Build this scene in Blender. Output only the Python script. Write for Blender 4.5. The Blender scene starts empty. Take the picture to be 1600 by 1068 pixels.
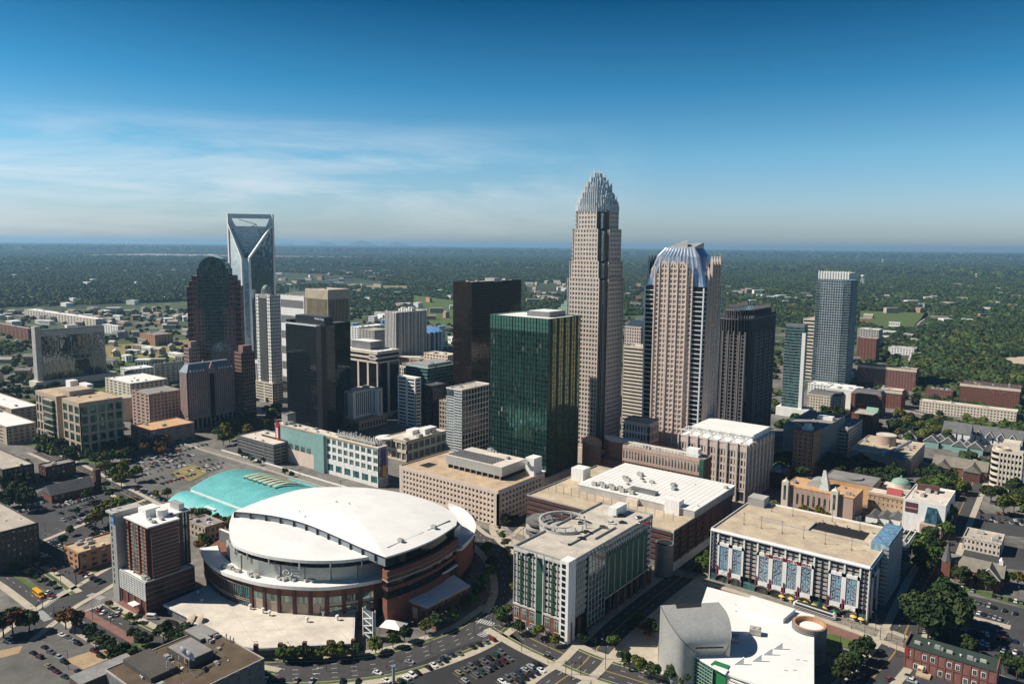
import bpy, bmesh, math, random
import numpy as np
from mathutils import Matrix, Vector
EXPO = 0.42
SKY_STR = 0.075
SUN_STR = 4.9
SKY_RAMP = [(0.0, (.86, 1.0, 1.26)), (.05, (.90, 1.08, 1.30)), (.11, (.62, 1.04, 1.22)), (.19, (.20, .74, .97)), (.30, (.0, .29, .47)), (.5, (.02, .16, .30)), (1.0, (.05, .18, .32))]
CLOUD_COL = (9.6, 9.6, 9.6, 1)
HAZE_COL = (.38, .68, .96, 1)
HAZE_D = .000050
HAZE_G = .2
R_ = math.radians
rnd = random.Random(7)
S = bpy.context.scene
COL = S.collection

# ------------------------------------------------------------------ camera
F, H, HY, ROLL, HEAD = 1200.0, 190.0, 383.5, 0.0100, R_(37.5)
PITCH = math.atan((534 - HY) / F)
cam_d = bpy.data.cameras.new('camera'); cam = bpy.data.objects.new('camera', cam_d); COL.objects.link(cam)
cam_d.sensor_width = 36; cam_d.lens = F / 1600 * 36; cam_d.clip_start = 1; cam_d.clip_end = 200000
cam.matrix_world = Matrix.Translation((0, 0, H)) @ Matrix.Rotation(HEAD, 4, 'Z') @ Matrix.Rotation(R_(90) - PITCH, 4, 'X') @ Matrix.Rotation(ROLL, 4, 'Z')
S.camera = cam

# ------------------------------------------------------------------ world, sun, exposure
SUN_DIR = Vector((0.81, 0.585, 0)).normalized()          # the way the light travels over the ground
SUN_EL = R_(44)
FOOT = []
S.view_settings.view_transform = 'Standard'; S.view_settings.look = 'None'
S.view_settings.exposure = EXPO; S.view_settings.gamma = 1
w = bpy.data.worlds.new("World"); S.world = w; w.use_nodes = True
nt = w.node_tree; nt.nodes.clear()
def N(nt, t, **k):
    n = nt.nodes.new(t)
    for a, b in k.items(): setattr(n, a, b)
    return n
out = N(nt, 'ShaderNodeOutputWorld'); bg = N(nt, 'ShaderNodeBackground'); bg.inputs[1].default_value = SKY_STR
sky = N(nt, 'ShaderNodeTexSky', sky_type='NISHITA'); sky.sun_disc = False
sky.sun_elevation = SUN_EL
sky.sun_rotation = math.atan2(-SUN_DIR.x, -SUN_DIR.y)     # azimuth of the sun, from +Y towards +X
sky.altitude = 0; sky.air_density = 1.0; sky.dust_density = 0.6; sky.ozone_density = 3.0
tc = N(nt, 'ShaderNodeTexCoord'); sx = N(nt, 'ShaderNodeSeparateXYZ')
nt.links.new(tc.outputs['Generated'], sx.inputs[0])
cr = N(nt, 'ShaderNodeValToRGB'); nt.links.new(sx.outputs[2], cr.inputs[0])
def ramp(cr, pts):
    e = cr.color_ramp.elements
    while len(e) > 2: e.remove(e[-1])
    for i, (p, c) in enumerate(pts):
        el = e[i] if i < 2 else e.new(p)
        el.position = p; el.color = (*c, 1)
ramp(cr, SKY_RAMP)
mul = N(nt, 'ShaderNodeMix', data_type='RGBA', blend_type='MULTIPLY'); mul.inputs[0].default_value = 1
nt.links.new(sky.outputs[0], mul.inputs[6]); nt.links.new(cr.outputs[0], mul.inputs[7])
# thin cirrus, in world directions: stretched noise, strongest low in the west
mp = N(nt, 'ShaderNodeMapping'); mp.inputs['Rotation'].default_value = (0, 0, R_(-30)); mp.inputs['Scale'].default_value = (2.6, 1.3, 13)
nt.links.new(tc.outputs['Generated'], mp.inputs[0])
nz = N(nt, 'ShaderNodeTexNoise'); nz.inputs['Scale'].default_value = 1.3; nz.inputs['Detail'].default_value = 9; nz.inputs['Roughness'].default_value = .62; nz.inputs['Distortion'].default_value = .5
nt.links.new(mp.outputs[0], nz.inputs['Vector'])
cr2 = N(nt, 'ShaderNodeValToRGB'); ramp(cr2, [(.42, (0, 0, 0)), (.68, (1, 1, 1))]); nt.links.new(nz.outputs[0], cr2.inputs[0])
cr3 = N(nt, 'ShaderNodeValToRGB'); ramp(cr3, [(0, (.35, .35, .35)), (.06, (.9, .9, .9)), (.11, (.7, .7, .7)), (.155, (0, 0, 0))]); nt.links.new(sx.outputs[2], cr3.inputs[0])
# fade across azimuth: dot with the direction at the left edge of the view
az = HEAD + R_(30); dt = N(nt, 'ShaderNodeVectorMath', operation='DOT_PRODUCT'); dt.inputs[1].default_value = (-math.sin(az), math.cos(az), 0)
nt.links.new(tc.outputs['Generated'], dt.inputs[0])
mr = N(nt, 'ShaderNodeMapRange'); mr.inputs[1].default_value = .76; mr.inputs[2].default_value = .97; nt.links.new(dt.outputs['Value'], mr.inputs[0])
m1 = N(nt, 'ShaderNodeMath', operation='MULTIPLY'); m2 = N(nt, 'ShaderNodeMath', operation='MULTIPLY'); m3 = N(nt, 'ShaderNodeMath', operation='MULTIPLY')
nt.links.new(cr2.outputs[0], m1.inputs[0]); nt.links.new(cr3.outputs[0], m1.inputs[1])
nt.links.new(m1.outputs[0], m2.inputs[0]); nt.links.new(mr.outputs[0], m2.inputs[1])
nt.links.new(m2.outputs[0], m3.inputs[0]); m3.inputs[1].default_value = .85
mx = N(nt, 'ShaderNodeMix', data_type='RGBA'); nt.links.new(m3.outputs[0], mx.inputs[0])
nt.links.new(mul.outputs[2], mx.inputs[6]); mx.inputs[7].default_value = CLOUD_COL
nt.links.new(mx.outputs[2], bg.inputs[0]); nt.links.new(bg.outputs[0], out.inputs[0])

sd = bpy.data.lights.new('sun', 'SUN'); sun = bpy.data.objects.new('sun', sd); COL.objects.link(sun)
sd.energy = SUN_STR; sd.angle = R_(.55); sd.color = (1.0, .93, .82)
ld = Vector((SUN_DIR.x * math.cos(SUN_EL), SUN_DIR.y * math.cos(SUN_EL), -math.sin(SUN_EL)))
sun.rotation_euler = ld.to_track_quat('-Z', 'Y').to_euler(); sun.location = (0, 0, 500)

# ------------------------------------------------------------------ pixel of the photograph -> point of the place
_cp, _sp, _cr, _sr = math.cos(PITCH), math.sin(PITCH), math.cos(ROLL), math.sin(ROLL)
_ch, _sh = math.cos(HEAD), math.sin(HEAD)
def P(px, py, z=0.0):
    a, b = px - 800, py - 534
    x, y = a * _cr + b * _sr, -a * _sr + b * _cr
    u, v = x / F, y / F
    dy, dz = _cp - v * _sp, -_sp - v * _cp
    t = (z - H) / dz
    X, Y = u * t, dy * t
    return (X * _ch - Y * _sh, X * _sh + Y * _ch)
def PJ(x, y, z):
    X, Y = x * _ch + y * _sh, -x * _sh + y * _ch
    z -= H
    d = max(Y * _cp - z * _sp, 1e-3); v = -(Y * _sp + z * _cp) / d; u = X / d
    return (800 + u * F * _cr - v * F * _sr, 534 + u * F * _sr + v * F * _cr, d)
def bis(f, lo, hi):
    a = f(lo) > 0
    for _ in range(50):
        m = (lo + hi) / 2
        if (f(m) > 0) == a: lo = m
        else: hi = m
    return (lo + hi) / 2
def height(bx, by, ty):
    x, y = P(bx, by)
    return bis(lambda z: PJ(x, y, z)[1] - ty, 0, 400)
DCAP = {(1422, 742): 62, (1592, 776): 30, (1563, 870): 20, (1592, 645): 26, (1588, 662): 14, (1488, 628): 16, (1474, 838): 42, (1411, 808): 24, (1332, 814): 34, (1362, 790): 26, (1430, 612): 22, (1376, 652): 22,
        (1412, 908): 26, (1428, 556): 30, (1408, 640): 22, (1372, 545): 30, (1368, 566): 24, (1362, 678): 30, (1330, 626): 22, (1312, 648): 22}
def fit(bx, by, ty, xl, xr, z=None):
    """near corner at ground pixel (bx,by), roof pixel row ty, left and right edge pixel columns -> x0,x1,y0,y1,h"""
    x, y = P(bx, by); h = z if z is not None else height(bx, by, ty)
    x0 = bis(lambda t: PJ(t, y, h)[0] - xl, x - 400, x)
    y1 = min(bis(lambda t: PJ(x, t, h)[0] - xr, y, y + 400), y + DCAP.get((bx, by), 90))
    return x0, x, y, y1, h

# ------------------------------------------------------------------ materials
MATS = {}
def lk(nt, a, b): nt.links.new(a, b)
def mat(name, col=(.5, .5, .5), rough=.8, metal=0.0, var=.18, scale=.15, var2=.1, spec=.4, obj_rand=0.0, streak=False, trans=0, emit=0):
    if name in MATS: return MATS[name]
    m = bpy.data.materials.new(name); m.use_nodes = True; nt = m.node_tree; b = nt.nodes['Principled BSDF']
    b.inputs['Roughness'].default_value = rough; b.inputs['Metallic'].default_value = metal; b.inputs['Specular IOR Level'].default_value = spec
    t = N(nt, 'ShaderNodeTexCoord'); mpn = N(nt, 'ShaderNodeMapping')
    if streak: mpn.inputs['Scale'].default_value = (1, 1, .12)
    lk(nt, t.outputs['Object'], mpn.inputs[0])
    n1 = N(nt, 'ShaderNodeTexNoise'); n1.inputs['Scale'].default_value = scale; n1.inputs['Detail'].default_value = 6; n1.inputs['Roughness'].default_value = .65
    n2 = N(nt, 'ShaderNodeTexNoise'); n2.inputs['Scale'].default_value = scale * 9; n2.inputs['Detail'].default_value = 4
    lk(nt, mpn.outputs[0], n1.inputs['Vector']); lk(nt, mpn.outputs[0], n2.inputs['Vector'])
    r1 = N(nt, 'ShaderNodeMapRange'); r1.inputs[1].default_value = .3; r1.inputs[2].default_value = .7; r1.inputs[3].default_value = 1 - var; r1.inputs[4].default_value = 1 + var
    r2 = N(nt, 'ShaderNodeMapRange'); r2.inputs[1].default_value = .3; r2.inputs[2].default_value = .7; r2.inputs[3].default_value = 1 - var2; r2.inputs[4].default_value = 1 + var2
    lk(nt, n1.outputs[0], r1.inputs[0]); lk(nt, n2.outputs[0], r2.inputs[0])
    mm = N(nt, 'ShaderNodeMath', operation='MULTIPLY'); lk(nt, r1.outputs[0], mm.inputs[0]); lk(nt, r2.outputs[0], mm.inputs[1])
    last = mm.outputs[0]
    if obj_rand:
        oi = N(nt, 'ShaderNodeObjectInfo'); r3 = N(nt, 'ShaderNodeMapRange'); r3.inputs[3].default_value = 1 - obj_rand; r3.inputs[4].default_value = 1 + obj_rand
        lk(nt, oi.outputs['Random'], r3.inputs[0]); m4 = N(nt, 'ShaderNodeMath', operation='MULTIPLY'); lk(nt, last, m4.inputs[0]); lk(nt, r3.outputs[0], m4.inputs[1]); last = m4.outputs[0]
    vm = N(nt, 'ShaderNodeVectorMath', operation='SCALE'); vm.inputs[0].default_value = col; lk(nt, last, vm.inputs['Scale'])
    lk(nt, vm.outputs[0], b.inputs['Base Color'])
    if emit: b.inputs['Emission Color'].default_value = (*col, 1); b.inputs['Emission Strength'].default_value = emit
    MATS[name] = m
    return m
def glass(name, col, metal=.75, rough=.07, var=.45, cw=1.5, chh=3.7, tilt=.02, blinds=0.0):
    """reflecting window glass: each pane a little different in tone and tilt"""
    if name in MATS: return MATS[name]
    m = bpy.data.materials.new(name); m.use_nodes = True; nt = m.node_tree; b = nt.nodes['Principled BSDF']
    b.inputs['Roughness'].default_value = rough; b.inputs['Metallic'].default_value = metal; b.inputs['Specular IOR Level'].default_value = .7
    g = N(nt, 'ShaderNodeNewGeometry')
    dv = N(nt, 'ShaderNodeVectorMath', operation='DIVIDE'); dv.inputs[1].default_value = (cw, cw, chh); lk(nt, g.outputs['Position'], dv.inputs[0])
    fl = N(nt, 'ShaderNodeVectorMath', operation='FLOOR'); lk(nt, dv.outputs[0], fl.inputs[0])
    wn = N(nt, 'ShaderNodeTexWhiteNoise', noise_dimensions='3D'); lk(nt, fl.outputs[0], wn.inputs['Vector'])
    r = N(nt, 'ShaderNodeMapRange'); r.inputs[3].default_value = 1 - var; r.inputs[4].default_value = 1 + var; lk(nt, wn.outputs['Value'], r.inputs[0])
    vm = N(nt, 'ShaderNodeVectorMath', operation='SCALE'); vm.inputs[0].default_value = col; lk(nt, r.outputs[0], vm.inputs['Scale'])
    last = vm.outputs[0]
    if blinds:
        gt = N(nt, 'ShaderNodeMath', operation='GREATER_THAN'); gt.inputs[1].default_value = 1 - blinds; lk(nt, wn.outputs['Value'], gt.inputs[0])
        mb = N(nt, 'ShaderNodeMix', data_type='RGBA'); lk(nt, gt.outputs[0], mb.inputs[0]); lk(nt, last, mb.inputs[6]); mb.inputs[7].default_value = (.32, .33, .3, 1); last = mb.outputs[2]
    lk(nt, last, b.inputs['Base Color'])
    sb = N(nt, 'ShaderNodeVectorMath', operation='SUBTRACT'); sb.inputs[1].default_value = (.5, .5, .5); lk(nt, wn.outputs['Color'], sb.inputs[0])
    sc = N(nt, 'ShaderNodeVectorMath', operation='SCALE'); sc.inputs['Scale'].default_value = tilt; lk(nt, sb.outputs[0], sc.inputs[0])
    nn = N(nt, 'ShaderNodeTexNoise'); nn.inputs['Scale'].default_value = .35; nn.inputs['Detail'].default_value = 2; lk(nt, g.outputs['Position'], nn.inputs['Vector'])
    s3 = N(nt, 'ShaderNodeVectorMath', operation='SUBTRACT'); s3.inputs[1].default_value = (.5, .5, .5); lk(nt, nn.outputs['Color'], s3.inputs[0])
    s4 = N(nt, 'ShaderNodeVectorMath', operation='SCALE'); s4.inputs['Scale'].default_value = tilt * .7; lk(nt, s3.outputs[0], s4.inputs[0])
    a1 = N(nt, 'ShaderNodeVectorMath', operation='ADD'); lk(nt, sc.outputs[0], a1.inputs[0]); lk(nt, s4.outputs[0], a1.inputs[1])
    a2 = N(nt, 'ShaderNodeVectorMath', operation='ADD'); lk(nt, g.outputs['Normal'], a2.inputs[0]); lk(nt, a1.outputs[0], a2.inputs[1])
    nm = N(nt, 'ShaderNodeVectorMath', operation='NORMALIZE'); lk(nt, a2.outputs[0], nm.inputs[0]); lk(nt, nm.outputs[0], b.inputs['Normal'])
    MATS[name] = m
    return m

M = {}
def defm(k, *a, **kw): M[k] = mat(k, *a, **kw)
defm('white_membrane', (.74, .73, .70), .7, var=.07, scale=.05, var2=.03)
defm('cream_membrane', (.60, .54, .46), .8, var=.2, scale=.11, var2=.04)
defm('roof_gravel', (.42, .37, .31), .9, var=.22, scale=.08)
defm('roof_tan', (.46, .34, .22), .9, var=.28, scale=.12)
defm('roof_orange', (.55, .33, .17), .9, var=.14, scale=.07)
defm('roof_grey', (.24, .23, .22), .9, var=.25, scale=.08)
defm('roof_dark', (.07, .07, .07), .9, var=.3, scale=.08)
defm('deck_concrete', (.48, .43, .36), .85, var=.24, scale=.12)
defm('deck_tan', (.47, .38, .27), .85, var=.24, scale=.11)
defm('concrete', (.40, .38, .35), .85, var=.18)
defm('concrete_dark', (.16, .155, .15), .85, var=.2)
defm('white_paint', (.74, .73, .70), .6, var=.06, streak=True)
defm('cream_wall', (.60, .53, .44), .8, var=.10, streak=True)
defm('pink_wall', (.42, .30, .245), .8, var=.12, streak=True)
defm('mauve_wall', (.34, .24, .22), .75, var=.12, streak=True)
defm('plum_wall', (.25, .15, .13), .6, var=.12)
defm('tan_wall', (.42, .34, .26), .8, var=.12, streak=True)
defm('beige_stone', (.66, .54, .45), .7, var=.10, streak=True)
defm('rose_stone', (.58, .48, .42), .65, var=.10, streak=True)
defm('brown_stone', (.16, .12, .10), .6, var=.12)
defm('brick', (.19, .075, .05), .85, var=.20, scale=.3)
defm('brick_dark', (.10, .045, .038), .85, var=.22, scale=.3)
defm('brick_orange', (.42, .23, .13), .85, var=.2, scale=.3)
defm('brick_pink', (.22, .10, .085), .85, var=.2, scale=.3)
defm('teal_roof', (.13, .44, .44), .5, var=.18, scale=.09)
defm('teal_wall', (.22, .36, .34), .7, var=.1)
defm('copper_green', (.22, .34, .27), .7, var=.15)
defm('cream_metal', (.55, .53, .36), .5, var=.08)
defm('silver_metal', (.42, .43, .40), .45, metal=.25, var=.12, scale=.1)
defm('zinc', (.42, .42, .40), .5, metal=.35, var=.09, scale=.08)
defm('steel_light', (.66, .68, .70), .4, metal=.15, var=.1)
defm('dark_metal', (.035, .038, .042), .45, metal=.3)
defm('grey_metal', (.2, .2, .2), .5, metal=.3)
defm('black_panel', (.018, .019, .022), .3)
defm('green_panel', (.02, .075, .045), .6, var=.2)
defm('green_bright', (.02, .17, .06), .5)
defm('dark_void', (.012, .012, .013), .9)
defm('asphalt', (.052, .051, .052), .9, var=.25, scale=.06)
defm('asphalt_old', (.115, .11, .10), .9, var=.3, scale=.05)
defm('asphalt_black', (.028, .028, .030), .9, var=.2, scale=.06)
defm('sidewalk', (.42, .37, .29), .9, var=.15, scale=.2)
defm('brick_paving', (.20, .10, .08), .9, var=.2, scale=.3)
defm('line_white', (.55, .55, .53), .8, var=.1, scale=1)
defm('line_yellow', (.55, .36, .05), .8, var=.1, scale=1)
defm('grass', (.075, .11, .025), .95, var=.35, scale=.12)
defm('dry_grass', (.22, .18, .07), .95, var=.35, scale=.12)
defm('mulch', (.11, .06, .035), .95, var=.3, scale=.4)
defm('gravel', (.24, .21, .17), .95, var=.3, scale=.3)
defm('pale_soil', (.36, .26, .15), .95, var=.3, scale=.1)
defm('yellow_paint', (.72, .36, .02), .4)
defm('umbrella_cloth', (.75, .50, .14), .8)
defm('red_paint', (.32, .03, .03), .4)
defm('red_roof', (.30, .05, .05), .6)
defm('slate', (.12, .12, .125), .7, var=.25, scale=.3)
defm('shingle', (.20, .18, .15), .9, var=.2, scale=.3)
defm('blue_seat', (.01, .10, .30), .6, var=.2)
defm('tyre', (.015, .015, .015), .9)
M['glass_dark'] = glass('glass_dark', (.10, .12, .13), .55, blinds=.06)
M['glass_black'] = glass('glass_black', (.030, .038, .048), .75, var=.3, tilt=.012)
M['glass_bronze'] = glass('glass_bronze', (.05, .036, .028), .7, var=.35, tilt=.02)
M['glass_green'] = glass('glass_green', (.036, .10, .086), .7, var=.5, tilt=.025, blinds=.02)
M['glass_teal'] = glass('glass_teal', (.10, .25, .27), .7, var=.5, tilt=.03)
M['glass_pale_sunlit'] = glass('glass_pale_sunlit', (.58, .68, .74), .35, var=.10, cw=6, tilt=.008)  # keyhole tower's south side: sunlight is put into the pale colour
M['glass_olive_reflection'] = glass('glass_olive_reflection', (.22, .25, .13), .8, var=.12, cw=7, tilt=.02)  # olive tint paints in the reflection of the neighbouring tower
M['glass_shaft'] = glass('glass_shaft', (.06, .10, .11), .8, var=.4, tilt=.03)
defm('dark_rib', (.15, .14, .145), .6)
defm('roof_brown', (.10, .07, .042), .9, var=.3, scale=.15)
defm('stucco_and_shade', (.075, .065, .055), .85)  # dark wall tone; for the left-edge buildings it includes their shade
M['glass_blue'] = glass('glass_blue', (.26, .44, .58), .4, var=.35, tilt=.02)
M['glass_slate'] = glass('glass_slate', (.17, .22, .25), .75, var=.3, tilt=.03)
M['glass_mirror'] = glass('glass_mirror', (.09, .10, .105), .9, var=.35, tilt=.03, rough=.04)
M['glass_window'] = glass('glass_window', (.16, .22, .21), .5, var=.5, cw=1.1, tilt=.02, blinds=.12)

# ------------------------------------------------------------------ meshes and objects
class MB:
    def __init__(s): s.v = []; s.f = []
    def quad(s, a, b, c, d): i = len(s.v); s.v += [a, b, c, d]; s.f.append((i, i+1, i+2, i+3)); return s
    def hexa(s, p):                       # p: 4 bottom (ccw), 4 top
        i = len(s.v); s.v += [tuple(q) for q in p]
        s.f += [(i+3, i+2, i+1, i), (i+4, i+5, i+6, i+7)] + [(i+k, i+(k+1) % 4, i+4+(k+1) % 4, i+4+k) for k in range(4)]
        return s
    def box(s, x0, x1, y0, y1, z0, z1):
        return s.hexa([(x0, y0, z0), (x1, y0, z0), (x1, y1, z0), (x0, y1, z0), (x0, y0, z1), (x1, y0, z1), (x1, y1, z1), (x0, y1, z1)])
    def obox(s, o, u, a0, a1, n0, n1, z0, z1):      # box in a wall frame: along u, out along n
        nx, ny = u[1], -u[0]
        def q(a, n): return (o[0] + u[0]*a + nx*n, o[1] + u[1]*a + ny*n)
        A, B, C, D = q(a0, n1), q(a1, n1), q(a1, n0), q(a0, n0)
        return s.hexa([(*p, z) for z in (z0, z1) for p in (A, B, C, D)])
    def prism(s, pts, z0, z1, closed=True):          # pts ccw
        n = len(pts); i = len(s.v)
        za = z0 if hasattr(z0, '__len__') else [z0]*n; zb = z1 if hasattr(z1, '__len__') else [z1]*n
        s.v += [(p[0], p[1], za[k]) for k, p in enumerate(pts)] + [(p[0], p[1], zb[k]) for k, p in enumerate(pts)]
        s.f += [tuple(range(i+n-1, i-1, -1)), tuple(range(i+n, i+2*n))] + [(i+k, i+(k+1) % n, i+n+(k+1) % n, i+n+k) for k in range(n)]
        return s
    def cyl(s, x, y, z0, z1, r0, r1=None, n=12):
        r1 = r0 if r1 is None else r1; i = len(s.v)
        for z, r in ((z0, r0), (z1, r1)): s.v += [(x + r*math.cos(6.28318*k/n), y + r*math.sin(6.28318*k/n), z) for k in range(n)]
        s.f += [tuple(range(i+n-1, i-1, -1)), tuple(range(i+n, i+2*n))] + [(i+k, i+(k+1) % n, i+n+(k+1) % n, i+n+k) for k in range(n)]
        return s
    def tube(s, a, b, r, n=5):
        a, b = Vector(a), Vector(b); d = (b-a).normalized(); e = d.orthogonal().normalized(); g = d.cross(e); i = len(s.v)
        for c in (a, b): s.v += [tuple(c + (e*math.cos(6.28318*k/n) + g*math.sin(6.28318*k/n))*r) for k in range(n)]
        s.f += [tuple(range(i+n-1, i-1, -1)), tuple(range(i+n, i+2*n))] + [(i+k, i+(k+1) % n, i+n+(k+1) % n, i+n+k) for k in range(n)]
        return s
    def ring(s, x, y, r0, r1, z0, z1, a0=0, a1=360, n=32, ez=0):   # curved wall; z rises by ez along it
        prev = None
        for k in range(n + 1):
            t = k/n; an = R_(a0 + (a1-a0)*t); c, q = math.cos(an), math.sin(an); dz = ez*t
            cur = [(x+r0*c, y+r0*q, z0+dz), (x+r1*c, y+r1*q, z0+dz), (x+r1*c, y+r1*q, z1+dz), (x+r0*c, y+r0*q, z1+dz)]
            if prev:
                p = prev; i = len(s.v); s.v += p + cur
                for k2 in range(4): s.f.append((i+k2, i+(k2+1) % 4, i+4+(k2+1) % 4, i+4+k2))
                if k == 1 and abs(a1-a0) < 359: s.f.append((i+3, i+2, i+1, i))
                if k == n and abs(a1-a0) < 359: s.f.append((i+4, i+5, i+6, i+7))
            prev = cur
        return s
    def dome(s, x, y, z, r, h, n=20, m=6):
        i = len(s.v)
        for j in range(m):
            e = math.pi/2*j/m; s.v += [(x+r*math.cos(e)*math.cos(6.28318*k/n), y+r*math.cos(e)*math.sin(6.28318*k/n), z+h*math.sin(e)) for k in range(n)]
        s.v.append((x, y, z+h))
        for j in range(m-1): s.f += [(i+j*n+k, i+j*n+(k+1) % n, i+(j+1)*n+(k+1) % n, i+(j+1)*n+k) for k in range(n)]
        s.f += [(i+(m-1)*n+k, i+(m-1)*n+(k+1) % n, i+m*n) for k in range(n)]
        return s
    def strip(s, A, B):                   # skin between two rows of points
        i = len(s.v); n = len(A); s.v += [tuple(p) for p in A] + [tuple(p) for p in B]
        s.f += [(i+k, i+k+1, i+n+k+1, i+n+k) for k in range(n-1)]
        return s
    def mesh(s, name, m, smooth=False):
        me = bpy.data.meshes.new(name); me.from_pydata(s.v, [], s.f)
        if m: me.materials.append(M[m] if isinstance(m, str) else m)
        if smooth: me.polygons.foreach_set('use_smooth', [True]*len(me.polygons))
        me.update(); return me
    def build(s, name, m, parent=None, smooth=False, loc=None):
        o = bpy.data.objects.new(name, s.mesh(name, m, smooth)); COL.objects.link(o)
        if parent: o.parent = parent
        if loc: o.location = loc
        return o
def tag(o, label=None, cat=None, group=None, kind=None):
    if label: o['label'] = label
    if cat: o['category'] = cat
    if group: o['group'] = group
    if kind: o['kind'] = kind
    return o
THINGS = []
def thing(name, label, cat, loc=(0, 0, 0), rz=0, group=None):
    o = bpy.data.objects.new(name, None); COL.objects.link(o); o.location = loc; o.rotation_euler = (0, 0, rz); o.empty_display_size = 1
    tag(o, label, cat, group)
    return o
def place(me, name, parent, loc, rz=0, sc=None):
    o = bpy.data.objects.new(name, me); COL.objects.link(o); o.location = loc; o.rotation_euler = (0, 0, rz)
    if parent: o.parent = parent
    if sc: o.scale = sc
    return o
def copy_tree(o):
    c = o.copy(); COL.objects.link(c)
    for chd in KIDS.get(o.name, []):
        d = chd.copy(); COL.objects.link(d); d.parent = c
    return c
KIDS = {}
ORD = ['first', 'second', 'third', 'fourth', 'fifth', 'sixth', 'seventh', 'eighth', 'ninth', 'tenth', 'eleventh', 'twelfth', 'thirteenth', 'fourteenth', 'fifteenth',
       'sixteenth', 'seventeenth', 'eighteenth', 'nineteenth', 'twentieth']
def ordn(i):
    if i < 20: return ORD[i]
    t = {2: 'twenty', 3: 'thirty', 4: 'forty', 5: 'fifty', 6: 'sixty', 7: 'seventy', 8: 'eighty', 9: 'ninety'}[min(9, (i+1)//10)]
    return (t[:-1] + 'ieth') if (i+1) % 10 == 0 else t + '-' + ORD[(i+1) % 10 - 1]

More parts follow.
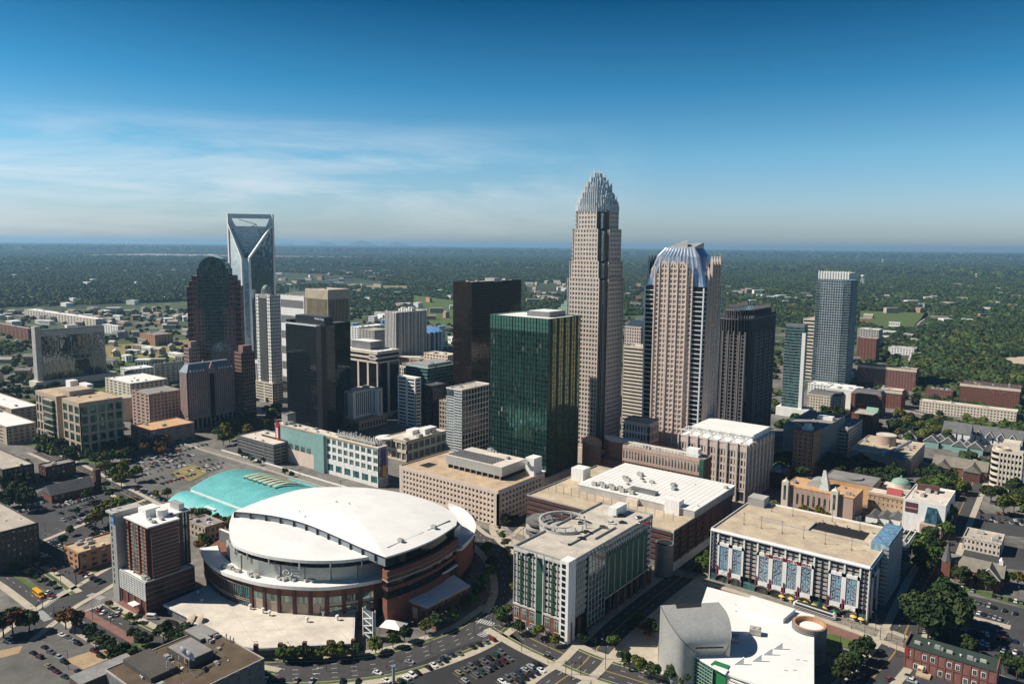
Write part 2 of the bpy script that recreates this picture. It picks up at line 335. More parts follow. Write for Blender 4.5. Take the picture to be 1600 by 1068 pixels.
def wpos(root, x, y):
    a = root.rotation_euler[2]; c, s_ = math.cos(a), math.sin(a)
    return root.location[0] + x*c - y*s_, root.location[1] + x*s_ + y*c
class Bld:
    """a building: an Empty at the centre of its footprint with its parts below"""
    def __init__(s, name, label, x0, x1, y0, y1, h, cat='building', z=0, rz=0, group=None):
        s.cx, s.cy = (x0+x1)/2, (y0+y1)/2; s.w, s.d, s.h = x1-x0, y1-y0, h
        s.root = thing(name, label, cat, (s.cx, s.cy, z), rz, group); s.z = z
        s.panes = []; FOOT.append((x0, x1, y0, y1, h))
    def local(s, x, y): return x - s.cx, y - s.cy
    def side(s, k, ins=0.0, w=None, d=None, ox=0, oy=0):
        w = (w or s.w)/2 - ins; d = (d or s.d)/2 - ins
        return {'S': ((ox-w, oy-d), (1, 0), 2*w), 'E': ((ox+w, oy-d), (0, 1), 2*d), 'N': ((ox+w, oy+d), (-1, 0), 2*w), 'W': ((ox-w, oy+d), (0, -1), 2*d)}[k]
    def core(s, m, z0, z1, ins=.62, w=None, d=None, ox=0, oy=0, name='wall'):
        w = (w or s.w)/2 - ins; d = (d or s.d)/2 - ins
        return MB().box(ox-w, ox+w, oy-d, oy+d, z0, z1).build(name, m, s.root)
    def facade(s, fb, o, u, L, z0, z1, nc, nr, pw=.25, sh_=.4, dep=.4, win='glass_dark', pane=True, edge=1.0, name='window', sill=None, pd=0.0):
        """adds piers and spandrels to the frame mesh fb; notes the panes between them"""
        cw, rh = L/nc, (z1-z0)/nr; p = cw*pw; q = rh*sh_
        for i in range(nc+1):
            a = i*cw; ww = p*(edge if i in (0, nc) else 1)
            fb.obox(o, u, max(0, a-ww/2), min(L, a+ww/2), -dep-.25, pd, z0, z1)
        for j in range(nr+1):
            z = z0 + j*rh; fb.obox(o, u, 0, L, -dep-.25, -.06, max(z0, z-q/2), min(z1, z+q/2))
        if pane:
            for i in range(nc):
                for j in range(nr): s.panes.append((o, u, (i+.5)*cw, z0+(j+.5)*rh, cw-p+.1, rh-q+.1, -dep+.03, win, name))
    def finish(s, limit=100):
        if not s.panes: return s
        sc = []
        for i, (o, u, a, z, ww, hh, n, m, nm) in enumerate(s.panes):
            nx, ny = u[1], -u[0]; x, y = o[0]+u[0]*a+nx*n, o[1]+u[1]*a+ny*n
            wx, wy = wpos(s.root, x, y); rz = s.root.rotation_euler[2]
            wnx, wny = nx*math.cos(rz)-ny*math.sin(rz), nx*math.sin(rz)+ny*math.cos(rz)
            f = (-wx*wnx - wy*wny)/math.hypot(wx, wy)
            zz = z + s.z
            sc.append((ww*hh*max(f, 0)/(wx*wx+wy*wy) * (1 + .6*z/max(s.h, 1)), i, x, y, nx, ny, f))
        sc.sort(reverse=True); cache = {}; rest = {}
        for r, (v, i, x, y, nx, ny, f) in enumerate(sc):
            o, u, a, z, ww, hh, n, m, nm = s.panes[i]
            if r < limit and f > 0.02:
                k = (round(ww, 2), round(hh, 2), m)
                if k not in cache: cache[k] = MB().box(-ww/2, ww/2, -.05, .05, -hh/2, hh/2).mesh('window', m)
                place(cache[k], nm, s.root, (x, y, z), math.atan2(u[1], u[0]))
            else:
                rest.setdefault((m, nm), MB()).obox((x, y), u, -ww/2, ww/2, -.05, .05, z-hh/2, z+hh/2)
        for (m, nm), mb in rest.items(): tag(mb.build(nm, m, s.root), kind='stuff')
        return s
    def roof(s, m, z=None, par=1.0, pm=None, w=None, d=None, ox=0, oy=0, t=.35, over=0.0):
        z = z or s.h; w = (w or s.w)/2 + over; d = (d or s.d)/2 + over
        MB().box(ox-w+t, ox+w-t, oy-d+t, oy+d-t, z-.4, z+.05).build('roof', m, s.root)
        if par:
            p = MB(); zt = z + par
            p.box(ox-w, ox+w, oy-d, oy-d+t, z-.35, zt).box(ox-w, ox+w, oy+d-t, oy+d, z-.35, zt).box(ox-w, ox-w+t, oy-d+t, oy+d-t, z-.35, zt).box(ox+w-t, ox+w, oy-d+t, oy+d-t, z-.35, zt)
            p.build('parapet', pm or m, s.root)
    def block(s, m, x0, x1, y0, y1, z0, z1, name='wall', rm=None):
        o = MB().box(x0, x1, y0, y1, z0, z1).build(name, m, s.root)
        if rm: MB().box(x0+.3, x1-.3, y0+.3, y1-.3, z1, z1+.12).build('roof', rm, s.root)
        return o
    def kit(s, n, z=None, x0=None, x1=None, y0=None, y1=None, seed=0, big=1.0, m=None):
        """air handlers, vents and hatches on a roof"""
        z = z or s.h; r = random.Random(seed*31+n); x0 = -s.w/2+2 if x0 is None else x0; x1 = s.w/2-2 if x1 is None else x1
        y0 = -s.d/2+2 if y0 is None else y0; y1 = s.d/2-2 if y1 is None else y1
        for i in range(n):
            kk = r.choice('AABCV'); sc = r.uniform(.7, 1.4)*big
            nm, me = ROOFKIT[kk]
            place(me, nm, s.root, (r.uniform(x0, x1), r.uniform(y0, y1), z+.06), r.choice((0, math.pi/2)), (sc, sc*r.uniform(.8, 1.2), sc*r.uniform(.8, 1.1)))
def join_kit():
    k = {}
    b = MB().box(-1.5, 1.5, -1, 1, .25, 1.5); b.cyl(-.7, 0, 1.5, 1.7, .55).cyl(.7, 0, 1.5, 1.7, .55); b.box(-1.4, -1.2, -.9, .9, 0, .25).box(1.2, 1.4, -.9, .9, 0, .25)
    k['A'] = ('air_conditioner', b.mesh('air_conditioner', 'concrete'))
    b = MB().box(-2.2, .6, -1.1, 1.1, .2, 2.0).box(.6, 2.2, -.8, .8, .3, 1.4).box(-2, 2, -.9, .9, 0, .2)
    k['B'] = ('air_handler', b.mesh('air_handler', 'zinc'))
    b = MB().cyl(0, 0, 0, .8, .35).cyl(0, 0, .8, 1.1, .6, .45)
    k['V'] = ('roof_vent', b.mesh('roof_vent', 'white_paint'))
    b = MB().box(-.7, .7, -.7, .7, 0, .5).prism([(-.75, -.75), (.75, -.75), (.75, .75), (-.75, .75)], .5, [.6, .6, .8, .8])
    k['C'] = ('roof_hatch', b.mesh('roof_hatch', 'cream_membrane'))
    return k
ROOFKIT = join_kit()
def text_obj(txt, size, m, parent, loc, rot, name='sign_lettering', depth=.05, bold=False):
    c = bpy.data.curves.new(name, 'FONT'); c.body = txt; c.size = size; c.extrude = depth; c.align_x = 'CENTER'; c.align_y = 'CENTER'
    if bold: c.offset = size*.02
    t = bpy.data.objects.new(name, c); COL.objects.link(t)
    bpy.context.view_layer.update()
    me = bpy.data.meshes.new_from_object(t.evaluated_get(bpy.context.evaluated_depsgraph_get()))
    bpy.data.objects.remove(t); me.materials.clear(); me.materials.append(M[m])
    o = bpy.data.objects.new(name, me); COL.objects.link(o); o.parent = parent; o.location = loc; o.rotation_euler = rot
    return o
# ================================================================== ground, streets
def struct(o): o['kind'] = 'structure'; return o
struct(MB().box(-90000, 90000, -3000, 90000, -2.5, -.6).build('ground', mat('forest_floor', (.035, .05, .02), .95, var=.5, scale=.002, var2=.4), None))
CITY = [P(-260, 1300), P(1950, 1300), P(1950, 700), P(1700, 690), P(1560, 655), P(1440, 625), P(1400, 570), P(1300, 520), P(1130, 500), P(1000, 492), P(830, 500), P(700, 496), P(560, 488), P(440, 480), P(300, 470), P(180, 480), P(0, 492), P(-250, 500)]
def town_mat():
    m = mat('city_ground', (.15, .14, .125), .95, var=.4, scale=.02, var2=.3); nt = m.node_tree; b = nt.nodes['Principled BSDF']; src = b.inputs['Base Color'].links[0].from_socket
    g = N(nt, 'ShaderNodeNewGeometry'); nz = N(nt, 'ShaderNodeTexNoise'); nz.inputs['Scale'].default_value = .012; nz.inputs['Detail'].default_value = 5; lk(nt, g.outputs['Position'], nz.inputs['Vector'])
    ln = N(nt, 'ShaderNodeVectorMath', operation='LENGTH'); lk(nt, g.outputs['Position'], ln.inputs[0]); mr = N(nt, 'ShaderNodeMapRange'); mr.inputs[1].default_value = 600; mr.inputs[2].default_value = 1500; mr.inputs[3].default_value = -.25; mr.inputs[4].default_value = .10; lk(nt, ln.outputs['Value'], mr.inputs[0])
    ad = N(nt, 'ShaderNodeMath', operation='ADD'); lk(nt, nz.outputs[0], ad.inputs[0]); lk(nt, mr.outputs[0], ad.inputs[1]); st = N(nt, 'ShaderNodeMapRange'); st.inputs[1].default_value = .50; st.inputs[2].default_value = .56; lk(nt, ad.outputs[0], st.inputs[0])
    mx = N(nt, 'ShaderNodeMix', data_type='RGBA'); lk(nt, st.outputs[0], mx.inputs[0]); lk(nt, src, mx.inputs[6]); mx.inputs[7].default_value = (.055, .075, .025, 1); lk(nt, mx.outputs[2], b.inputs['Base Color']); return m
MB().prism(CITY, -.6, 0).build('city_ground', town_mat(), None)['kind'] = 'structure'
def inpoly(x, y, pts):
    c = False; n = len(pts); j = n-1
    for i in range(n):
        xi, yi = pts[i]; xj, yj = pts[j]
        if (yi > y) != (yj > y) and x < (xj-xi)*(y-yi)/(yj-yi)+xi: c = not c
        j = i
    return c
def ccw(p):
    a = sum(p[i][0]*p[(i+1) % len(p)][1] - p[(i+1) % len(p)][0]*p[i][1] for i in range(len(p)))
    return p if a > 0 else p[::-1]
LOTS = []
def patch(name, m, px, z=.06, th=.05, kind='structure', world=False):
    pts = ccw(px if world else [P(*q) for q in px]); LOTS.append(pts); o = MB().prism(pts, z-th, z).build(name, m, None); o['kind'] = kind; return pts
def smooth(pts, n=6):
    out_ = []
    for i in range(len(pts)-1):
        p0, p1, p2, p3 = pts[max(0, i-1)], pts[i], pts[i+1], pts[min(len(pts)-1, i+2)]
        for k in range(n):
            t = k/n; out_.append(tuple(.5*((2*p1[j])+(-p0[j]+p2[j])*t+(2*p0[j]-5*p1[j]+4*p2[j]-p3[j])*t*t+(-p0[j]+3*p1[j]-3*p2[j]+p3[j])*t**3) for j in (0, 1)))
    return out_ + [pts[-1]]
def offset(pl, d):
    o = []
    for i, p in enumerate(pl):
        a, b = pl[max(0, i-1)], pl[min(len(pl)-1, i+1)]; dx, dy = b[0]-a[0], b[1]-a[1]; l = math.hypot(dx, dy) or 1
        o.append((p[0]+dy/l*d, p[1]-dx/l*d))
    return o
def band(mb, pl, d0, d1, z0, z1):
    A, B = offset(pl, d0), offset(pl, d1)
    for k in range(len(pl)-1):
        q = ccw([A[k], A[k+1], B[k+1], B[k]]); mb.prism(q, z0, z1)
    return mb
def bandtop(mb, pl, d0, d1, z):
    A, B = offset(pl, d0), offset(pl, d1); i = len(mb.v); n = len(pl)
    mb.v += [(*p, z) for p in A] + [(*p, z) for p in B]; mb.f += [(i+k, i+k+1, i+n+k+1, i+n+k) if d1 < d0 else (i+n+k, i+n+k+1, i+k+1, i+k) for k in range(n-1)]
    return mb
def walk(pl, step, gap):
    out_ = []; acc = 0; L = [0]
    for a, b in zip(pl, pl[1:]): L.append(L[-1]+math.hypot(b[0]-a[0], b[1]-a[1]))
    def at(s):
        for k in range(len(pl)-1):
            if s <= L[k+1]: t = (s-L[k])/(L[k+1]-L[k]); return (pl[k][0]+(pl[k+1][0]-pl[k][0])*t, pl[k][1]+(pl[k+1][1]-pl[k][1])*t)
        return pl[-1]
    s = 0
    while s < L[-1]: out_.append((at(s), at(min(L[-1], s+step)))); s += step+gap
    return out_
RZ = .10
def road(name, px, wid, mm='asphalt', kl=True, kr=True, centre='y', lanes=(), walk_w=3.5, z=RZ, sm=True, grass=0, wl=None, wr=None):
    pl = [P(*q) for q in px]; pl = smooth(pl) if sm and len(pl) > 2 else pl
    struct(bandtop(MB(), pl, -wid/2, wid/2, z).build(name, mm))
    for sgn, on, ww in ((-1, kl, wl or walk_w), (1, kr, wr or walk_w)):
        if on:
            mb = MB(); d0, d1 = sorted((sgn*wid/2, sgn*(wid/2+.3))); band(mb, pl, d0, d1, 0, z+.16); struct(mb.build('kerb', 'sidewalk'))
            mb = MB(); g = grass
            if g: mg = MB(); d0, d1 = sorted((sgn*(wid/2+.3), sgn*(wid/2+.3+g))); band(mg, pl, d0, d1, 0, z+.12); tag(mg.build('grass_verge', 'grass'), kind='structure')
            d0, d1 = sorted((sgn*(wid/2+.3+g), sgn*(wid/2+.3+g+ww))); band(mb, pl, d0, d1, 0, z+.15); struct(mb.build('pavement', 'sidewalk'))
    if centre == 'y':
        mb = MB(); bandtop(mb, pl, -.28, -.12, z+.012); bandtop(mb, pl, .12, .28, z+.012); struct(mb.build('road_marking', 'line_yellow'))
    mb = MB()
    for d in lanes:
        for a, b in walk(offset(pl, d), 2.6, 6): bandtop(mb, [a, b], -.1, .1, z+.012)
    if lanes: struct(mb.build('road_marking', 'line_white'))
    return pl
def crosswalk(p0, p1, wd=3.2, z=RZ+.02, bar=.6, gap=.7):
    a, b = P(*p0), P(*p1); L = math.hypot(b[0]-a[0], b[1]-a[1]); u = ((b[0]-a[0])/L, (b[1]-a[1])/L); n = (-u[1], u[0]); mb = MB(); s = 0
    def q(t, e): return (a[0]+u[0]*t+n[0]*e, a[1]+u[1]*t+n[1]*e, z)
    while s < L: mb.quad(q(s, -wd/2), q(s+bar, -wd/2), q(s+bar, wd/2), q(s, wd/2)); s += bar+gap
    for e in (-wd/2-.35, wd/2+.15): mb.quad(q(0, e), q(L, e), q(L, e+.2), q(0, e+.2))
    struct(mb.build('crosswalk_marking', 'line_white'))
def line_px(pts, m='line_white', wd=.16, z=RZ+.014):
    pl = [P(*p) for p in pts]; struct(bandtop(MB(), pl, -wd/2, wd/2, z).build('road_marking', m))
def arrow(px, py, tx, ty, turn=0, z=RZ+.02):
    a, b = P(px, py), P(tx, ty); an = math.atan2(b[1]-a[1], b[0]-a[0]); mb = MB()
    mb.quad((-1.4, -.13, 0), (.7, -.13, 0), (.7, .13, 0), (-1.4, .13, 0))
    if turn: mb.quad((.2, -.13*turn, 0), (.46, -.13*turn, 0), (.46, turn*1.0, 0), (.2, turn*1.0, 0)); mb.quad((-.2, turn, 0), (.33, turn*1.9, 0), (.33, turn*1.9+.01, 0), (.86, turn, 0))
    mb.quad((.7, -.5, 0), (1.7, 0, 0), (1.7, .01, 0), (.7, .5, 0))
    o = mb.build('lane_arrow', 'line_white', loc=(a[0], a[1], z)); o.rotation_euler[2] = an; struct(o)

# paved and green surfaces ------------------------------------------------
patch('block_paving', 'sidewalk', [(770, 780), (860, 760), (1200, 960), (900, 1035), (800, 990)], .05)
patch('parking_lot_surface', 'asphalt_black', [(560, 1068), (640, 1040), (735, 1003), (800, 990), (868, 1048), (790, 1120), (520, 1130)], .13)
patch('parking_lot_surface', 'asphalt_old', [(-60, 985), (30, 948), (120, 975), (235, 1030), (330, 1080), (330, 1180), (-120, 1180)], .06)
patch('worn_ground', 'pale_soil', [(20, 1000), (60, 990), (88, 970), (80, 965), (30, 985)], .075)
patch('worn_ground', 'pale_soil', [(100, 1030), (170, 1008), (190, 1020), (130, 1045)], .075)
patch('worn_ground', 'pale_soil', [(-20, 1020), (35, 1008), (30, 1020), (-20, 1032)], .075)
patch('parking_lot_surface', 'asphalt', [(40, 853), (90, 832), (175, 800), (215, 850), (180, 915), (115, 925)], .07)
patch('grass', 'dry_grass', [(125, 888), (176, 875), (178, 908), (158, 905)], .085)
patch('parking_lot_surface', 'asphalt', [(20, 800), (90, 745), (150, 720), (215, 785), (160, 800), (60, 845)], .06)
patch('parking_lot_surface', 'asphalt_old', [(190, 715), (265, 680), (330, 700), (350, 730), (265, 768), (235, 790), (180, 750)], .06)
patch('grass', 'dry_grass', [(265, 740), (300, 725), (330, 735), (298, 752)], .3, .3)
patch('grass', 'grass', [(100, 690), (150, 712), (175, 722), (160, 730), (90, 705), (35, 695)], .08)
patch('station_plaza', 'brick_paving', [(1110, 905), (1375, 985), (1350, 1010), (1290, 985), (1120, 925)], .12)
patch('plaza', 'sidewalk', [(900, 1000), (960, 1000), (1040, 940), (1060, 1000), (1080, 1068), (980, 1060)], .12)
patch('grass', 'grass', [(1265, 985), (1300, 990), (1335, 1002), (1330, 1012), (1290, 1008)], .2, .2)
patch('grass', 'grass', [(1290, 1018), (1322, 1016), (1318, 1030), (1296, 1024)], .2, .2)
patch('parking_lot_surface', 'asphalt', [(1455, 915), (1600, 950), (1720, 990), (1720, 1120), (1560, 1080), (1430, 1000)], .09)
patch('parking_island', 'sidewalk', [(1498, 957), (1580, 977), (1578, 983), (1494, 962)], .25, .2)
patch('grass', 'grass', [(1475, 905), (1600, 940), (1700, 962), (1700, 968), (1600, 948), (1470, 912)], .16, .1)
patch('parking_lot_surface', 'asphalt', [(1520, 800), (1700, 812), (1700, 850), (1520, 830)], .09)
patch('parking_lot_surface', 'asphalt', [(1505, 845), (1700, 870), (1700, 900), (1500, 880)], .09)
patch('courtyard', 'asphalt_old', [(1350, 830), (1400, 815), (1470, 840), (1440, 870), (1380, 865)], .09)
patch('courtyard', 'asphalt', [(1412, 1040), (1450, 1030), (1560, 1075), (1560, 1130), (1400, 1130)], .09)
patch('hotel_forecourt', 'brick_paving', [(176, 945), (196, 935), (238, 962), (215, 972), (185, 962)], .13)
patch('grass', 'grass', [(150, 640), (240, 600), (300, 600), (290, 560), (180, 560), (120, 580)], .1)
patch('grass', 'dry_grass', [(160, 540), (300, 530), (300, 560), (170, 560)], .12)
patch('grass', 'grass', [(1370, 505), (1440, 508), (1420, 522), (1372, 518)], .25, .3)
patch('grass', 'grass', [(1020, 470), (1060, 470), (1060, 482), (1020, 480)], .25, .3)
patch('grass', 'grass', [(655, 488), (712, 490), (712, 508), (680, 508)], .25, .3)
patch('grass', 'grass', [(355, 680), (410, 655), (440, 660), (380, 690)], .2, .2)

# streets ---------------------------------------------------------------
road('street', [(-60, 842), (0, 868), (60, 903), (98, 933)], 8, kl=True, kr=False, centre='', lanes=(0,), grass=2.2)
road('street', [(-60, 872), (-20, 885), (25, 912), (70, 945)], 8, kl=False, kr=True, centre='', lanes=(0,))
bandpl = [P(-40, 858), P(8, 888), (P(84, 936))]; struct(band(MB(), bandpl, -1.6, 1.6, 0, .3).build('median_strip', 'grass'))
road('street', [(20, 1000), (60, 970), (98, 943), (140, 920), (178, 897), (240, 862)], 15, centre='', walk_w=3)
road('street', [(148, 950), (190, 975), (250, 1005), (330, 1040), (420, 1062)], 9, kl=True, kr=False, centre='', lanes=(0,), grass=1.5, z=RZ+.02)
road('street', [(118, 962), (150, 985), (220, 1022), (300, 1062), (360, 1090)], 8, kl=False, kr=True, centre='', lanes=(0,), z=RZ+.02)
struct(band(MB(), [P(132, 956), P(170, 978), P(212, 1002)], -2.2, 2.2, 0, .3).build('median_strip', 'brick_paving'))
struct(band(MB(), [P(212, 1002), P(240, 1016), P(300, 1042), P(380, 1066)], -2.2, 2.2, 0, .3).build('median_strip', 'grass'))
road('street', [(-60, 880), (20, 855), (95, 825), (165, 797), (215, 778)], 12, centre='', lanes=(-2, 2), kl=False)
road('street', [(60, 705), (110, 727), (150, 748), (215, 782), (255, 805), (290, 820)], 12, lanes=(-3, 3), walk_w=3)
ar = road('arena_street', [(330, 1062), (420, 1051), (520, 1047), (610, 1036), (690, 1012), (745, 988), (790, 955)], 17, centre='', lanes=(-5.6, -1.8, 1.8, 5.6), walk_w=4, grass=2)
road('arena_street', [(786, 960), (798, 925), (792, 890), (776, 865), (757, 845), (748, 828), (752, 812)], 14, centre='', lanes=(-3.4, 0, 3.4), z=RZ+.02, walk_w=4)
road('street', [(786, 972), (830, 997), (870, 1016), (925, 1040), (1000, 1064), (1080, 1090)], 14, lanes=(-3.6, 3.6), z=RZ+.03, walk_w=4, grass=1.5)
road('street', [(830, 1100), (868, 1068), (905, 1042), (935, 1010), (975, 972), (1020, 935), (1075, 893), (1110, 862), (1160, 825)], 14, mm='asphalt', lanes=(-3.6, 3.6), z=RZ+.05, walk_w=4)
road('street', [(1310, 1110), (1370, 1052), (1405, 1008), (1425, 962), (1445, 915), (1470, 868), (1490, 820), (1508, 780), (1525, 745), (1560, 690)], 14, lanes=(-3.6,), z=RZ+.03, walk_w=3.5)
road('street', [(750, 812), (780, 835), (800, 822), (850, 785), (880, 765), (930, 735)], 10, centre='', z=RZ+.01, walk_w=3)
for pts, wd in (([(1222, 745), (1260, 700), (1300, 668), (1345, 640), (1372, 600)], 12), ([(1360, 690), (1480, 730), (1530, 742), (1620, 765)], 11), ([(1325, 625), (1420, 640), (1500, 660)], 10), ([(1385, 610), (1400, 585), (1425, 530), (1442, 505), (1452, 498)], 16)):
    road('street', pts, wd, centre='', lanes=(0,), z=RZ+.02, walk_w=3)
for c in (((110, 918), (66, 948)), ((60, 955), (75, 968)), ((140, 928), (162, 935)), ((122, 960), (162, 945)),
          ((735, 965), (770, 975)), ((750, 993), (778, 978)), ((873, 1040), (898, 1022)), ((905, 1018), (940, 1034)), ((880, 1046), (908, 1060)), ((918, 1052), (948, 1036)),
          ((1378, 1008), (1412, 1020)), ((1440, 905), (1465, 912)), ((1475, 850), (1495, 858)), ((786, 822), (800, 836)), ((1075, 905), (1105, 918))): crosswalk(*c)
for a in ((440, 1045, 425, 1046, 0), (495, 1052, 480, 1053, 0), (445, 1030, 430, 1031, 0), (500, 1043, 488, 1044, 0), (837, 1014, 828, 1009, 1), (832, 1006, 823, 1001, 0), (868, 1056, 880, 1046, 1), (880, 1060, 892, 1050, 0), (888, 1062, 900, 1052, -1),
          (945, 1049, 933, 1044, 0), (950, 1056, 938, 1051, 0), (790, 1000, 780, 995, 0), (155, 962, 146, 956, 0), (1392, 1040, 1386, 1050, 1), (1385, 1056, 1378, 1066, 0), (1408, 985, 1402, 995, 0), (165, 967, 155, 963, -1)): arrow(*a)

# light rail: concrete bed with two tracks --------------------------------
RL = smooth([P(250, 676), P(310, 697), P(400, 724), P(500, 755), P(560, 772), P(640, 790), P(750, 818), P(830, 845), P(900, 858), P(1000, 882), P(1110, 905), P(1240, 945), P(1340, 978), P(1420, 1008), P(1520, 1045), P(1640, 1090)])
struct(band(MB(), RL, -4.4, 4.4, 0, .22).build('rail_bed', 'gravel'))
tr = MB()
for d in (-3, -1.6, 1.6, 3): band(tr, RL, d-.07, d+.07, .22, .36)
struct(tr.build('rail_track', 'grey_metal'))
struct(band(MB(), RL[:24], 5.2, 6.4, 0, 1.3).build('rail_wall', 'concrete')); struct(band(MB(), RL[8:30], -6.4, -5.4, 0, .9).build('rail_wall', 'white_paint'))
struct(band(MB(), RL[60:84], 5, 8.5, 0, .5).build('station_platform', 'sidewalk')); struct(band(MB(), RL[60:84], -8.5, -5, 0, .5).build('station_platform', 'sidewalk'))
# ================================================================== the towers
def mk(name, label, bx, by, ty, xl, xr, cat='building', z=None, rz=0, group=None):
    return Bld(name, label, *fit(bx, by, ty, xl, xr, z), cat, rz=rz, group=group)
def rrect(w, d, r, n=4, ox=0, oy=0):
    p = []
    for cx, cy, a in ((w/2-r, -d/2+r, -90), (w/2-r, d/2-r, 0), (-w/2+r, d/2-r, 90), (-w/2+r, -d/2+r, 180)):
        for k in range(n+1): t = R_(a + 90*k/n); p.append((ox+cx+r*math.cos(t), oy+cy+r*math.sin(t)))
    return p
def ribs(mb, pts, z0, z1, step, t=.4, out=.5, ztop=None):
    n = len(pts); k = 0
    for i in range(n):
        a, b = pts[i], pts[(i+1) % n]; L = math.hypot(b[0]-a[0], b[1]-a[1])
        if L < 1e-3: continue
        u = ((b[0]-a[0])/L, (b[1]-a[1])/L); m_ = max(1, round(L/step))
        for j in range(m_): mb.obox(a, u, j*L/m_, j*L/m_+t, -.1, out, z0, z1)
    return mb
def bands(mb, pts, zs, hgt, out=.3):
    n = len(pts)
    for z in zs:
        for i in range(n):
            a, b = pts[i], pts[(i+1) % n]; L = math.hypot(b[0]-a[0], b[1]-a[1])
            if L > 1e-3: mb.obox(a, ((b[0]-a[0])/L, (b[1]-a[1])/L), 0, L, -.1, out, z, z+hgt)
    return mb

# ---- the tallest tower, cross-shaped plan with setbacks and a crown of rods
BX, BY = 938, 728
b = mk('skyscraper', 'tallest tower, pale rose stone with square windows and a crown of silver rods', BX, BY, 262, 884, 985, 'skyscraper')
hz = [height(BX, BY, y) for y in (435, 408, 357, 328)]
W, D = b.w, b.d; fr = MB(); top = b.h
tiers = [(0, hz[0], 1.0, .135), (hz[0], hz[1], .955, .15), (hz[1], hz[2], .90, .17), (hz[2], hz[3], .82, .19)]
core = MB(); notch = MB(); nfr = MB()
for z0, z1, f, nn in tiers:
    w, d = W*f, D*f; n = W*nn; nr = round((z1-z0)/3.95)
    core.box(-w/2+n, w/2-n, -d/2+.5, d/2-.5, z0, z1 - .3).box(-w/2+.5, -w/2+n, -d/2+n, d/2-n, z0, z1 - .3).box(w/2-n, w/2-.5, -d/2+n, d/2-n, z0, z1 - .3)
    q = n*.45
    for sx_ in (-1, 1):
        for sy_ in (-1, 1):
            x0, x1 = sorted((sx_*(w/2-n-.2), sx_*(w/2-q))); y0, y1 = sorted((sy_*(d/2-n-.2), sy_*(d/2-q)))
            notch.box(x0, x1, y0, y1, z0, z1-2)
    bz = w - 2*n; nc = max(4, round(bz/3.1))
    for k in 'SENW':
        o, u, L = b.side(k, 0, w=(w if k in 'EW' else bz), d=(d if k in 'SN' else d - 2*n))
        L2 = bz if k in 'SN' else d-2*n
        if k in 'SN': o = (o[0], o[1])
        b.facade(fr, o, u, L2, z0, z1, nc, nr, .38, .42, .5, 'glass_window', edge=1.6, pane=k in 'SE')
    for sx_, sy_ in ((1, -1), (-1, -1), (1, 1)):
        cx_, cy_ = sx_*(w/2-q), sy_*(d/2-q)
        x0 = min(cx_, cx_-sx_*(n-q)); y0 = min(cy_, cy_-sy_*(n-q))
        for (o, u) in (((x0, cy_), (1, 0)), ((cx_, y0), (0, 1))):
            if sy_ > 0 and u == (1, 0): continue
            b.facade(nfr, o, u, n-q, z0, z1-2, 2, nr, .16, .28, .1, pane=False, pd=.12)
core.build('wall', 'brown_stone', b.root); notch.build('corner_glass', 'glass_slate', b.root)
nfr.build('corner_mullions', 'rose_stone', b.root); fr.build('facade_grid', 'rose_stone', b.root)
z3 = hz[3]; w = W*.80
cr_ = MB(); cg = MB(); k0 = (top-z3)/58; steps = [(.49, 0, 13), (.45, 3, 21), (.39, 11, 30), (.32, 20, 38), (.25, 28, 45), (.175, 36, 52), (.09, 44, 58)]
for r, za, zb in steps:
    rr = w*r; za *= k0; zb *= k0
    pts = [(-rr, -rr*.55), (-rr*.55, -rr), (rr*.55, -rr), (rr, -rr*.55), (rr, rr*.55), (rr*.55, rr), (-rr*.55, rr), (-rr, rr*.55)]
    cg.prism([(x*.9, y*.9) for x, y in pts], z3-1, z3+zb-3.5*k0)
    for i in range(8):
        a, c = pts[i], pts[(i+1) % 8]; L = math.hypot(c[0]-a[0], c[1]-a[1]); m_ = max(2, int(L/1.9))
        for j in range(m_):
            t = j/m_; x, y = a[0]+(c[0]-a[0])*t, a[1]+(c[1]-a[1])*t
            hh = zb - 5*abs(t-.5)*k0 + rnd.uniform(-2.6, 2.2)
            cr_.box(x-.22, x+.22, y-.22, y+.22, z3 + za*.7, z3+hh)
cg.build('crown_glass', 'glass_slate', b.root); cr_.build('crown_rods', 'steel_light', b.root)
MB().box(-W/2-6, W/2+3, -D/2-2, D/2+8, 0, 14).build('podium', 'rose_stone', b.root)
b.finish()
TALL = b

# ---- faceted glass crown tower (pleated roof, stone bays, glass corners)
b = mk('skyscraper', 'stone and glass tower with pleated silver glass crown and rocket like stone piers', 1088, 742, 450, 1008, 1127, 'skyscraper')
W, D, HH = b.w, b.d, b.h
g = MB(); e = .94
g.hexa([(-W/2*e, -D/2*e, 0), (W/2*e, -D/2*e, 0), (W/2*e, D/2*e, 0), (-W/2*e, D/2*e, 0), (-W/2, -D/2, HH), (W/2, -D/2, HH), (W/2, D/2, HH), (-W/2, D/2, HH)])
g.build('glass_wall', 'glass_black', b.root)
nr = round(HH/3.9); fl = MB()
for j in range(1, nr):
    z = j*HH/nr; s_ = e + (1-e)*z/HH
    fl.box(-W/2*s_-.25, W/2*s_+.25, -D/2*s_-.25, D/2*s_+.25, z, z+.75)
for sx_, sy_ in ((1, -1), (-1, -1), (1, 1)):
    A = Vector((sx_*W/2*e, sy_*D/2*e, 0)); C_ = Vector((sx_*W/2, sy_*D/2, HH)); fl.tube(A, C_, .8, 4)
fl.build('floor_bands', 'steel_light', b.root)
pz = MB()
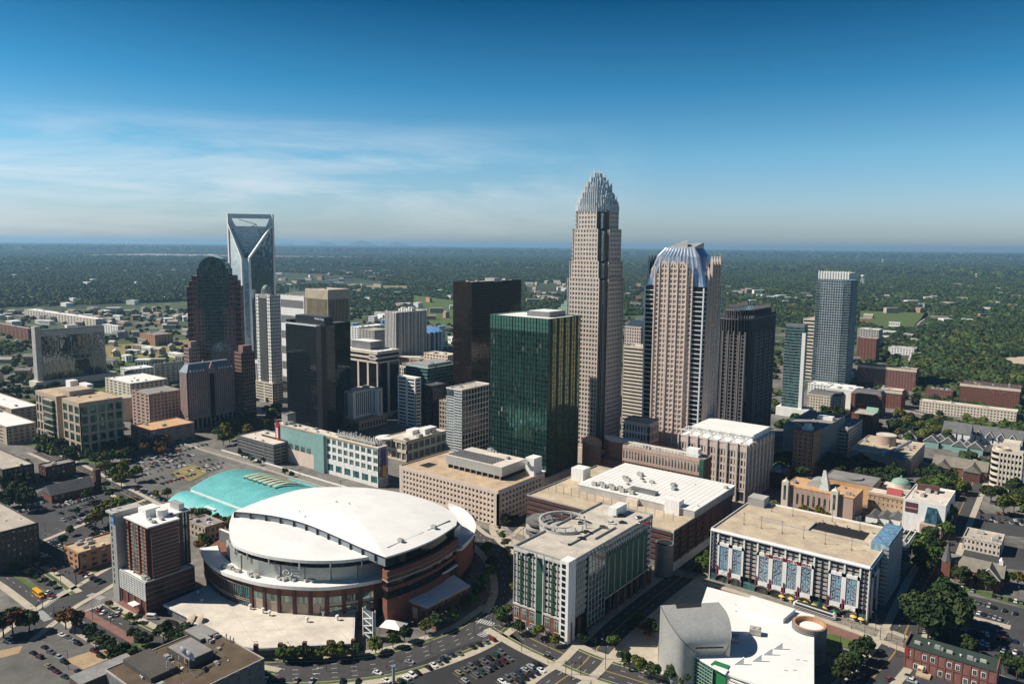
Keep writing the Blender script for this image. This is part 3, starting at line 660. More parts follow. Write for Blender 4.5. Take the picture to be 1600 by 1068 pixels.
for k in 'SENW':
    L = (W if k in 'SN' else D)
    top0 = HH + (height(1088, 742, 405) - height(1088, 742, 450))
    for fa, fb_, zt, nc in ((.18, .82, top0-9, 9), (.27, .73, top0, 6)):
        dd = .9 if nc == 9 else 2.0
        w2 = W/2 if k in 'SN' else D/2
        o, u, L2 = b.side(k, 0); a0, a1 = L*fa, L*fb_
        o2 = (o[0]+u[0]*a0, o[1]+u[1]*a0); nx, ny = u[1], -u[0]; o2 = (o2[0]+nx*dd, o2[1]+ny*dd)
        b.facade(pz, o2, u, a1-a0, 8, zt-4, nc, nr, .24, .34, dd+.6, 'glass_window', pane=k in 'SE', edge=1.2)
        pz.obox(o2, u, 0, a1-a0, -dd-.8, -1.2, 0, zt-4)
        m_ = 3 if nc == 6 else 2
        for i in range(m_+1 if nc == 6 else 4):
            a = (a1-a0)*i/(m_ if nc == 6 else 3)
            pz.obox(o2, u, a-.42, a+.42, -1.2, .9, 4, zt)
            pz.obox(o2, u, a-.35, a+.35, -.8, .5, zt, zt+2.2)
        if nc == 6:
            for i in range(3):
                c0 = (a1-a0)*(i+.5)/3; hw = (a1-a0)/6
                for s_ in (-1, 1):
                    for q in range(5):
                        t0, t1 = q/5, (q+1)/5
                        pz.obox(o2, u, min(c0+s_*hw*t0, c0+s_*hw*t1), max(c0+s_*hw*t0, c0+s_*hw*t1), -.6, .2, zt-3-7*t1**1.6, zt-2-7*t0**1.6)
pz.build('stone_bay', 'rose_stone', b.root)
crn = MB(); tp = height(1088, 742, 388); n = 11
def pleat(w, d, z, amp, cut=0.0):
    out_ = []
    for (ax, ay), (bx_, by_) in (((-w, -d), (w, -d)), ((w, -d), (w, d)), ((w, d), (-w, d)), ((-w, d), (-w, -d))):
        for k in range(2*n):
            t = k/(2*n); x, y = ax+(bx_-ax)*t, ay+(by_-ay)*t; nx, ny = (by_-ay), -(bx_-ax); l = math.hypot(nx, ny)
            o_ = amp if k % 2 else -amp
            if k == 0: o_ = 0
            out_.append((x+nx/l*o_, y+ny/l*o_, z))
    return out_ + [out_[0]]
rows = [pleat(W/2-.6, D/2-.6, HH+.8, .5), pleat(W/2*.86, D/2*.86, HH+(tp-HH)*.42, 1.0), pleat(W/2*.70, D/2*.70, HH+(tp-HH)*.78, .9), pleat(W/2*.50, D/2*.50, tp, .25)]
for a, c in zip(rows, rows[1:]): crn.strip(a, c)
crn.build('crown_glass', mat('crown_silver', (.60, .68, .78), .28, metal=.7, var=.12, scale=.4), b.root)
tt = MB().prism([(-W*.25, -D*.25), (W*.25, -D*.25), (W*.25, D*.25), (-W*.25, D*.25)], tp-1, [tp-.2, tp+1, tp+5, tp+3])
tt.prism([(-W*.1, -D*.23), (W*.12, -D*.23), (0.5, D*.05)], tp, [tp+3, tp+6, tp+6.5]); tt.build('crown_cap', 'zinc', b.root)
b.finish()
HB = b
# low wings at its foot
b = mk('office_wing', 'grey stone low block at the left foot of the pleated crown tower', 1012, 745, 662, 974, 1030, 'building')
fr = MB(); nr = 6
for k in 'SE': o, u, L = b.side(k); b.facade(fr, o, u, L, 1, b.h-2, round(L/2.6), nr, .45, .3, .4, 'glass_dark')
b.core('rose_stone', 0, b.h-.5); fr.build('facade_grid', 'rose_stone', b.root); b.roof('roof_grey'); b.kit(5, seed=2); b.finish()
b = mk('bank_hall', 'fluted rose stone block with white steel trellis roof beside the pleated crown tower', 1164, 786, 697, 1060, 1208, 'building')
b.core('rose_stone', 0, b.h-.5); fr = MB()
for k in 'SE':
    o, u, L = b.side(k); nb = round(L/8)
    b.facade(fr, o, u, L, 10, b.h-5, nb*3, 5, .42, .28, .5, 'glass_dark')
    for i in range(nb+1): fr.obox(o, u, max(0, i*L/nb-.9), min(L, i*L/nb+.9), -.5, 1.3, 0, b.h+1)
    b.facade(fr, o, u, L, 0, 9, nb, 1, .3, .2, .5, 'glass_dark')
    fr.obox(o, u, 0, L, -.5, .3, b.h-5, b.h-1)
fr.build('facade_grid', 'rose_stone', b.root); b.roof('white_membrane', par=.6, pm='rose_stone')
tr = MB(); w, d = b.w, b.d
for k in range(7):
    x = -w/2+2+(w-4)*k/6
    tr.box(x-.3, x+.3, -d/2+1, -d/2+15, b.h+4.0, b.h+4.6); tr.box(x-.25, x+.25, -d/2+1, -d/2+1.5, b.h, b.h+4); tr.box(x-.25, x+.25, -d/2+14, -d/2+14.5, b.h, b.h+4)
    if k < 6: tr.tube((x, -d/2+1, b.h+4.2), (x+(w-4)/6, -d/2+15, b.h+4.2), .3, 4)
tr.box(-w/2+1, w/2-1, -d/2+.8, -d/2+1.4, b.h+4.0, b.h+4.7).box(-w/2+1, w/2-1, -d/2+14.6, -d/2+15.2, b.h+4.0, b.h+4.7)
tr.build('roof_trellis', 'white_paint', b.root)
MB().box(-w/2+4, w/2-2, -d/2+15.5, d/2-2, b.h, b.h+5).build('penthouse', 'white_membrane', b.root); b.finish()

# ---- dark ribbed tower with a ring crown
b = mk('skyscraper', 'dark ribbed office tower with a rounded ring crown, right of the pleated crown tower', 1157, 705, 497, 1117, 1240, 'skyscraper')
W, D, HH = b.w, b.d, b.h; tp = height(1157, 705, 484)
pts = rrect(W, D, min(W, D)*.46); MB().prism(pts, 0, HH-1).build('glass_wall', 'glass_black', b.root)
r = MB(); ribs(r, pts, 0, HH+1.6, 2.6, .45, .7); bands(r, pts, [HH-2.2], 1.0, .55)
inner = rrect(W*.80, D*.80, min(W, D)*.38); MB().prism(inner, HH-1.2, tp-1.5).build('crown_drum', 'glass_black', b.root)
ribs(r, inner, HH-1, tp+1.8, 2.6, .45, .6); bands(r, inner, [tp-2.3], 1.1, .5)
r.build('ribs', 'dark_rib', b.root)
fr = MB()
for k in 'SE':
    L = W if k == 'S' else D; o, u, _ = b.side(k); f0, f1 = (.22, .80) if k == 'E' else (.30, .99)
    o2 = (o[0]+u[0]*L*f0+u[1]*1.6, o[1]+u[1]*L*f0-u[0]*1.6)
    b.facade(fr, o2, u, L*(f1-f0), 2, HH-16, 8 if k == 'E' else 6, round(HH/4), .22, .22, 1.5, 'glass_dark', edge=2, pane=(k == 'E'))
    for i in range(5): fr.obox(o2, u, i*L*(f1-f0)/4-.7, i*L*(f1-f0)/4+.7, -1.4, .6, 0, HH-13)
fr.build('stone_bay', 'dark_rib', b.root); b.finish()

# ---- teal glass condominium with pale spine
b = mk('condominium_tower', 'slim teal glass residential tower with a pale concrete spine', 1250, 652, 512, 1226, 1264, 'tower')
W, D, HH = b.w, b.d, b.h; MB().box(-W/2+.8, W/2-.8, -D/2+.8, D/2-.8, 0, HH).build('glass_wall', 'glass_teal', b.root)
fl = MB(); nr = round(HH/3.4)
for j in range(nr): fl.box(-W/2+.2, W/2-.2, -D/2+.2, D/2-.2, j*HH/nr, j*HH/nr+.35)
fl.build('balcony_slabs', 'zinc', b.root)
MB().box(W/2-2.5, W/2+1.2, -D/2-1.2, -D/2+2.5, 0, HH-6).build('spine', 'white_paint', b.root)
MB().box(-W/2+1, W/2-1, -D/2+1, D/2-1, HH, HH+3).build('penthouse', 'grey_metal', b.root)
MB().box(-W/2-4, W/2+9, -D/2-3, D/2+4, 0, 10).build('podium', 'white_paint', b.root)

# ---- slab residential tower with gridded front
b = mk('condominium_tower', 'tall grid fronted residential tower with white crown fins at the right of the skyline', 1320, 606, 437, 1275, 1343, 'tower')
W, D, HH = b.w, b.d, b.h; MB().box(-W/2+1.2, W/2-1.2, -D/2+1.2, D/2-1.2, 0, HH-1).build('glass_wall', 'glass_slate', b.root)
fr = MB(); nr = round(HH/3.6)
for k in 'SE':
    o, u, L = b.side(k); o2 = (o[0]+u[0]*L*.16, o[1]+u[1]*L*.16)
    b.facade(fr, o2, u, L*.62 if k == 'S' else L*.6, 3, HH-2, 9 if k == 'S' else 5, nr, .16, .22, 1.1, 'glass_slate')
fr.build('facade_grid', mat('cool_white', (.36, .41, .44), .6), b.root)
fl = MB()
for j in range(nr): fl.box(-W/2+.1, W/2-.1, -D/2+.1, D/2-.1, 3+j*(HH-5)/nr, 3+j*(HH-5)/nr+.35)
fl.build('balcony_slabs', mat('slab_teal', (.22, .30, .32), .6), b.root)
t = MB(); n = 12
for k in range(n): x = -W/2+3+(W-8)*k/(n-1); t.box(x-.7, x+.7, -D/2+2, -D/2+3, HH, HH+11)
t.box(-W/2+2.5, W/2-4, -D/2+3, D/2-4, HH, HH+9).build('crown_fins', 'white_paint', b.root); b.finish()
b_ = mk('podium_block', 'white stepped podium block at the foot of the grid fronted residential tower', 1337, 640, 612, 1290, 1350)
b_.core('white_paint', 0, b_.h-.2, 0); b_.roof('white_membrane'); b_.kit(4, seed=4)

# ---- tower with the keyhole top, far left
b = mk('skyscraper', 'tall pale blue glass tower with an open handle shaped top and white V edges', 389, 600, 352, 357, 426, 'skyscraper')
W, D, HH = b.w, b.d, b.h; tp = height(389, 600, 333); zb = height(389, 600, 403); c = 6.5
Z1 = HH
pl = [(-W/2, -D/2), (W/2-c, -D/2), (W/2, -D/2+c), (W/2, D/2), (-W/2, D/2)]
MB().prism(pl, 0, zb).build('glass_wall', 'glass_blue', b.root)
# south skin coloured pale as if sunlit, east skin slate as if shaded, above the V, each a triangle-edged slab
sk = MB().quad((-W/2, -D/2-.15, 2), (W/2-c, -D/2-.15, 2), (W/2-c, -D/2-.15, zb), (-W/2, -D/2-.15, zb))
sk.build('south_glass', 'glass_pale_sunlit', b.root)
ek = MB().quad((W/2+.15, -D/2+c, 2), (W/2+.15, D/2, 2), (W/2+.15, D/2, zb), (W/2+.15, -D/2+c, zb)); ek.build('east_glass', 'glass_slate', b.root)
u1 = MB(); u1.v = [(-W/2, -D/2-.15, zb), (W/2-c, -D/2-.15, zb), (-W/2, -D/2-.15, Z1+2), (-W/2, -D/2+5, zb), (W/2-c, -D/2+5, zb), (-W/2, -D/2+5, Z1+2)]
u1.f = [(0, 1, 2), (5, 4, 3), (1, 4, 5, 2), (0, 2, 5, 3)]; u1.build('upper_south_glass', 'glass_pale_sunlit', b.root)
u2 = MB(); u2.v = [(W/2+.15, -D/2+c, zb), (W/2+.15, D/2, zb), (W/2+.15, D/2, Z1+2), (W/2-5, -D/2+c, zb), (W/2-5, D/2, zb), (W/2-5, D/2, Z1+2)]
u2.f = [(0, 1, 2), (5, 4, 3), (0, 2, 5, 3), (1, 4, 5, 2)]; u2.build('upper_east_glass', 'glass_slate', b.root)
# recessed blue floors inside the V
MB().prism([(-W/2+1, -D/2+3), (W/2-3, D/2-1), (-W/2+1, D/2-1)], zb, Z1-2).build('recess_glass', 'glass_blue', b.root)
rc = MB()
for k in range(11):
    z = zb+2+(Z1-4-zb)*k/10
    rc.prism([(-W/2+.9, -D/2+2.6), (W/2-2.6, D/2-.9), (-W/2+.9, D/2-.9)], z, z+1.5)
rc.build('recess_bands', 'white_paint', b.root)
v = MB(); th = 1.8
for p, q in (((W/2-c, -D/2-.3, 0), (W/2-c, -D/2-.3, zb)), ((W/2+.3, -D/2+c, 0), (W/2+.3, -D/2+c, zb)), ((W/2-c, -D/2-.3, zb), (-W/2, -D/2-.3, Z1+3)), ((W/2+.3, -D/2+c, zb), (W/2+.3, D/2, Z1+3)),
             ((-W/2, -D/2-.3, 0), (-W/2, -D/2-.3, tp)), ((W/2+.3, D/2, 0), (W/2+.3, D/2, tp))): v.tube(p, q, th, 4)
v.build('white_edges', 'white_paint', b.root)
hd = MB(); A, C_ = (-W/2, -D/2), (W/2, D/2); dx, dy = C_[0]-A[0], C_[1]-A[1]; L = math.hypot(dx, dy); u = (dx/L, dy/L)
hd.obox(A, u, 0, L, -4, 0, tp-6, tp); hd.obox(A, u, 0, 4, -4, 0, Z1-3, tp-6); hd.obox(A, u, L-4, L, -4, 0, Z1-3, tp-6)
hd.prism([(-W/2, -D/2), (-W/2+4, -D/2+2), (W/2-2, D/2-4), (W/2, D/2), (-W/2, D/2)], Z1-4, Z1-1)
hd.build('handle_frame', 'steel_light', b.root)
for a0, s_ in ((4, 1), (L-4, -1)):
    hb = MB(); nx, ny = u[1], -u[0]; q = [(a0, Z1-3), (a0+s_*6, Z1-3), (a0, tp-6)]
    P_ = [(A[0]+u[0]*a-nx*n_, A[1]+u[1]*a-ny*n_, z) for n_ in (0, 4) for a, z in q]
    hb.v = P_; hb.f = [(0, 1, 2), (5, 4, 3), (0, 3, 4, 1), (1, 4, 5, 2), (2, 5, 3, 0)]; hb.build('handle_bracket', 'steel_light', b.root)
crane = MB().tube((-3, 0, Z1-2), (4, 6, Z1+2), .5).tube((4, 6, Z1+2), (-14, -9, tp-7), .5).tube((4, 6, Z1+2), (9, 10, Z1-14), .4); crane.build('maintenance_crane', 'grey_metal', b.root)

# ---- dark plum postmodern tower with barrel vaulted glass top
x, y = P(344, 640); HT = height(344, 640, 401)
s1 = 1200/PJ(x, y, 60)[2]
b = Bld('skyscraper', 'dark plum granite tower with stepped shoulders and a rounded glass arch on top', x-24, x+24, y-14, y+14, HT, 'skyscraper', rz=R_(49))
wv = 77/s1; dv = 26; fr = MB(); cr_ = MB(); nf = HT
zof = lambda py: height(344, 640, py)
for f, py in ((1.0, 447), (.90, 438), (.79, 430)):
    wz = wv*f; zt = zof(py); nr = round(zt/5.6)
    cr_.box(-wz/2+.5, wz/2-.5, -dv/2+.5+(1-f)*-9, dv/2-.5+(1-f)*9, 0, zt)
    for sgn in (-1, 1):
        a0 = wz/2-wv*.11 if f > .8 else wv*.27; xa = -wz/2 if sgn < 0 else a0
        b.facade(fr, (xa, -dv/2-(1-f)*9), (1, 0), wz/2-a0, 0, zt, 2 if f > .8 else 3, nr, .42, .4, .5, 'glass_black')
    for k in ('E', 'W'):
        o, u, L = b.side(k, w=wz, d=dv+(1-f)*18); b.facade(fr, o, u, L, 0, zt, 5, nr, .42, .4, .5, 'glass_black', pane=(k == 'E'))
gz = zof(419); gw = wv*.29
cr_.build('wall', 'plum_wall', b.root)
for sgn in (-1, 1): b.facade(fr, (gw*.62 if sgn > 0 else -wv*.40, -dv/2-2.6), (1, 0), wv*.40-gw*.62, 0, zof(480), 3, 27, .42, .4, 1.2, 'glass_black')
fr.build('facade_grid', 'plum_wall', b.root)
MB().box(-gw, gw, -dv/2-2.4, dv/2+2.4, 0, gz).build('glass_wall', 'glass_shaft', b.root)
ar = MB(); n = 16
A = [(-gw*.88*math.cos(math.pi*k/n), -dv/2-2.4, gz+(HT-gz)*math.sin(math.pi*k/n)) for k in range(n+1)]
ar.strip(A, [(p[0], dv/2+2.4, p[2]) for p in A]); ar.v += A; ar.f.append(tuple(range(len(ar.v)-n-1, len(ar.v)))); ar.build('vault_roof', 'glass_shaft', b.root)
mm_ = MB()
for k in range(0, 12): mm_.box(-gw+2*gw*k/11-.12, -gw+2*gw*k/11+.12, -dv/2-2.7, -dv/2-2.4, 0, gz)
for j in range(0, 42): mm_.box(-gw, gw, -dv/2-2.6, -dv/2-2.4, j*gz/42, j*gz/42+.5)
for k in range(n): mm_.tube((A[k][0], -dv/2-2.7, A[k][2]), (A[k+1][0], -dv/2-2.7, A[k+1][2]), .5, 4)
for rr in (.5, .75):
    for k in range(n): mm_.tube((A[k][0]*rr, -dv/2-2.6, gz+(A[k][2]-gz)*rr), (A[k+1][0]*rr, -dv/2-2.6, gz+(A[k+1][2]-gz)*rr), .2, 4)
mm_.build('mullions', 'grey_metal', b.root); b.finish()
for nm, lb, bx, by, ty, xl, xr, wm, nc in (
    ('office_wing', 'stepped rose granite wing at the left foot of the plum arch topped tower', 300, 652, 545, 287, 312, 'mauve_wall', 5),
    ('office_wing', 'plum wing with bright reflecting floors at the right foot of the arch topped tower', 381, 662, 552, 366, 398, 'plum_wall', 6)):
    b = mk(nm, lb, bx, by, ty, xl, xr); b.core(wm, 0, b.h); fr = MB()
    for k in 'SE': o, u, L = b.side(k); b.facade(fr, o, u, L, 0, b.h, nc, round(b.h/3.9), .3, .42, .4, 'glass_dark' if wm != 'plum_wall' else 'glass_mirror')
    fr.build('facade_grid', wm, b.root); b.roof('roof_dark', pm=wm)
    b.block(wm, -b.w/2, b.w/2-5, -b.d/2+5, b.d/2, b.h, b.h+7); b.finish(60)

# ---- mauve hotel with steep grey roof
b = mk('hotel_building', 'mauve stone hotel slab with small square windows and steep blue grey roof', 296, 676, 583, 279, 367, 'hotel')
W, D, HH = b.w, b.d, b.h; b.core('mauve_wall', 0, HH); fr = MB(); nr = 20
for k in 'SENW':
    o, u, L = b.side(k)
    if k in 'EW':
        b.facade(fr, o, u, L*.44, 16, HH, 10, nr, .5, .45, .4, 'glass_black', pane=k == 'E'); o2 = (o[0]+u[0]*L*.56, o[1]+u[1]*L*.56); b.facade(fr, o2, u, L*.44, 16, HH, 10, nr, .5, .45, .4, 'glass_black', pane=k == 'E')
    else: b.facade(fr, o, u, L, 16, HH, 6, nr, .5, .45, .4, 'glass_black', pane=k == 'S')
    nb = max(3, round(L/5)); b.facade(fr, o, u, L, 0, 15, nb, 1, .35, .25, .4, 'glass_black')
fr.build('facade_grid', 'mauve_wall', b.root)
MB().box(W/2-.2, W/2+.35, -D*.045, D*.045, 12, HH+2).build('centre_window', 'glass_black', b.root)
gb = MB()
for sx_ in (1, -1):
    xx = sx_*W/2; gb.hexa([(xx-.5, -D*.09, HH-3), (xx+.9, -D*.09, HH-3), (xx+.9, D*.09, HH-3), (xx-.5, D*.09, HH-3), (xx-.5, -.3, HH+8.5), (xx+.9, -.3, HH+8.5), (xx+.9, .3, HH+8.5), (xx-.5, .3, HH+8.5)])
gb.build('gable', 'mauve_wall', b.root)
q = 4.5; rf = MB().hexa([(-W/2, -D/2, HH), (W/2, -D/2, HH), (W/2, D/2, HH), (-W/2, D/2, HH), (-W/2+q, -D/2+q, HH+8), (W/2-q, -D/2+q, HH+8), (W/2-q, D/2-q, HH+8), (-W/2+q, D/2-q, HH+8)])
ro = rf.build('roof', mat('blue_slate', (.20, .24, .27), .5, metal=.3), b.root)
dm = MB()
for i in range(14):
    y_ = -D/2+4+(D-8)*i/13
    if abs(y_) < D*.1: continue
    dm.prism([(W/2-2.2, y_-.7), (W/2-.1, y_-.7), (W/2-.1, y_+.7), (W/2-2.2, y_+.7)], HH, HH+2.3)
dm.build('dormers', 'white_paint', b.root); b.finish()

# ---- white tower with green glass crown, grid walls
b = mk('office_tower', 'slim white gridded tower with dark glass centre and green domed crown', 427, 628, 462, 399, 438, 'tower')
W, D, HH = b.w, b.d, b.h; b.core('white_paint', 0, HH); fr = MB(); nr = 26
o, u, L = b.side('S'); b.facade(fr, o, u, L*.22, 20, HH, 2, nr, .5, .45, .5, 'glass_black'); b.facade(fr, (o[0]+L*.72, o[1]), u, L*.28, 20, HH, 3, nr, .5, .45, .5, 'glass_black')
o, u, L = b.side('E'); b.facade(fr, o, u, L, 20, HH, 7, nr, .45, .45, .5, 'glass_black')
fr.build('facade_grid', 'white_paint', b.root)
MB().box(-W/2+W*.24, -W/2+W*.70, -D/2-.5, -D/2+2, 18, HH-3).build('glass_wall', 'glass_black', b.root)
mu = MB()
for k in range(9): x = -W/2+W*(.24+.46*k/8); mu.box(x-.18, x+.18, -D/2-.8, -D/2-.5, 18, HH+3-abs(k-4)*.6)
mu.build('mullions', 'zinc', b.root); MB().box(-W/2, W/2, -D/2-1, D/2, 0, 20).build('podium', 'glass_dark', b.root)
b.roof('roof_grey', par=.8, pm='white_paint')
c_ = MB(); x0 = -W*.1
for k in range(12): a = 6.283*k/12; c_.box(x0+5.5*math.cos(a)-.25, x0+5.5*math.cos(a)+.25, 5.5*math.sin(a)-.25, 5.5*math.sin(a)+.25, HH, HH+9-1.5*(k % 3))
c_.build('crown_rods', 'zinc', b.root); MB().dome(x0, 0, HH+5, 5, 7).build('crown_dome', 'copper_green', b.root, smooth=True); b.finish()

# ---- generic office blocks: rows of (label, bx,by,ty,xl,xr, wall, glass, cols S, cols E, storey, pier, spandrel, roof)
def office(name, label, bx, by, ty, xl, xr, wall, gl, cs, ce, st=3.9, pw=.3, sh_=.4, rf='roof_gravel', kit=4, cat='building', par=1.0, z0=0, dep=.4, lim=100, sides='SE', nr=None, seed=1, z=None):
    b = mk(name, label, bx, by, ty, xl, xr, cat, z); b.core(wall, 0, b.h-.3, dep); fr = MB(); nr = nr or max(1, round((b.h-z0)/st))
    for k in sides:
        o, u, L = b.side(k); b.facade(fr, o, u, L, z0, b.h, cs if k in 'SN' else ce, nr, pw, sh_, dep, gl, edge=1.5)
    for k in 'SENW':
        if k not in sides: o, u, L = b.side(k); fr.obox(o, u, 0, L, -dep-.02, -.1, 0, b.h)
    if z0: 
        for k in 'SE': o, u, L = b.side(k); fr.obox(o, u, 0, L, -dep-.02, -.05, 0, z0)
    fr.build('facade_grid', wall, b.root); b.roof(rf, par=par, pm=wall); b.kit(kit, seed=seed); b.finish(lim)
    return b
office('office_building', 'low ribbed glass block below the white gridded tower', 431, 612, 568, 397, 438, 'white_paint', 'glass_black', 12, 8, 30, .25, .2)
office('parking_garage', 'cream parking garage left of the black glass tower', 427, 630, 600, 399, 442, 'cream_wall', 'dark_void', 2, 2, 3.3, .12, .55, 'deck_concrete', 0, 'garage')
b = office('office_building', 'broad white office block with grey louvre bands behind the black tower', 479, 612, 464, 437, 509, 'white_paint', 'grey_metal', 1, 1, 16, .05, .5, 'roof_gravel', 8, nr=6)
b.block('grey_metal', -b.w/4, b.w/3, -b.d/4, b.d/3, b.h, b.h+5, 'penthouse')
b = office('office_tower', 'beige tower of narrow golden vertical fins behind the black glass tower', 516, 622, 454, 477, 546, 'cream_wall', 'glass_bronze', 1, 1, 200, .05, .12, 'roof_gravel', 3, 'tower', nr=1)
v = MB(); W, D = b.w, b.d
for k in 'SE':
    o, u, L = b.side(k); n_ = round(L/2.2)
    for i in range(n_+1): v.obox(o, u, i*L/n_-.35, i*L/n_+.35, -.4, .35, 0, b.h-8)
    v.obox(o, u, 0, L, -.4, .45, b.h-11, b.h)
v.build('fins', mat('gold_fin', (.46, .40, .28), .6), b.root)
# green glass crown tips seen over the white block
x, y = P(458, 590); hh = height(458, 590, 450)
b = Bld('rooftop_garden', 'tall pale green glass pavilion spikes seen over the white louvred block', x-14, x+14, y-8, y+8, hh-8, 'building')
b.core('white_paint', 0, hh-8, 0)
g = MB()
for k in range(16): g.box(-13+1.7*k-.2, -13+1.7*k+.2, -7.5, -7.1, hh-8, hh-2+2*math.sin(k*1.1)).box(-13+1.7*k-.2, -13+1.7*k+.2, 7, 7.4, hh-8, hh+1+2*math.cos(k))
g.build('glass_fins', 'copper_green', b.root)

# ---- black glass tower (two slabs)
b = mk('office_tower', 'black glass tower with white sign lettering near its top, left of centre', 505, 682, 510, 446, 523, 'tower')
W, D, HH = b.w, b.d, b.h; MB().box(-W/2, W/2, -D/2, D/2, 0, HH).build('glass_wall', 'glass_black', b.root)
hp = height(505, 682, 501)
ph = MB().box(-W/2+10, W/2-.4, -D/2+5, D/2-2, HH, hp+3).build('penthouse', 'black_panel', b.root)
MB().box(-W/2-6, -W/2, -D/2+5, D/2-4, 0, HH+3).box(W/2-7, W/2+.5, -D/2-.5, -D/2+6, 0, HH-.4).build('side_shaft', 'black_panel', b.root)
mu = MB()
for k in 'SE':
    o, u, L = b.side(k)
    for j in range(1, 33): mu.obox(o, u, 0, L, -.1, .06, j*HH/33, j*HH/33+.25)
    for i in range(round(L/3)): mu.obox(o, u, i*3, i*3+.1, -.1, .04, 0, HH)
mu.build('mullions', 'black_panel', b.root)
MB().box(-W/2-.4, W/2-7, -D/2-.4, -D/2+.4, HH-.6, HH+.7).box(-W/2, W/2-7, -D/2+.4, -D/2+4.6, HH, HH+.2).build('parapet', 'steel_light', b.root)
text_obj('Wells Fargo', 3.0, 'white_paint', b.root, (W/2-8.5, -D/2+4.9, hp+.8), (R_(90), 0, 0))
b2 = mk('office_tower', 'black glass slab close behind the lettered black tower', 527, 668, 515, 503, 547, 'tower', z=HH-1)
b2 = b2
MB().box(-b2.w/2, b2.w/2, -b2.d/2, b2.d/2, 0, b2.h).build('glass_wall', 'glass_black', b2.root); b2.roof('roof_dark', par=.8, pm='black_panel')

# ---- cream and black bank building
b = mk('office_building', 'cream banded bank building with tall black glass bays and cream piers', 591, 655, 551, 530, 624, 'building')
W, D, HH = b.w, b.d, b.h; b.core('cream_wall', 0, HH, 1.5); fr = MB()
for k in 'SE':
    o, u, L = b.side(k); nb = 4 if k == 'S' else 2
    for z0, z1 in ((HH-2.2, HH), (HH-7.2, HH-5), (HH-12, HH-10)): fr.obox(o, u, 0, L, -1.6, .3, z0, z1)
    for i in range(nb+1): fr.obox(o, u, max(0, i*L/nb-1.3), min(L, i*L/nb+1.3), -1.6, .1, 0, HH-10)
    fr.obox(o, u, 0, L, -1.6, -.1, 0, 6)
fr.build('facade_grid', 'cream_wall', b.root)
gl = MB().box(-W/2+.9, W/2-.9, -D/2+.9, D/2-.9, 5, HH-2); gl.build('glass_wall', 'glass_black', b.root); b.roof('white_membrane', par=1, pm='cream_wall')
b.block('grey_metal', -W*.35, W*.15, -D*.2, D*.35, HH, HH+9, 'penthouse', 'white_membrane'); b.kit(6, x0=W*.2, seed=5)
MB().box(W/2-13, W/2-2.5, -D/2-.5, -D/2-.3, HH-8.2, HH-3).build('sign_panel', 'white_paint', b.root)
text_obj('BB&T', 4.0, 'brick_dark', b.root, (W/2-7.6, -D/2-.55, HH-5.7), (R_(90), 0, 0), bold=True)

# ---- ribbed grey apartment tower
b = mk('apartment_tower', 'grey apartment tower with white ribbed balconies and jagged roofline', 621, 592, 489, 602, 666, 'tower')
W, D, HH = b.w, b.d, b.h; b.core('concrete', 0, HH); fr = MB()
for k in 'SE': o, u, L = b.side(k); b.facade(fr, o, u, L, 0, HH, 7 if k == 'S' else 12, 27, .36, .3, .6, 'glass_dark')
fr.build('facade_grid', 'concrete', b.root); b.roof('roof_gravel', pm='white_paint'); v = MB()
for k in 'SE':
    o, u, L = b.side(k)
    for i in range(9): v.obox(o, u, i*L/8-.5, i*L/8+.5, -.6, .5, 0, HH+rnd.uniform(0, 4))
for i in range(6): v.box(-W/2+i*W/6, -W/2+i*W/6+3, -4+i, 4+i, HH, HH+rnd.uniform(3, 8))
v.build('balcony_ribs', 'white_paint', b.root); b.finish()
for i, (lb, bx, by, ty, xl, xr, wall, cs, ce) in enumerate((
    ('white residential block with square penthouse beside the beige finned tower', 562, 560, 512, 545, 602, 'white_paint', 4, 9),
    ('pale glass fronted mid rise left of the grey apartment tower', 586, 570, 517, 560, 606, 'concrete', 5, 8),
    ('tan low block below the grey apartment tower', 655, 600, 562, 618, 690, 'tan_wall', 8, 6),
    ('orange roofed low building with stone penthouse behind the teal glass block', 668, 612, 573, 628, 702, 'tan_wall', 8, 8),
    ('cream upper terrace block beside the dark bronze tower', 700, 605, 556, 662, 716, 'cream_wall', 8, 6),
    ('cream square windowed block right of the cream bank building', 632, 640, 575, 612, 640, 'cream_wall', 5, 4))):
    office('office_building', lb, bx, by, ty, xl, xr, wall, 'glass_dark', cs, ce, 4, .45, .45, ['white_membrane', 'roof_gravel', 'cream_membrane', 'roof_orange', 'cream_membrane', 'cream_membrane'][i], 4, lim=40, seed=i)
b = office('parking_garage', 'blank walled white parking garage with dark slots behind the cream hotel', 650, 668, 592, 621, 658, 'white_paint', 'dark_void', 2, 1, 3.6, .2, .5, 'white_membrane', 0, 'garage')
b = mk('office_building', 'teal glass office block with curved metal roof edges left of the bronze tower', 668, 650, 575, 634, 712, 'building')
W, D, HH = b.w, b.d, b.h; MB().box(-W/2, W/2, -D/2, D/2, 0, HH-1).build('glass_wall', 'glass_teal', b.root); fl = MB()
for j in range(1, 14): fl.box(-W/2-.5, W/2+.5, -D/2-.5, D/2+.5, j*HH/14, j*HH/14+.6)
fl.box(-W/2-1.5, W/2+1.5, -D/2-1.5, D/2+1.5, HH-.8, HH).build('floor_bands', 'teal_wall', b.root); MB().box(-W/2+3, W/2-3, -D/2+4, D/2-3, HH, HH+3).build('penthouse', 'zinc', b.root); b.kit(5, z=HH+3, seed=3)
b = office('office_building', 'black glass low block in front of the teal glass office block', 676, 668, 604, 657, 700, 'black_panel', 'glass_black', 5, 6, 4, .1, .1, 'roof_dark', 2, lim=20)

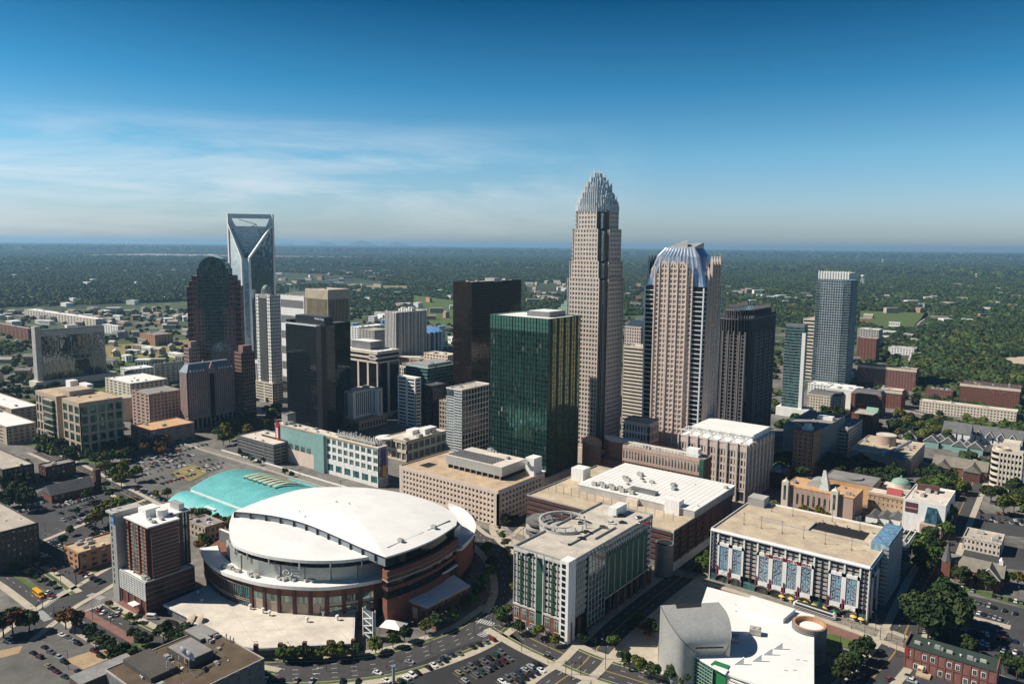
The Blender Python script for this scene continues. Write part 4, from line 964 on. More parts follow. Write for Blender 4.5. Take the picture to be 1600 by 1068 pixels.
# ---- dark bronze tower
b = mk('skyscraper', 'dark bronze glass slab tower with flat top, left of the green glass tower', 736, 652, 442, 708, 822, 'skyscraper')
W, D, HH = b.w, b.d, b.h; MB().box(-W/2, W/2, -D/2, D/2, 0, HH).build('glass_wall', 'glass_bronze', b.root); mu = MB()
for k in 'SE':
    o, u, L = b.side(k)
    for j in range(1, 41): mu.obox(o, u, 0, L, -.1, .08, j*HH/41, j*HH/41+.4)
    for i in range(round(L/3)+1): mu.obox(o, u, i*3, i*3+.25, -.1, .12, 0, HH-5)
mu.build('mullions', mat('bronze_panel', (.03, .023, .018), .35, metal=.4), b.root); b.roof('roof_gravel', par=1.2, pm='black_panel'); b.kit(4, seed=9, big=1.5)
b.block('zinc', 0, 14, -6, 6, HH, HH+4, 'penthouse')
b = office('office_building', 'stone podium with columns in front of the bronze tower', 722, 682, 632, 686, 768, 'tan_wall', 'glass_dark', 8, 10, 5, .3, .35, 'roof_gravel', 4, lim=30)

# ---- white and glass mid rise
b = mk('office_building', 'white framed glass mid rise tucked left of the green glass tower', 722, 714, 610, 697, 768, 'building')
W, D, HH = b.w, b.d, b.h; b.core('glass_slate', 0, HH-.5, .5); fr = MB()
o, u, L = b.side('S'); b.facade(fr, o, u, L*.5, 0, HH-7, 4, 22, .12, .4, .6, 'glass_dark', edge=2); b.facade(fr, (o[0]+L*.5, o[1]), u, L*.5, 0, HH, 4, 24, .12, .4, .6, 'glass_dark', edge=2)
o, u, L = b.side('E'); b.facade(fr, o, u, L, 0, HH, 10, 12, .18, .16, .4, 'glass_bronze')
fr.build('facade_grid', mat('cool_white2', (.55, .57, .55), .6), b.root); b.roof('roof_gravel', par=.8, pm='white_paint'); b.kit(3, seed=8); b.finish()

# ---- green glass tower
b = mk('skyscraper', 'green glass office tower with open glass screen top and a grey penthouse', 853, 762, 498, 765, 907, 'skyscraper')
W, D, HH = b.w, b.d, b.h; zt = height(853, 762, 520)
MB().box(-W/2+.3, W/2-.3, -D/2+.3, D/2-.3, 0, zt).build('glass_wall', 'glass_green', b.root)
mu = MB(); sc = MB()
for k in 'SENW':
    o, u, L = b.side(k); n_ = round(L/3)
    nf_ = round(HH/3.9)
    for j in range(1, nf_): mu.obox(o, u, 0, L, -.3, .05, j*HH/nf_, j*HH/nf_+.32)
    for i in range(n_+1): mu.obox(o, u, max(0, i*L/n_-.08), min(L, i*L/n_+.08), -.3, .12 if i % 4 else .35, 0, HH)
    sc.obox(o, u, 0, L, -.32, -.2, zt, HH)
    if k == 'E':
        for i in range(0, 5): mu.obox(o, u, L*(.1+.2*i)-.3, L*(.1+.2*i)+.3, -.3, .6, 0, HH)
MB().box(W/2-.28, W/2-.1, -D/2+2, D/2-.3, 10, HH-1).build('east_glass', 'glass_olive_reflection', b.root); sc.build('glass_screen', mat('screen_glass', (.10, .24, .20), .1, metal=.5, var=.2, scale=.5), b.root); mu.build('mullions', mat('green_frame', (.055, .095, .088), .4, metal=.4), b.root)  # east skin: its olive colour stands for a mirrored tower
MB().box(-W/2+.5, W/2-.5, -D/2+.5, D/2-.5, zt, zt+.3).box(-W/2+1.2, W/2-1.2, -D/2+1.2, D/2-1.2, HH-1.5, HH-.9).build('roof', 'white_membrane', b.root)
MB().box(-W*.08, W*.30, -D*.1, D*.4, HH-.9, HH+3.2).build('penthouse', 'grey_metal', b.root); MB().box(-W*.06, W*.28, -D*.08, D*.38, HH+3.2, HH+3.5).build('penthouse_roof', 'white_membrane', b.root)
MB().box(-W/2+4, W/2-3, -D/2-8, -D/2+.3, 0, 13).build('lobby', 'glass_green', b.root); MB().box(-W/2+2, W/2, -D/2-9, -D/2, 13, 14).build('canopy', 'white_paint', b.root)
MB().box(-W/2, W/2+2.5, -D/2-2, D/2+2, 0, 9).build('podium', 'concrete', b.root)

# ---- striped garage and neighbours behind the tallest tower
b = office('parking_garage', 'white and black striped parking garage right of the tallest tower', 1010, 690, 545, 974, 1030, 'cream_wall', 'dark_void', 1, 1, 3.5, .04, .52, 'deck_concrete', 5, 'garage', lim=60)
b = office('office_building', 'rose brick building with a sloped glass greenhouse roof behind the tallest tower', 999, 625, 512, 976, 1022, 'rose_stone', 'glass_dark', 7, 6, 3.9, .45, .4, 'roof_grey', 2, lim=40)
W, D, HH = b.w, b.d, b.h; MB().hexa([(-W/2, -D/2, HH), (W/2, -D/2, HH), (W/2, D/2, HH), (-W/2, D/2, HH), (-W/2+3, -2, HH+8), (W/2-3, -2, HH+8), (W/2-3, 2, HH+8), (-W/2+3, 2, HH+8)]).build('greenhouse_roof', 'glass_slate', b.root)
x, y = P(884, 628); hh = height(884, 628, 470)
b = Bld('stepped_tower', 'pale green stepped pyramid roof peeking behind the tallest tower', x-11, x+11, y-11, y+11, hh-16, 'building'); b.core('cream_wall', 0, hh-16, 0)
for k in range(4): MB().box(-11+2.6*k, 11-2.6*k, -11+2.6*k, 11-2.6*k, hh-16+4*k, hh-12+4*k).build('roof_tier', 'copper_green', b.root)
b = office('parking_garage', 'tan striped garage between the teal condominium and the grid fronted tower', 1278, 596, 500, 1255, 1300, 'cream_wall', 'dark_void', 1, 1, 5, .05, .5, 'deck_tan', 0, 'garage', lim=20)
# ================================================================== the arena
def rowz(px, z, n=5): return [(*p, z) for p in smooth([P(x, y, z) for x, y in px], n)]
def xy(r): return [(p[0], p[1]) for p in r]
zP, zR, zU, zL, zT = 5.5, 19.5, 28.0, 31.0, 36.0
cx, cy = P(540, 840, 25)
ROOT = thing('arena', 'huge oval sports arena with white roof halves, silver panels and a brick drum', 'arena', (cx, cy, 0))
def ab(name, mb, m, smooth_=False, parent=None):
    mb.v = [(v[0]-cx, v[1]-cy, v[2]) for v in mb.v]; return mb.build(name, m, parent or ROOT, smooth_)
front = rowz([(316, 858), (322, 872), (345, 892), (385, 906), (430, 915), (500, 919), (560, 913), (614, 902)], zR)
back_w = [P(650, 895, zR), P(692, 880, zR), P(734, 858, zR), P(741, 835, zR), P(735, 815, zR), P(710, 797, zR), P(640, 780, zR), P(540, 770, zR), P(430, 785, zR), P(360, 805, zR), P(330, 840, zR)]
drum = ccw(xy(front) + back_w)
inset = lambda pts, k: [(cx+(x-cx)*k, cy+(y-cy)*k) for x, y in pts]
ab('drum_wall', MB().prism(ccw(inset(xy(front), .985) + inset(back_w, .93)), 0, zR), 'brick')
rim = MB(); F2 = xy(front); band(rim, F2, -8, .9, zR, zR+1.0); ab('rim_roof', rim, 'white_membrane')
fas = MB(); band(fas, F2, .9, 1.3, zR-.5, zR+1.3); ab('rim_fascia', fas, 'white_paint')
# pilasters, window strips and dark entrance bays round the drum
wl = offset(inset(F2, .985), .0); pil = MB(); Ls = walk(wl, 8.2, 0)
strips = MB(); base = MB(); teal = MB()
for i, (a, b_) in enumerate(Ls):
    L = math.hypot(b_[0]-a[0], b_[1]-a[1]); u = ((b_[0]-a[0])/max(L, .01), (b_[1]-a[1])/max(L, .01))
    if L < 4: continue
    px = PJ(a[0], a[1], 12)[0]
    if px < 384:
        teal.obox(a, u, 0, L, .0, .5, zP, zR-3.5)
        for k in range(6): pil.obox(a, u, k*L/6, k*L/6+.25, .4, .8, zP, zR-3.5)
        for zz in (zP+2.6, zP+3.6, zR-3.6): base.obox(a, u, 0, L, .3, .8, zz, zz+.35)
    else:
        pil.obox(a, u, -.75, .75, -.2, .9, 0, zR-.5)
        if px < 575:
            o = MB(); o.obox(a, u, 1.2, L-1.0, .02, .25, zR-8.2, zR-4.9); ab('window', o, 'glass_window')
            if px > 505: o = MB(); o.obox(a, u, 1.2, L-1.0, .02, .25, zP+1, zP+3.6); ab('window', o, 'glass_window')
            base.obox(a, u, 1.1, L-.9, .02, .3, zR-9.6, zR-8.3); base.obox(a, u, 1.1, L-.9, .02, .18, zP, zP+.8)
            if px <= 505: strips.obox(a, u, 1.3, L-1.1, .02, .2, zP+.8, zR-9.6)
        else:
            o = MB(); o.obox(a, u, 1.0, L-.9, .02, .2, 0, zR-10); ab('entrance_bay', o, 'dark_void'); o = MB(); o.obox(a, u, 1.2, L-1.0, .02, .25, zR-8, zR-5); ab('window', o, 'glass_window')
ab('pilaster', pil, 'brick_dark'); ab('stone_band', base, 'tan_wall'); ab('wall_panel', strips, 'tan_wall'); ab('curtain_wall', teal, 'glass_teal')
# upper metal wall
U = rowz([(355, 864), (366, 881), (393, 894), (430, 902), (480, 907), (530, 906), (577, 901), (599, 893)], zR+1)
up = ccw(xy(U) + [P(640, 880, 25), P(700, 850, 25), P(722, 828, 25), P(700, 805, 25), P(640, 785, 25), P(500, 775, 25), P(390, 800, 25)])
ab('upper_wall', MB().prism(inset(up, .985), zR, zU+.5), 'silver_metal')
Lu = walk(xy(U), 12.6, .5)
for i, (a, b_) in enumerate(Lu):
    L = math.hypot(b_[0]-a[0], b_[1]-a[1]); u = ((b_[0]-a[0])/max(L, .01), (b_[1]-a[1])/max(L, .01))
    if L < 5: continue
    o = MB(); o.obox(a, u, 0, L, -.4, .3+.5*(i % 2), zR+.9, zU+.3); pn = ab('metal_panel', o, 'silver_metal')
    if i in (3,) or (abs(PJ(a[0], a[1], 24)[0]-433) < 10):
        pass
# sign on the panel: a spiral mark and three lines of lettering
a, b_ = min(Lu, key=lambda q: abs(PJ(q[0][0], q[0][1], 24)[0]-434)); L = math.hypot(b_[0]-a[0], b_[1]-a[1]); u = ((b_[0]-a[0])/L, (b_[1]-a[1])/L); an = math.atan2(u[1], u[0]); nx, ny = u[1], -u[0]
def onp(t, n_, z): return (a[0]+u[0]*t+nx*n_-cx, a[1]+u[1]*t+ny*n_-cy, z)
sg = MB(); prev = None
for k in range(46):
    th = k/46*4.6*math.pi*.72 + 2.4; r_ = .25+2.3*(k/46)**1.1; p = (a[0]+u[0]*(3.3+r_*math.cos(th)*1.15)+nx*1.05, a[1]+u[1]*(3.3+r_*math.cos(th)*1.15)+ny*1.05, zR+5.0+r_*math.sin(th)*.95)
    if prev: sg.tube(prev, p, .22, 4)
    prev = p
ab('spiral_logo', sg, 'white_paint')
for k, wd_ in enumerate(('TIME WARNER', 'CABLE', 'ARENA')):
    text_obj(wd_, 1.35 if k else .95, 'white_paint', ROOT, onp(8.6, 1.0, zR+6.8-1.55*k), (R_(90), 0, an), bold=True)
# dark glazed belt and lower roof
rl = rowz([(365, 798), (358, 820), (362, 845), (380, 857), (420, 868), (480, 875), (540, 874), (596, 866)], zL+1.5)
rb = rowz([(367, 799), (430, 812), (475, 823), (520, 840), (560, 855), (597, 866)], zL+1.5)
ab('glazed_belt', MB().prism(ccw(inset(xy(rl), .98)[:-1] + inset(xy(rb), .98)[::-1]), zU+.4, zL), 'glass_black')
low = MB(); n1 = len(rl); C0 = ((rl[0][0]+rl[-1][0])/2, (rl[0][1]+rl[-1][1])/2)
A = rl; Bq = [(p[0], p[1], p[2]-.2) for p in rb]
B2 = []
for k in range(len(A)):
    t = k/(len(A)-1)*(len(Bq)-1); i = int(min(t, len(Bq)-2)); f = t-i; B2.append(tuple(Bq[i][j]*(1-f)+Bq[i+1][j]*f for j in range(3)))
M1 = [((p[0]+q[0])/2, (p[1]+q[1])/2, (p[2]+q[2])/2+.9*math.sin(math.pi*k/(len(A)-1))) for k, (p, q) in enumerate(zip(A, B2))]
low.strip(A, M1).strip(M1, B2); ab('lower_roof', low, 'white_membrane', True)
ed = MB(); ed.strip([(p[0], p[1], p[2]-1.6) for p in A], A); ab('lower_roof_edge', ed, 'white_paint')
fr_ = MB()
for k in range(0, len(A), 4): p = A[k]; fr_.box(p[0]-.3, p[0]+.3, p[1]-.3, p[1]+.3, zU-.5, zL+.2)
ab('belt_post', fr_, 'zinc')
# upper roof
near = rowz([(366, 796), (400, 799), (435, 804), (475, 814), (520, 832), (560, 850), (602, 867)], zT+1.0, 6)
rt = rowz([(602, 867), (640, 855), (680, 838), (713, 817)], zT+1, 6); far = rowz([(713, 817), (712, 803), (690, 787), (640, 770), (590, 761), (540, 758), (480, 760), (430, 772), (395, 784), (366, 796)], zT+1, 6)
loop = near + rt[1:] + far[1:-1]; mxy = (sum(p[0] for p in loop)/len(loop), sum(p[1] for p in loop)/len(loop))
roof = MB(); rings = [1, .93, .8, .6, .35, .08]
prev = [(*p[:2], zT) for p in loop]; prev.append(prev[0])
for s_ in rings[1:]:
    cur = [(mxy[0]+(p[0]-mxy[0])*s_, mxy[1]+(p[1]-mxy[1])*s_, zT+4.2*(1-s_**2)) for p in loop]; cur.append(cur[0]); roof.strip(prev, cur); prev = cur
i = len(roof.v); roof.v += prev[:-1]; roof.f.append(tuple(range(i, len(roof.v)))); ab('upper_roof', roof, 'white_membrane', True)
L0 = [(*p[:2], zT) for p in loop]; L0.append(L0[0]); ed = MB().strip([(mxy[0]+(p[0]-mxy[0])*.992, mxy[1]+(p[1]-mxy[1])*.992, zT-1.2) for p in L0], L0); ab('upper_roof_edge', ed, 'white_paint')
cl = MB(); nn_ = [(p[0]*.996+mxy[0]*.004, p[1]*.996+mxy[1]*.004) for p in near]; cl.strip([(*p, zL) for p in nn_], [(*p, zT-.4) for p in nn_]); ab('clerestory', cl, mat('clerestory_pane', (.20, .23, .26), .3))
fn = MB()
for (a, b_) in walk(nn_, .6, 9.5): u_ = Vector((b_[0]-a[0], b_[1]-a[1], 0)).normalized(); fn.obox(a, (u_.x, u_.y), -.3, .3, 0, .9, zL+1, zT-.6)
ab('clerestory_fin', fn, 'dark_metal')
ed = MB(); band(ed, offset(xy(near), .0), -.3, .3, zT-.6, zT-.15); ab('clerestory_beam', ed, 'dark_metal')
# right side: dark glass band, brick walls, crescents
side = xy(rt); sw = offset(side, -1.2); sb = MB(); sb.strip([(*p, 24) for p in sw], [(*p, zT-.8) for p in sw]); ab('side_glazing', sb, 'glass_black')
for d_, z0, z1, m_, nm_ in ((1.5, 24, 29, 'brick', 'side_wall'), (1.9, 23.2, 24, 'tan_wall', 'stone_band'), (1.9, 26, 26.3, 'tan_wall', 'stone_band'), (.9, 14, 23.3, 'glass_black', 'side_glazing'), (1.6, 18.5, 20.5, 'brick', 'side_wall'), (1.2, 0, 14.2, 'brick', 'side_wall')):
    sb = MB(); band(sb, side, -3, d_, z0, z1); ab(nm_, sb, m_)
bw = MB(); band(bw, [P(607, 878, 18), P(636, 868, 18)], -2, 2.5, 10, 19.5); ab('side_wall', bw, 'brick')
gl = MB(); band(gl, [P(632, 868, 20), P(655, 858, 20)], -1, 2.6, 12, 23); ab('entrance_glass', gl, 'glass_teal')
cr1 = ccw(smooth([P(700, 789, 24), P(722, 797, 24), P(738, 812, 24), P(742, 828, 24), P(735, 842, 24), P(722, 855, 24), P(712, 856, 24)], 4) + [P(712, 832, 24), P(714, 812, 24)])
ab('crescent_roof', MB().prism(cr1, 22.6, 23.6), 'white_membrane'); ab('crescent_wall', MB().prism(inset(cr1, .985), 8, 22.7), 'brick')
pr = MB(); cl_ = smooth([P(700, 789, 24), P(722, 797, 24), P(738, 812, 24), P(742, 828, 24), P(735, 842, 24), P(722, 855, 24)], 4); band(pr, cl_, -.6, .6, 23.6, 25.4); ab('crescent_parapet', pr, 'white_paint')
cr2 = ccw(smooth([P(735, 852, 15), P(728, 870, 15), P(710, 884, 15), P(691, 895, 15)], 4) + [P(670, 888, 15), P(700, 872, 15), P(722, 860, 15)])
ab('terrace_roof', MB().prism(cr2, 14, 15), 'white_membrane'); ab('terrace_wall', MB().prism(inset(cr2, .985), 0, 14.1), 'brick_dark')
lc = smooth([P(742, 830, 15), P(738, 848, 15), P(728, 868, 15), P(710, 882, 15), P(692, 893, 15)], 4); lb = MB()
for a, b_ in walk(lc, 3.4, 2.0):
    for z0 in (1, 5.5, 10): band(lb, [a, b_], -.2, .5, z0, z0+3)
ab('lower_window', lb, 'glass_dark')
# roof vents and mast
tk = MB()
for (a, b_) in ((605, 858, ), (640, 843)), ((640, 843), (662, 834)), ((668, 831), (703, 815)): p, q = P(a[0] if 0 else a[0], a[1], zT), P(b_[0], b_[1], zT); tk.tube((*p, zT+.9), (*q, zT+.9), .35, 4)
ab('gutter_rail', tk, 'grey_metal')
for q in ((626, 843), (678, 822), (468, 805), (525, 789), (545, 792)):
    k_ = P(*q, zT+2); place(ROOFKIT['A'][1] if q[0] in (626, 678) else ROOFKIT['V'][1], 'roof_vent', ROOT, (k_[0]-cx, k_[1]-cy, zT+(1.2 if q[0] in (626, 678) else 4.0)))
for i, q in enumerate(((350, 890), (362, 893), (372, 897), (392, 903), (400, 905), (436, 908), (444, 910), (456, 910), (478, 911), (486, 911), (540, 907))):
    k_ = P(q[0], q[1]-4, zR+1); place(ROOFKIT['B' if i % 2 else 'A'][1], 'air_handler', ROOT, (k_[0]-cx, k_[1]-cy, zR+1), R_(rnd.uniform(-40, 20)), (1.1, 1.1, .9))
# service core standing left of the roof
b = Bld('service_tower', 'dark grey blank service block standing left of the white arena roof', *fit(365, 905, 835, 342, 366), cat='building'); b.core('grey_metal', 0, b.h-.1, 0); b.roof('white_membrane', par=.3)
# low front podium
pod = ccw([P(255, 943, zP), P(330, 911, zP), P(395, 905, zP), P(556, 930, zP), P(553, 1004, zP), P(400, 1012, zP), P(352, 1004, zP), P(318, 985, zP), P(290, 960, zP)])
pc = (sum(p[0] for p in pod)/len(pod), sum(p[1] for p in pod)/len(pod))
pr_ = thing('arena_podium', 'broad low cream flat roofed annex in front of the brick arena drum', 'building', (*pc, 0)); rel = [(p[0]-pc[0], p[1]-pc[1]) for p in pod]
MB().prism([(x*.95, y*.95) for x, y in rel], 0, zP-1.2).build('wall', 'concrete_dark', pr_); MB().prism(rel, zP-1.2, zP-.15).build('fascia', 'white_paint', pr_); MB().prism([(x*.99, y*.99) for x, y in rel], zP-.2, zP).build('roof', 'cream_membrane', pr_)  # dark wall block stands in for the shade of the open underside
sm_ = MB(); sw_ = mat('seam_line', (.44, .40, .34), .9)
for a_, b_ in (((300, 935), (345, 995)), ((345, 925), (400, 1008)), ((395, 925), (452, 1005)), ((440, 935), (500, 1004)), ((490, 940), (546, 1001)), ((285, 945), (470, 930)), ((300, 966), (550, 955)), ((330, 988), (552, 978))):
    band(sm_, [P(*a_, zP), P(*b_, zP)], -.09, .09, zP-.1, zP+.02)
sm_.v = [(v[0]-pc[0], v[1]-pc[1], v[2]) for v in sm_.v]; sm_.build('roof_seam', sw_, pr_)
for k in range(5):
    q = P(400+38*k, 1013-2*k, zP); c_ = MB().box(-.9, .9, -.9, .9, 0, zP+2.2).build('column', 'brick_dark', pr_, loc=(q[0]-pc[0], q[1]-pc[1], 0)); c_.rotation_euler[2] = R_(35)
for i, q in enumerate(((391, 951), (411, 957), (421, 961), (480, 971), (505, 961), (527, 968), (310, 925), (316, 938))):
    k_ = P(*q, zP); place(ROOFKIT['V'][1], 'roof_vent', pr_, (k_[0]-pc[0], k_[1]-pc[1], zP), 0, (1.6, 1.6, 2.4 if i < 6 else 1))
# brick box annex
ax = ccw([P(603, 923, 10), P(668, 948, 10), P(735, 914, 10), P(700, 890, 10), P(636, 893, 10)]); pc2 = P(668, 918, 10)
an_ = thing('arena_annex', 'brick box annex with flat white roof on the right corner of the arena', 'building', (*pc2, 0)); rel = [(p[0]-pc2[0], p[1]-pc2[1]) for p in ax]
MB().prism([(x*.985, y*.985) for x, y in rel], 0, 9).build('wall', 'brick', an_); MB().prism(rel, 9, 9.8).build('fascia', 'tan_wall', an_); MB().prism([(x*.985, y*.985) for x, y in rel], 9.7, 10).build('roof', 'white_membrane', an_)
for p0, p1, nbay in (((603, 923), (668, 948), 5), ((668, 948), (735, 914), 7)):
    a, b_ = P(*p0, 10), P(*p1, 10); L = math.hypot(b_[0]-a[0], b_[1]-a[1]); u = ((b_[0]-a[0])/L, (b_[1]-a[1])/L); a = (a[0]-pc2[0], a[1]-pc2[1])
    pl_ = MB()
    for i in range(nbay+1): pl_.obox(a, u, max(0, i*L/nbay-.5), min(L, i*L/nbay+.5), -.6, .15, 0, 9)
    pl_.build('pilaster', 'brick_dark', an_)
    for i in range(nbay):
        mat_ = 'glass_dark' if (nbay == 7 or i == 4) else 'tan_wall'; MB().obox(a, u, (i+.22)*L/nbay, (i+.78)*L/nbay, -.6, -.15, 1.5, 7).build('window' if mat_ != 'tan_wall' else 'wall_panel', mat_, an_)
# loading yard wall, glass stair
wlp = [P(600, 948), P(640, 962), P(684, 985)]
yw = MB(); band(yw, wlp, -.4, .4, 0, 6); yo = yw.build('yard_wall', 'brick', None); tag(yo, 'brick yard wall stepping down in front of the arena loading bay', 'wall')
b = Bld('stair_tower', 'glass stair tower with white zigzag stairs beside the arena loading bay', *fit(583, 1003, 957, 567, 586), cat='tower'); MB().box(-b.w/2+.3, b.w/2-.3, -b.d/2+.3, b.d/2-.3, 0, b.h).build('glass_wall', 'glass_slate', b.root)
zz = MB()
for k in range(7): z0 = 1+k*(b.h-2)/7; s_ = 1 if k % 2 else -1; zz.tube((-s_*b.w/2.3, -b.d/2-.1, z0), (s_*b.w/2.3, -b.d/2-.1, z0+(b.h-2)/7), .25, 4); zz.tube((b.w/2+.1, -s_*b.d/2.3, z0), (b.w/2+.1, s_*b.d/2.3, z0+(b.h-2)/7), .25, 4)
for sx_ in (-1, 1):
    for sy_ in (-1, 1): zz.box(sx_*b.w/2-.2, sx_*b.w/2+.2, sy_*b.d/2-.2, sy_*b.d/2+.2, 0, b.h+.6)
zz.build('stair_frame', 'white_paint', b.root)
q = P(615, 985); t = thing('event_tent', 'white pitched tent roof in the yard beside the glass stair tower', 'tent', (*q, 0), R_(20)); MB().hexa([(-6, -4, 3), (6, -4, 3), (6, 4, 3), (-6, 4, 3), (-1, -.2, 5.5), (1, -.2, 5.5), (1, .2, 5.5), (-1, .2, 5.5)]).build('canopy', 'white_paint', t)
for a_, b_ in ((-5.8, -3.8), (5.8, -3.8), (5.8, 3.8), (-5.8, 3.8)): MB().box(a_-.1, a_+.1, b_-.1, b_+.1, 0, 3).build('pole', 'grey_metal', t)

# ================================================================== teal vaulted transit hall
x0, y0_ = P(292, 764, 9); xa = P(378, 793, 9)[0]; x1, y1_ = P(500, 772, 9)[0]-2, P(412, 737, 9)[1]
y0_ = P(335, 777, 9)[1]; ccx, ccy = (x0+x1)/2, (y0_+y1_)/2
t = thing('transit_hall', 'turquoise vaulted roof hall with cream arched louvres behind the arena', 'building', (ccx, ccy, 0))
def vault(x0, x1, y0, y1, z0, zc, z1, m, name, par, th=.5, n=14, slant=0):
    A = []; 
    for k in range(n+1):
        u_ = k/n; y = y0+(y1-y0)*u_; z = z0+(z1-z0)*u_+(zc-(z0+z1)/2)*math.sin(math.pi*u_); A.append((y, z))
    mb = MB(); s0 = [(x0+slant*abs(2*k/n-1)**2, a[0], a[1]) for k, a in enumerate(A)]; s1 = [(x1, a[0], a[1]) for a in A]
    mb.strip(s1, s0); mb.strip([(p[0], p[1], p[2]-th) for p in s0], [(p[0], p[1], p[2]-th) for p in s1]); mb.strip(s0, [(p[0], p[1], p[2]-th) for p in s0]); mb.strip([(p[0], p[1], p[2]-th) for p in s1], s1)
    mb.strip([s0[0], s1[0]], [(*s0[0][:2], z0-th), (*s1[0][:2], z0-th)])
    return mb.build(name, m, par, True)
w_, d_ = x1-x0, y1_-y0_
vault(-w_/2, w_/2, -d_/2, d_/2, 9, 15.5, 9, 'teal_roof', 'main_roof', t, slant=0)
vault(-w_/2-2, w_/2, -d_/2-16, -d_/2-1, 3.6, 7.4, 7.6, 'teal_roof', 'side_roof', t); vault(-w_*.1, w_/2, d_/2+1, d_/2+10, 7.6, 7.8, 5.6, 'teal_roof', 'side_roof', t)
sm_ = MB()
for k in range(1, 26):
    xx = -w_/2+w_*k/26; A = [(xx, -d_/2+d_*j/14, 9+6.5*math.sin(math.pi*j/14)+.06) for j in range(15)]
    for p, q in zip(A, A[1:]): sm_.tube(p, q, .10, 3)
sm_.build('roof_seam', 'teal_wall', t)
MB().box(-w_/2+2, w_/2, -d_/2-.8, -d_/2+.3, 7.4, 8.6).build('clerestory', 'white_paint', t)
MB().box(-w_/2+3, w_/2, -d_/2+1, d_/2-1, 0, 8.5).build('wall', 'glass_dark', t)
nc = 14
for k in range(nc): MB().box(-w_/2+2+(w_-4)*k/(nc-1)-.3, -w_/2+2+(w_-4)*k/(nc-1)+.3, -d_/2-14.5, -d_/2-13.9, 0, 4).build('column', 'cream_metal', t)
for k in range(7):
    xx = -w_*.16+w_*.072*k; mb = MB(); n = 8; A = []
    for j in range(n+1): u_ = .46+.42*j/n; A.append((-d_/2+d_*u_, 9+6.5*math.sin(math.pi*u_)+2.2-1.2*abs(j/n-.5)))
    mb.strip([(xx+1.5, a, z) for a, z in A], [(xx-1.5, a, z) for a, z in A]); mb.strip([(xx-1.5, a, z-.3) for a, z in A], [(xx+1.5, a, z-.3) for a, z in A]); mb.strip([(xx-1.5, a, z) for a, z in A], [(xx-1.5, a, z-.3) for a, z in A]); mb.build('arched_louvre', 'cream_metal', t)
    if k < 5: MB().box(xx-.4, xx+.4, A[0][0], A[0][0]+.8, 9+6.5*math.sin(math.pi*.46)-.5, A[0][1]).build('louvre_post', 'green_panel', t)
MB().box(-2, 10, -d_/2-12, -d_/2-9.5, 6.7, 7.3).build('skylight', 'white_paint', t)

# ================================================================== brick hotel tower (front left)
x0, x1, y0, y1, hp_ = fit(230, 962, 911, 177, 304)
b = Bld('hotel_tower', 'brick hotel tower with white flat roof and a slim grey slab on its left', x0, x1, y0, y1, hp_, 'hotel'); W, D = b.w, b.d
HT = height(237, 955, 822); zb_ = hp_*.46
b.core('brick_dark', 0, hp_-.1, .4); fr = MB(); o, u, L = b.side('S'); b.facade(fr, o, u, L, 0, zb_, 5, 1, .28, .22, .4, 'glass_window', edge=1.5); fr.build('brick_base', 'brick', b.root)
pn = MB(); pn.obox(o, u, 0, L, -.4, .25, zb_, hp_); pn.build('panel_wall', 'zinc', b.root); sc = MB()
for i in range(13): sc.obox(o, u, i*L/12-.08, i*L/12+.08, .2, .4, zb_, hp_)
for j in range(9): sc.obox(o, u, 0, L, .2, .35, zb_+j*(hp_-zb_)/8-.06, zb_+j*(hp_-zb_)/8+.06)
sc.build('panel_grid', 'white_paint', b.root)
o, u, L = b.side('E'); ew = MB().obox(o, u, 0, L, -.4, 0, 0, hp_).build('east_wall', 'brick_dark', b.root); st = MB()
for j in range(1, 6): st.obox(o, u, 0, L, -.1, .12, j*hp_/6, j*hp_/6+.18)
st.build('stone_course', 'tan_wall', b.root)
for j in range(4): MB().obox(o, u, L*.16, L*.36, -.2, .06, hp_*(.46+.12*j), hp_*(.46+.12*j)+hp_*.07).build('louvre', 'dark_void', b.root)
b.roof('white_membrane', z=hp_, par=.6, pm='zinc'); b.kit(5, z=hp_, y1=-D/2+4, seed=3)
tx1 = W/2-.6; ty0 = -D/2+4.5; ty1 = bis(lambda t: PJ(x1-.6, b.cy+t, HT)[0]-278, ty0, D); tx0 = bis(lambda t: PJ(b.cx+t, b.cy+ty0, HT)[0]-200, -80, tx1)
MB().box(tx0, tx1, ty0, ty1, hp_, HT).build('tower_wall', 'brick_dark', b.root)
by1 = bis(lambda t: PJ(x1-5, b.cy+t, HT)[0]-297, ty1, D*2)
MB().box(tx0, tx1-5.5, ty1, by1, hp_, HT+1).build('rear_wing', 'brick_dark', b.root)
nf = 14; bay = MB(); st = MB(); o = (tx0, ty0); Lw = tx1-tx0; dz_ = (HT-hp_)/nf
for (f0, f1) in ((.0, .12), (.24, .56), (.66, .88)):
    bay.box(tx0+Lw*f0, tx0+Lw*f1, ty0-1.6, ty0, hp_, HT-.5)
    for j in range(nf): st.box(tx0+Lw*f0, tx0+Lw*f1, ty0-1.75, ty0, hp_+j*dz_-.12, hp_+j*dz_+.12)
    if f0 > 0:
        for j in range(nf): MB().box(tx0+Lw*(f0+.08), tx0+Lw*(f1-.08), ty0-1.78, ty0-1.5, hp_+j*dz_+.9, hp_+j*dz_+2.6).build('window', 'glass_window', b.root)
bay.build('brick_bay', 'brick', b.root)
for j in range(nf+1): st.box(tx1-.1, tx1+.12, ty0+.2, ty1, hp_+j*dz_-.1, hp_+j*dz_+.1)
st.build('stone_course', 'tan_wall', b.root)
for j in range(nf):
    for yy in (ty1+2.5, ty1+7, by1-3): MB().box(tx1-5.6, tx1-5.35, yy-.8, yy+.8, hp_+j*dz_+.9, hp_+j*dz_+2.6).build('window', 'glass_window', b.root)
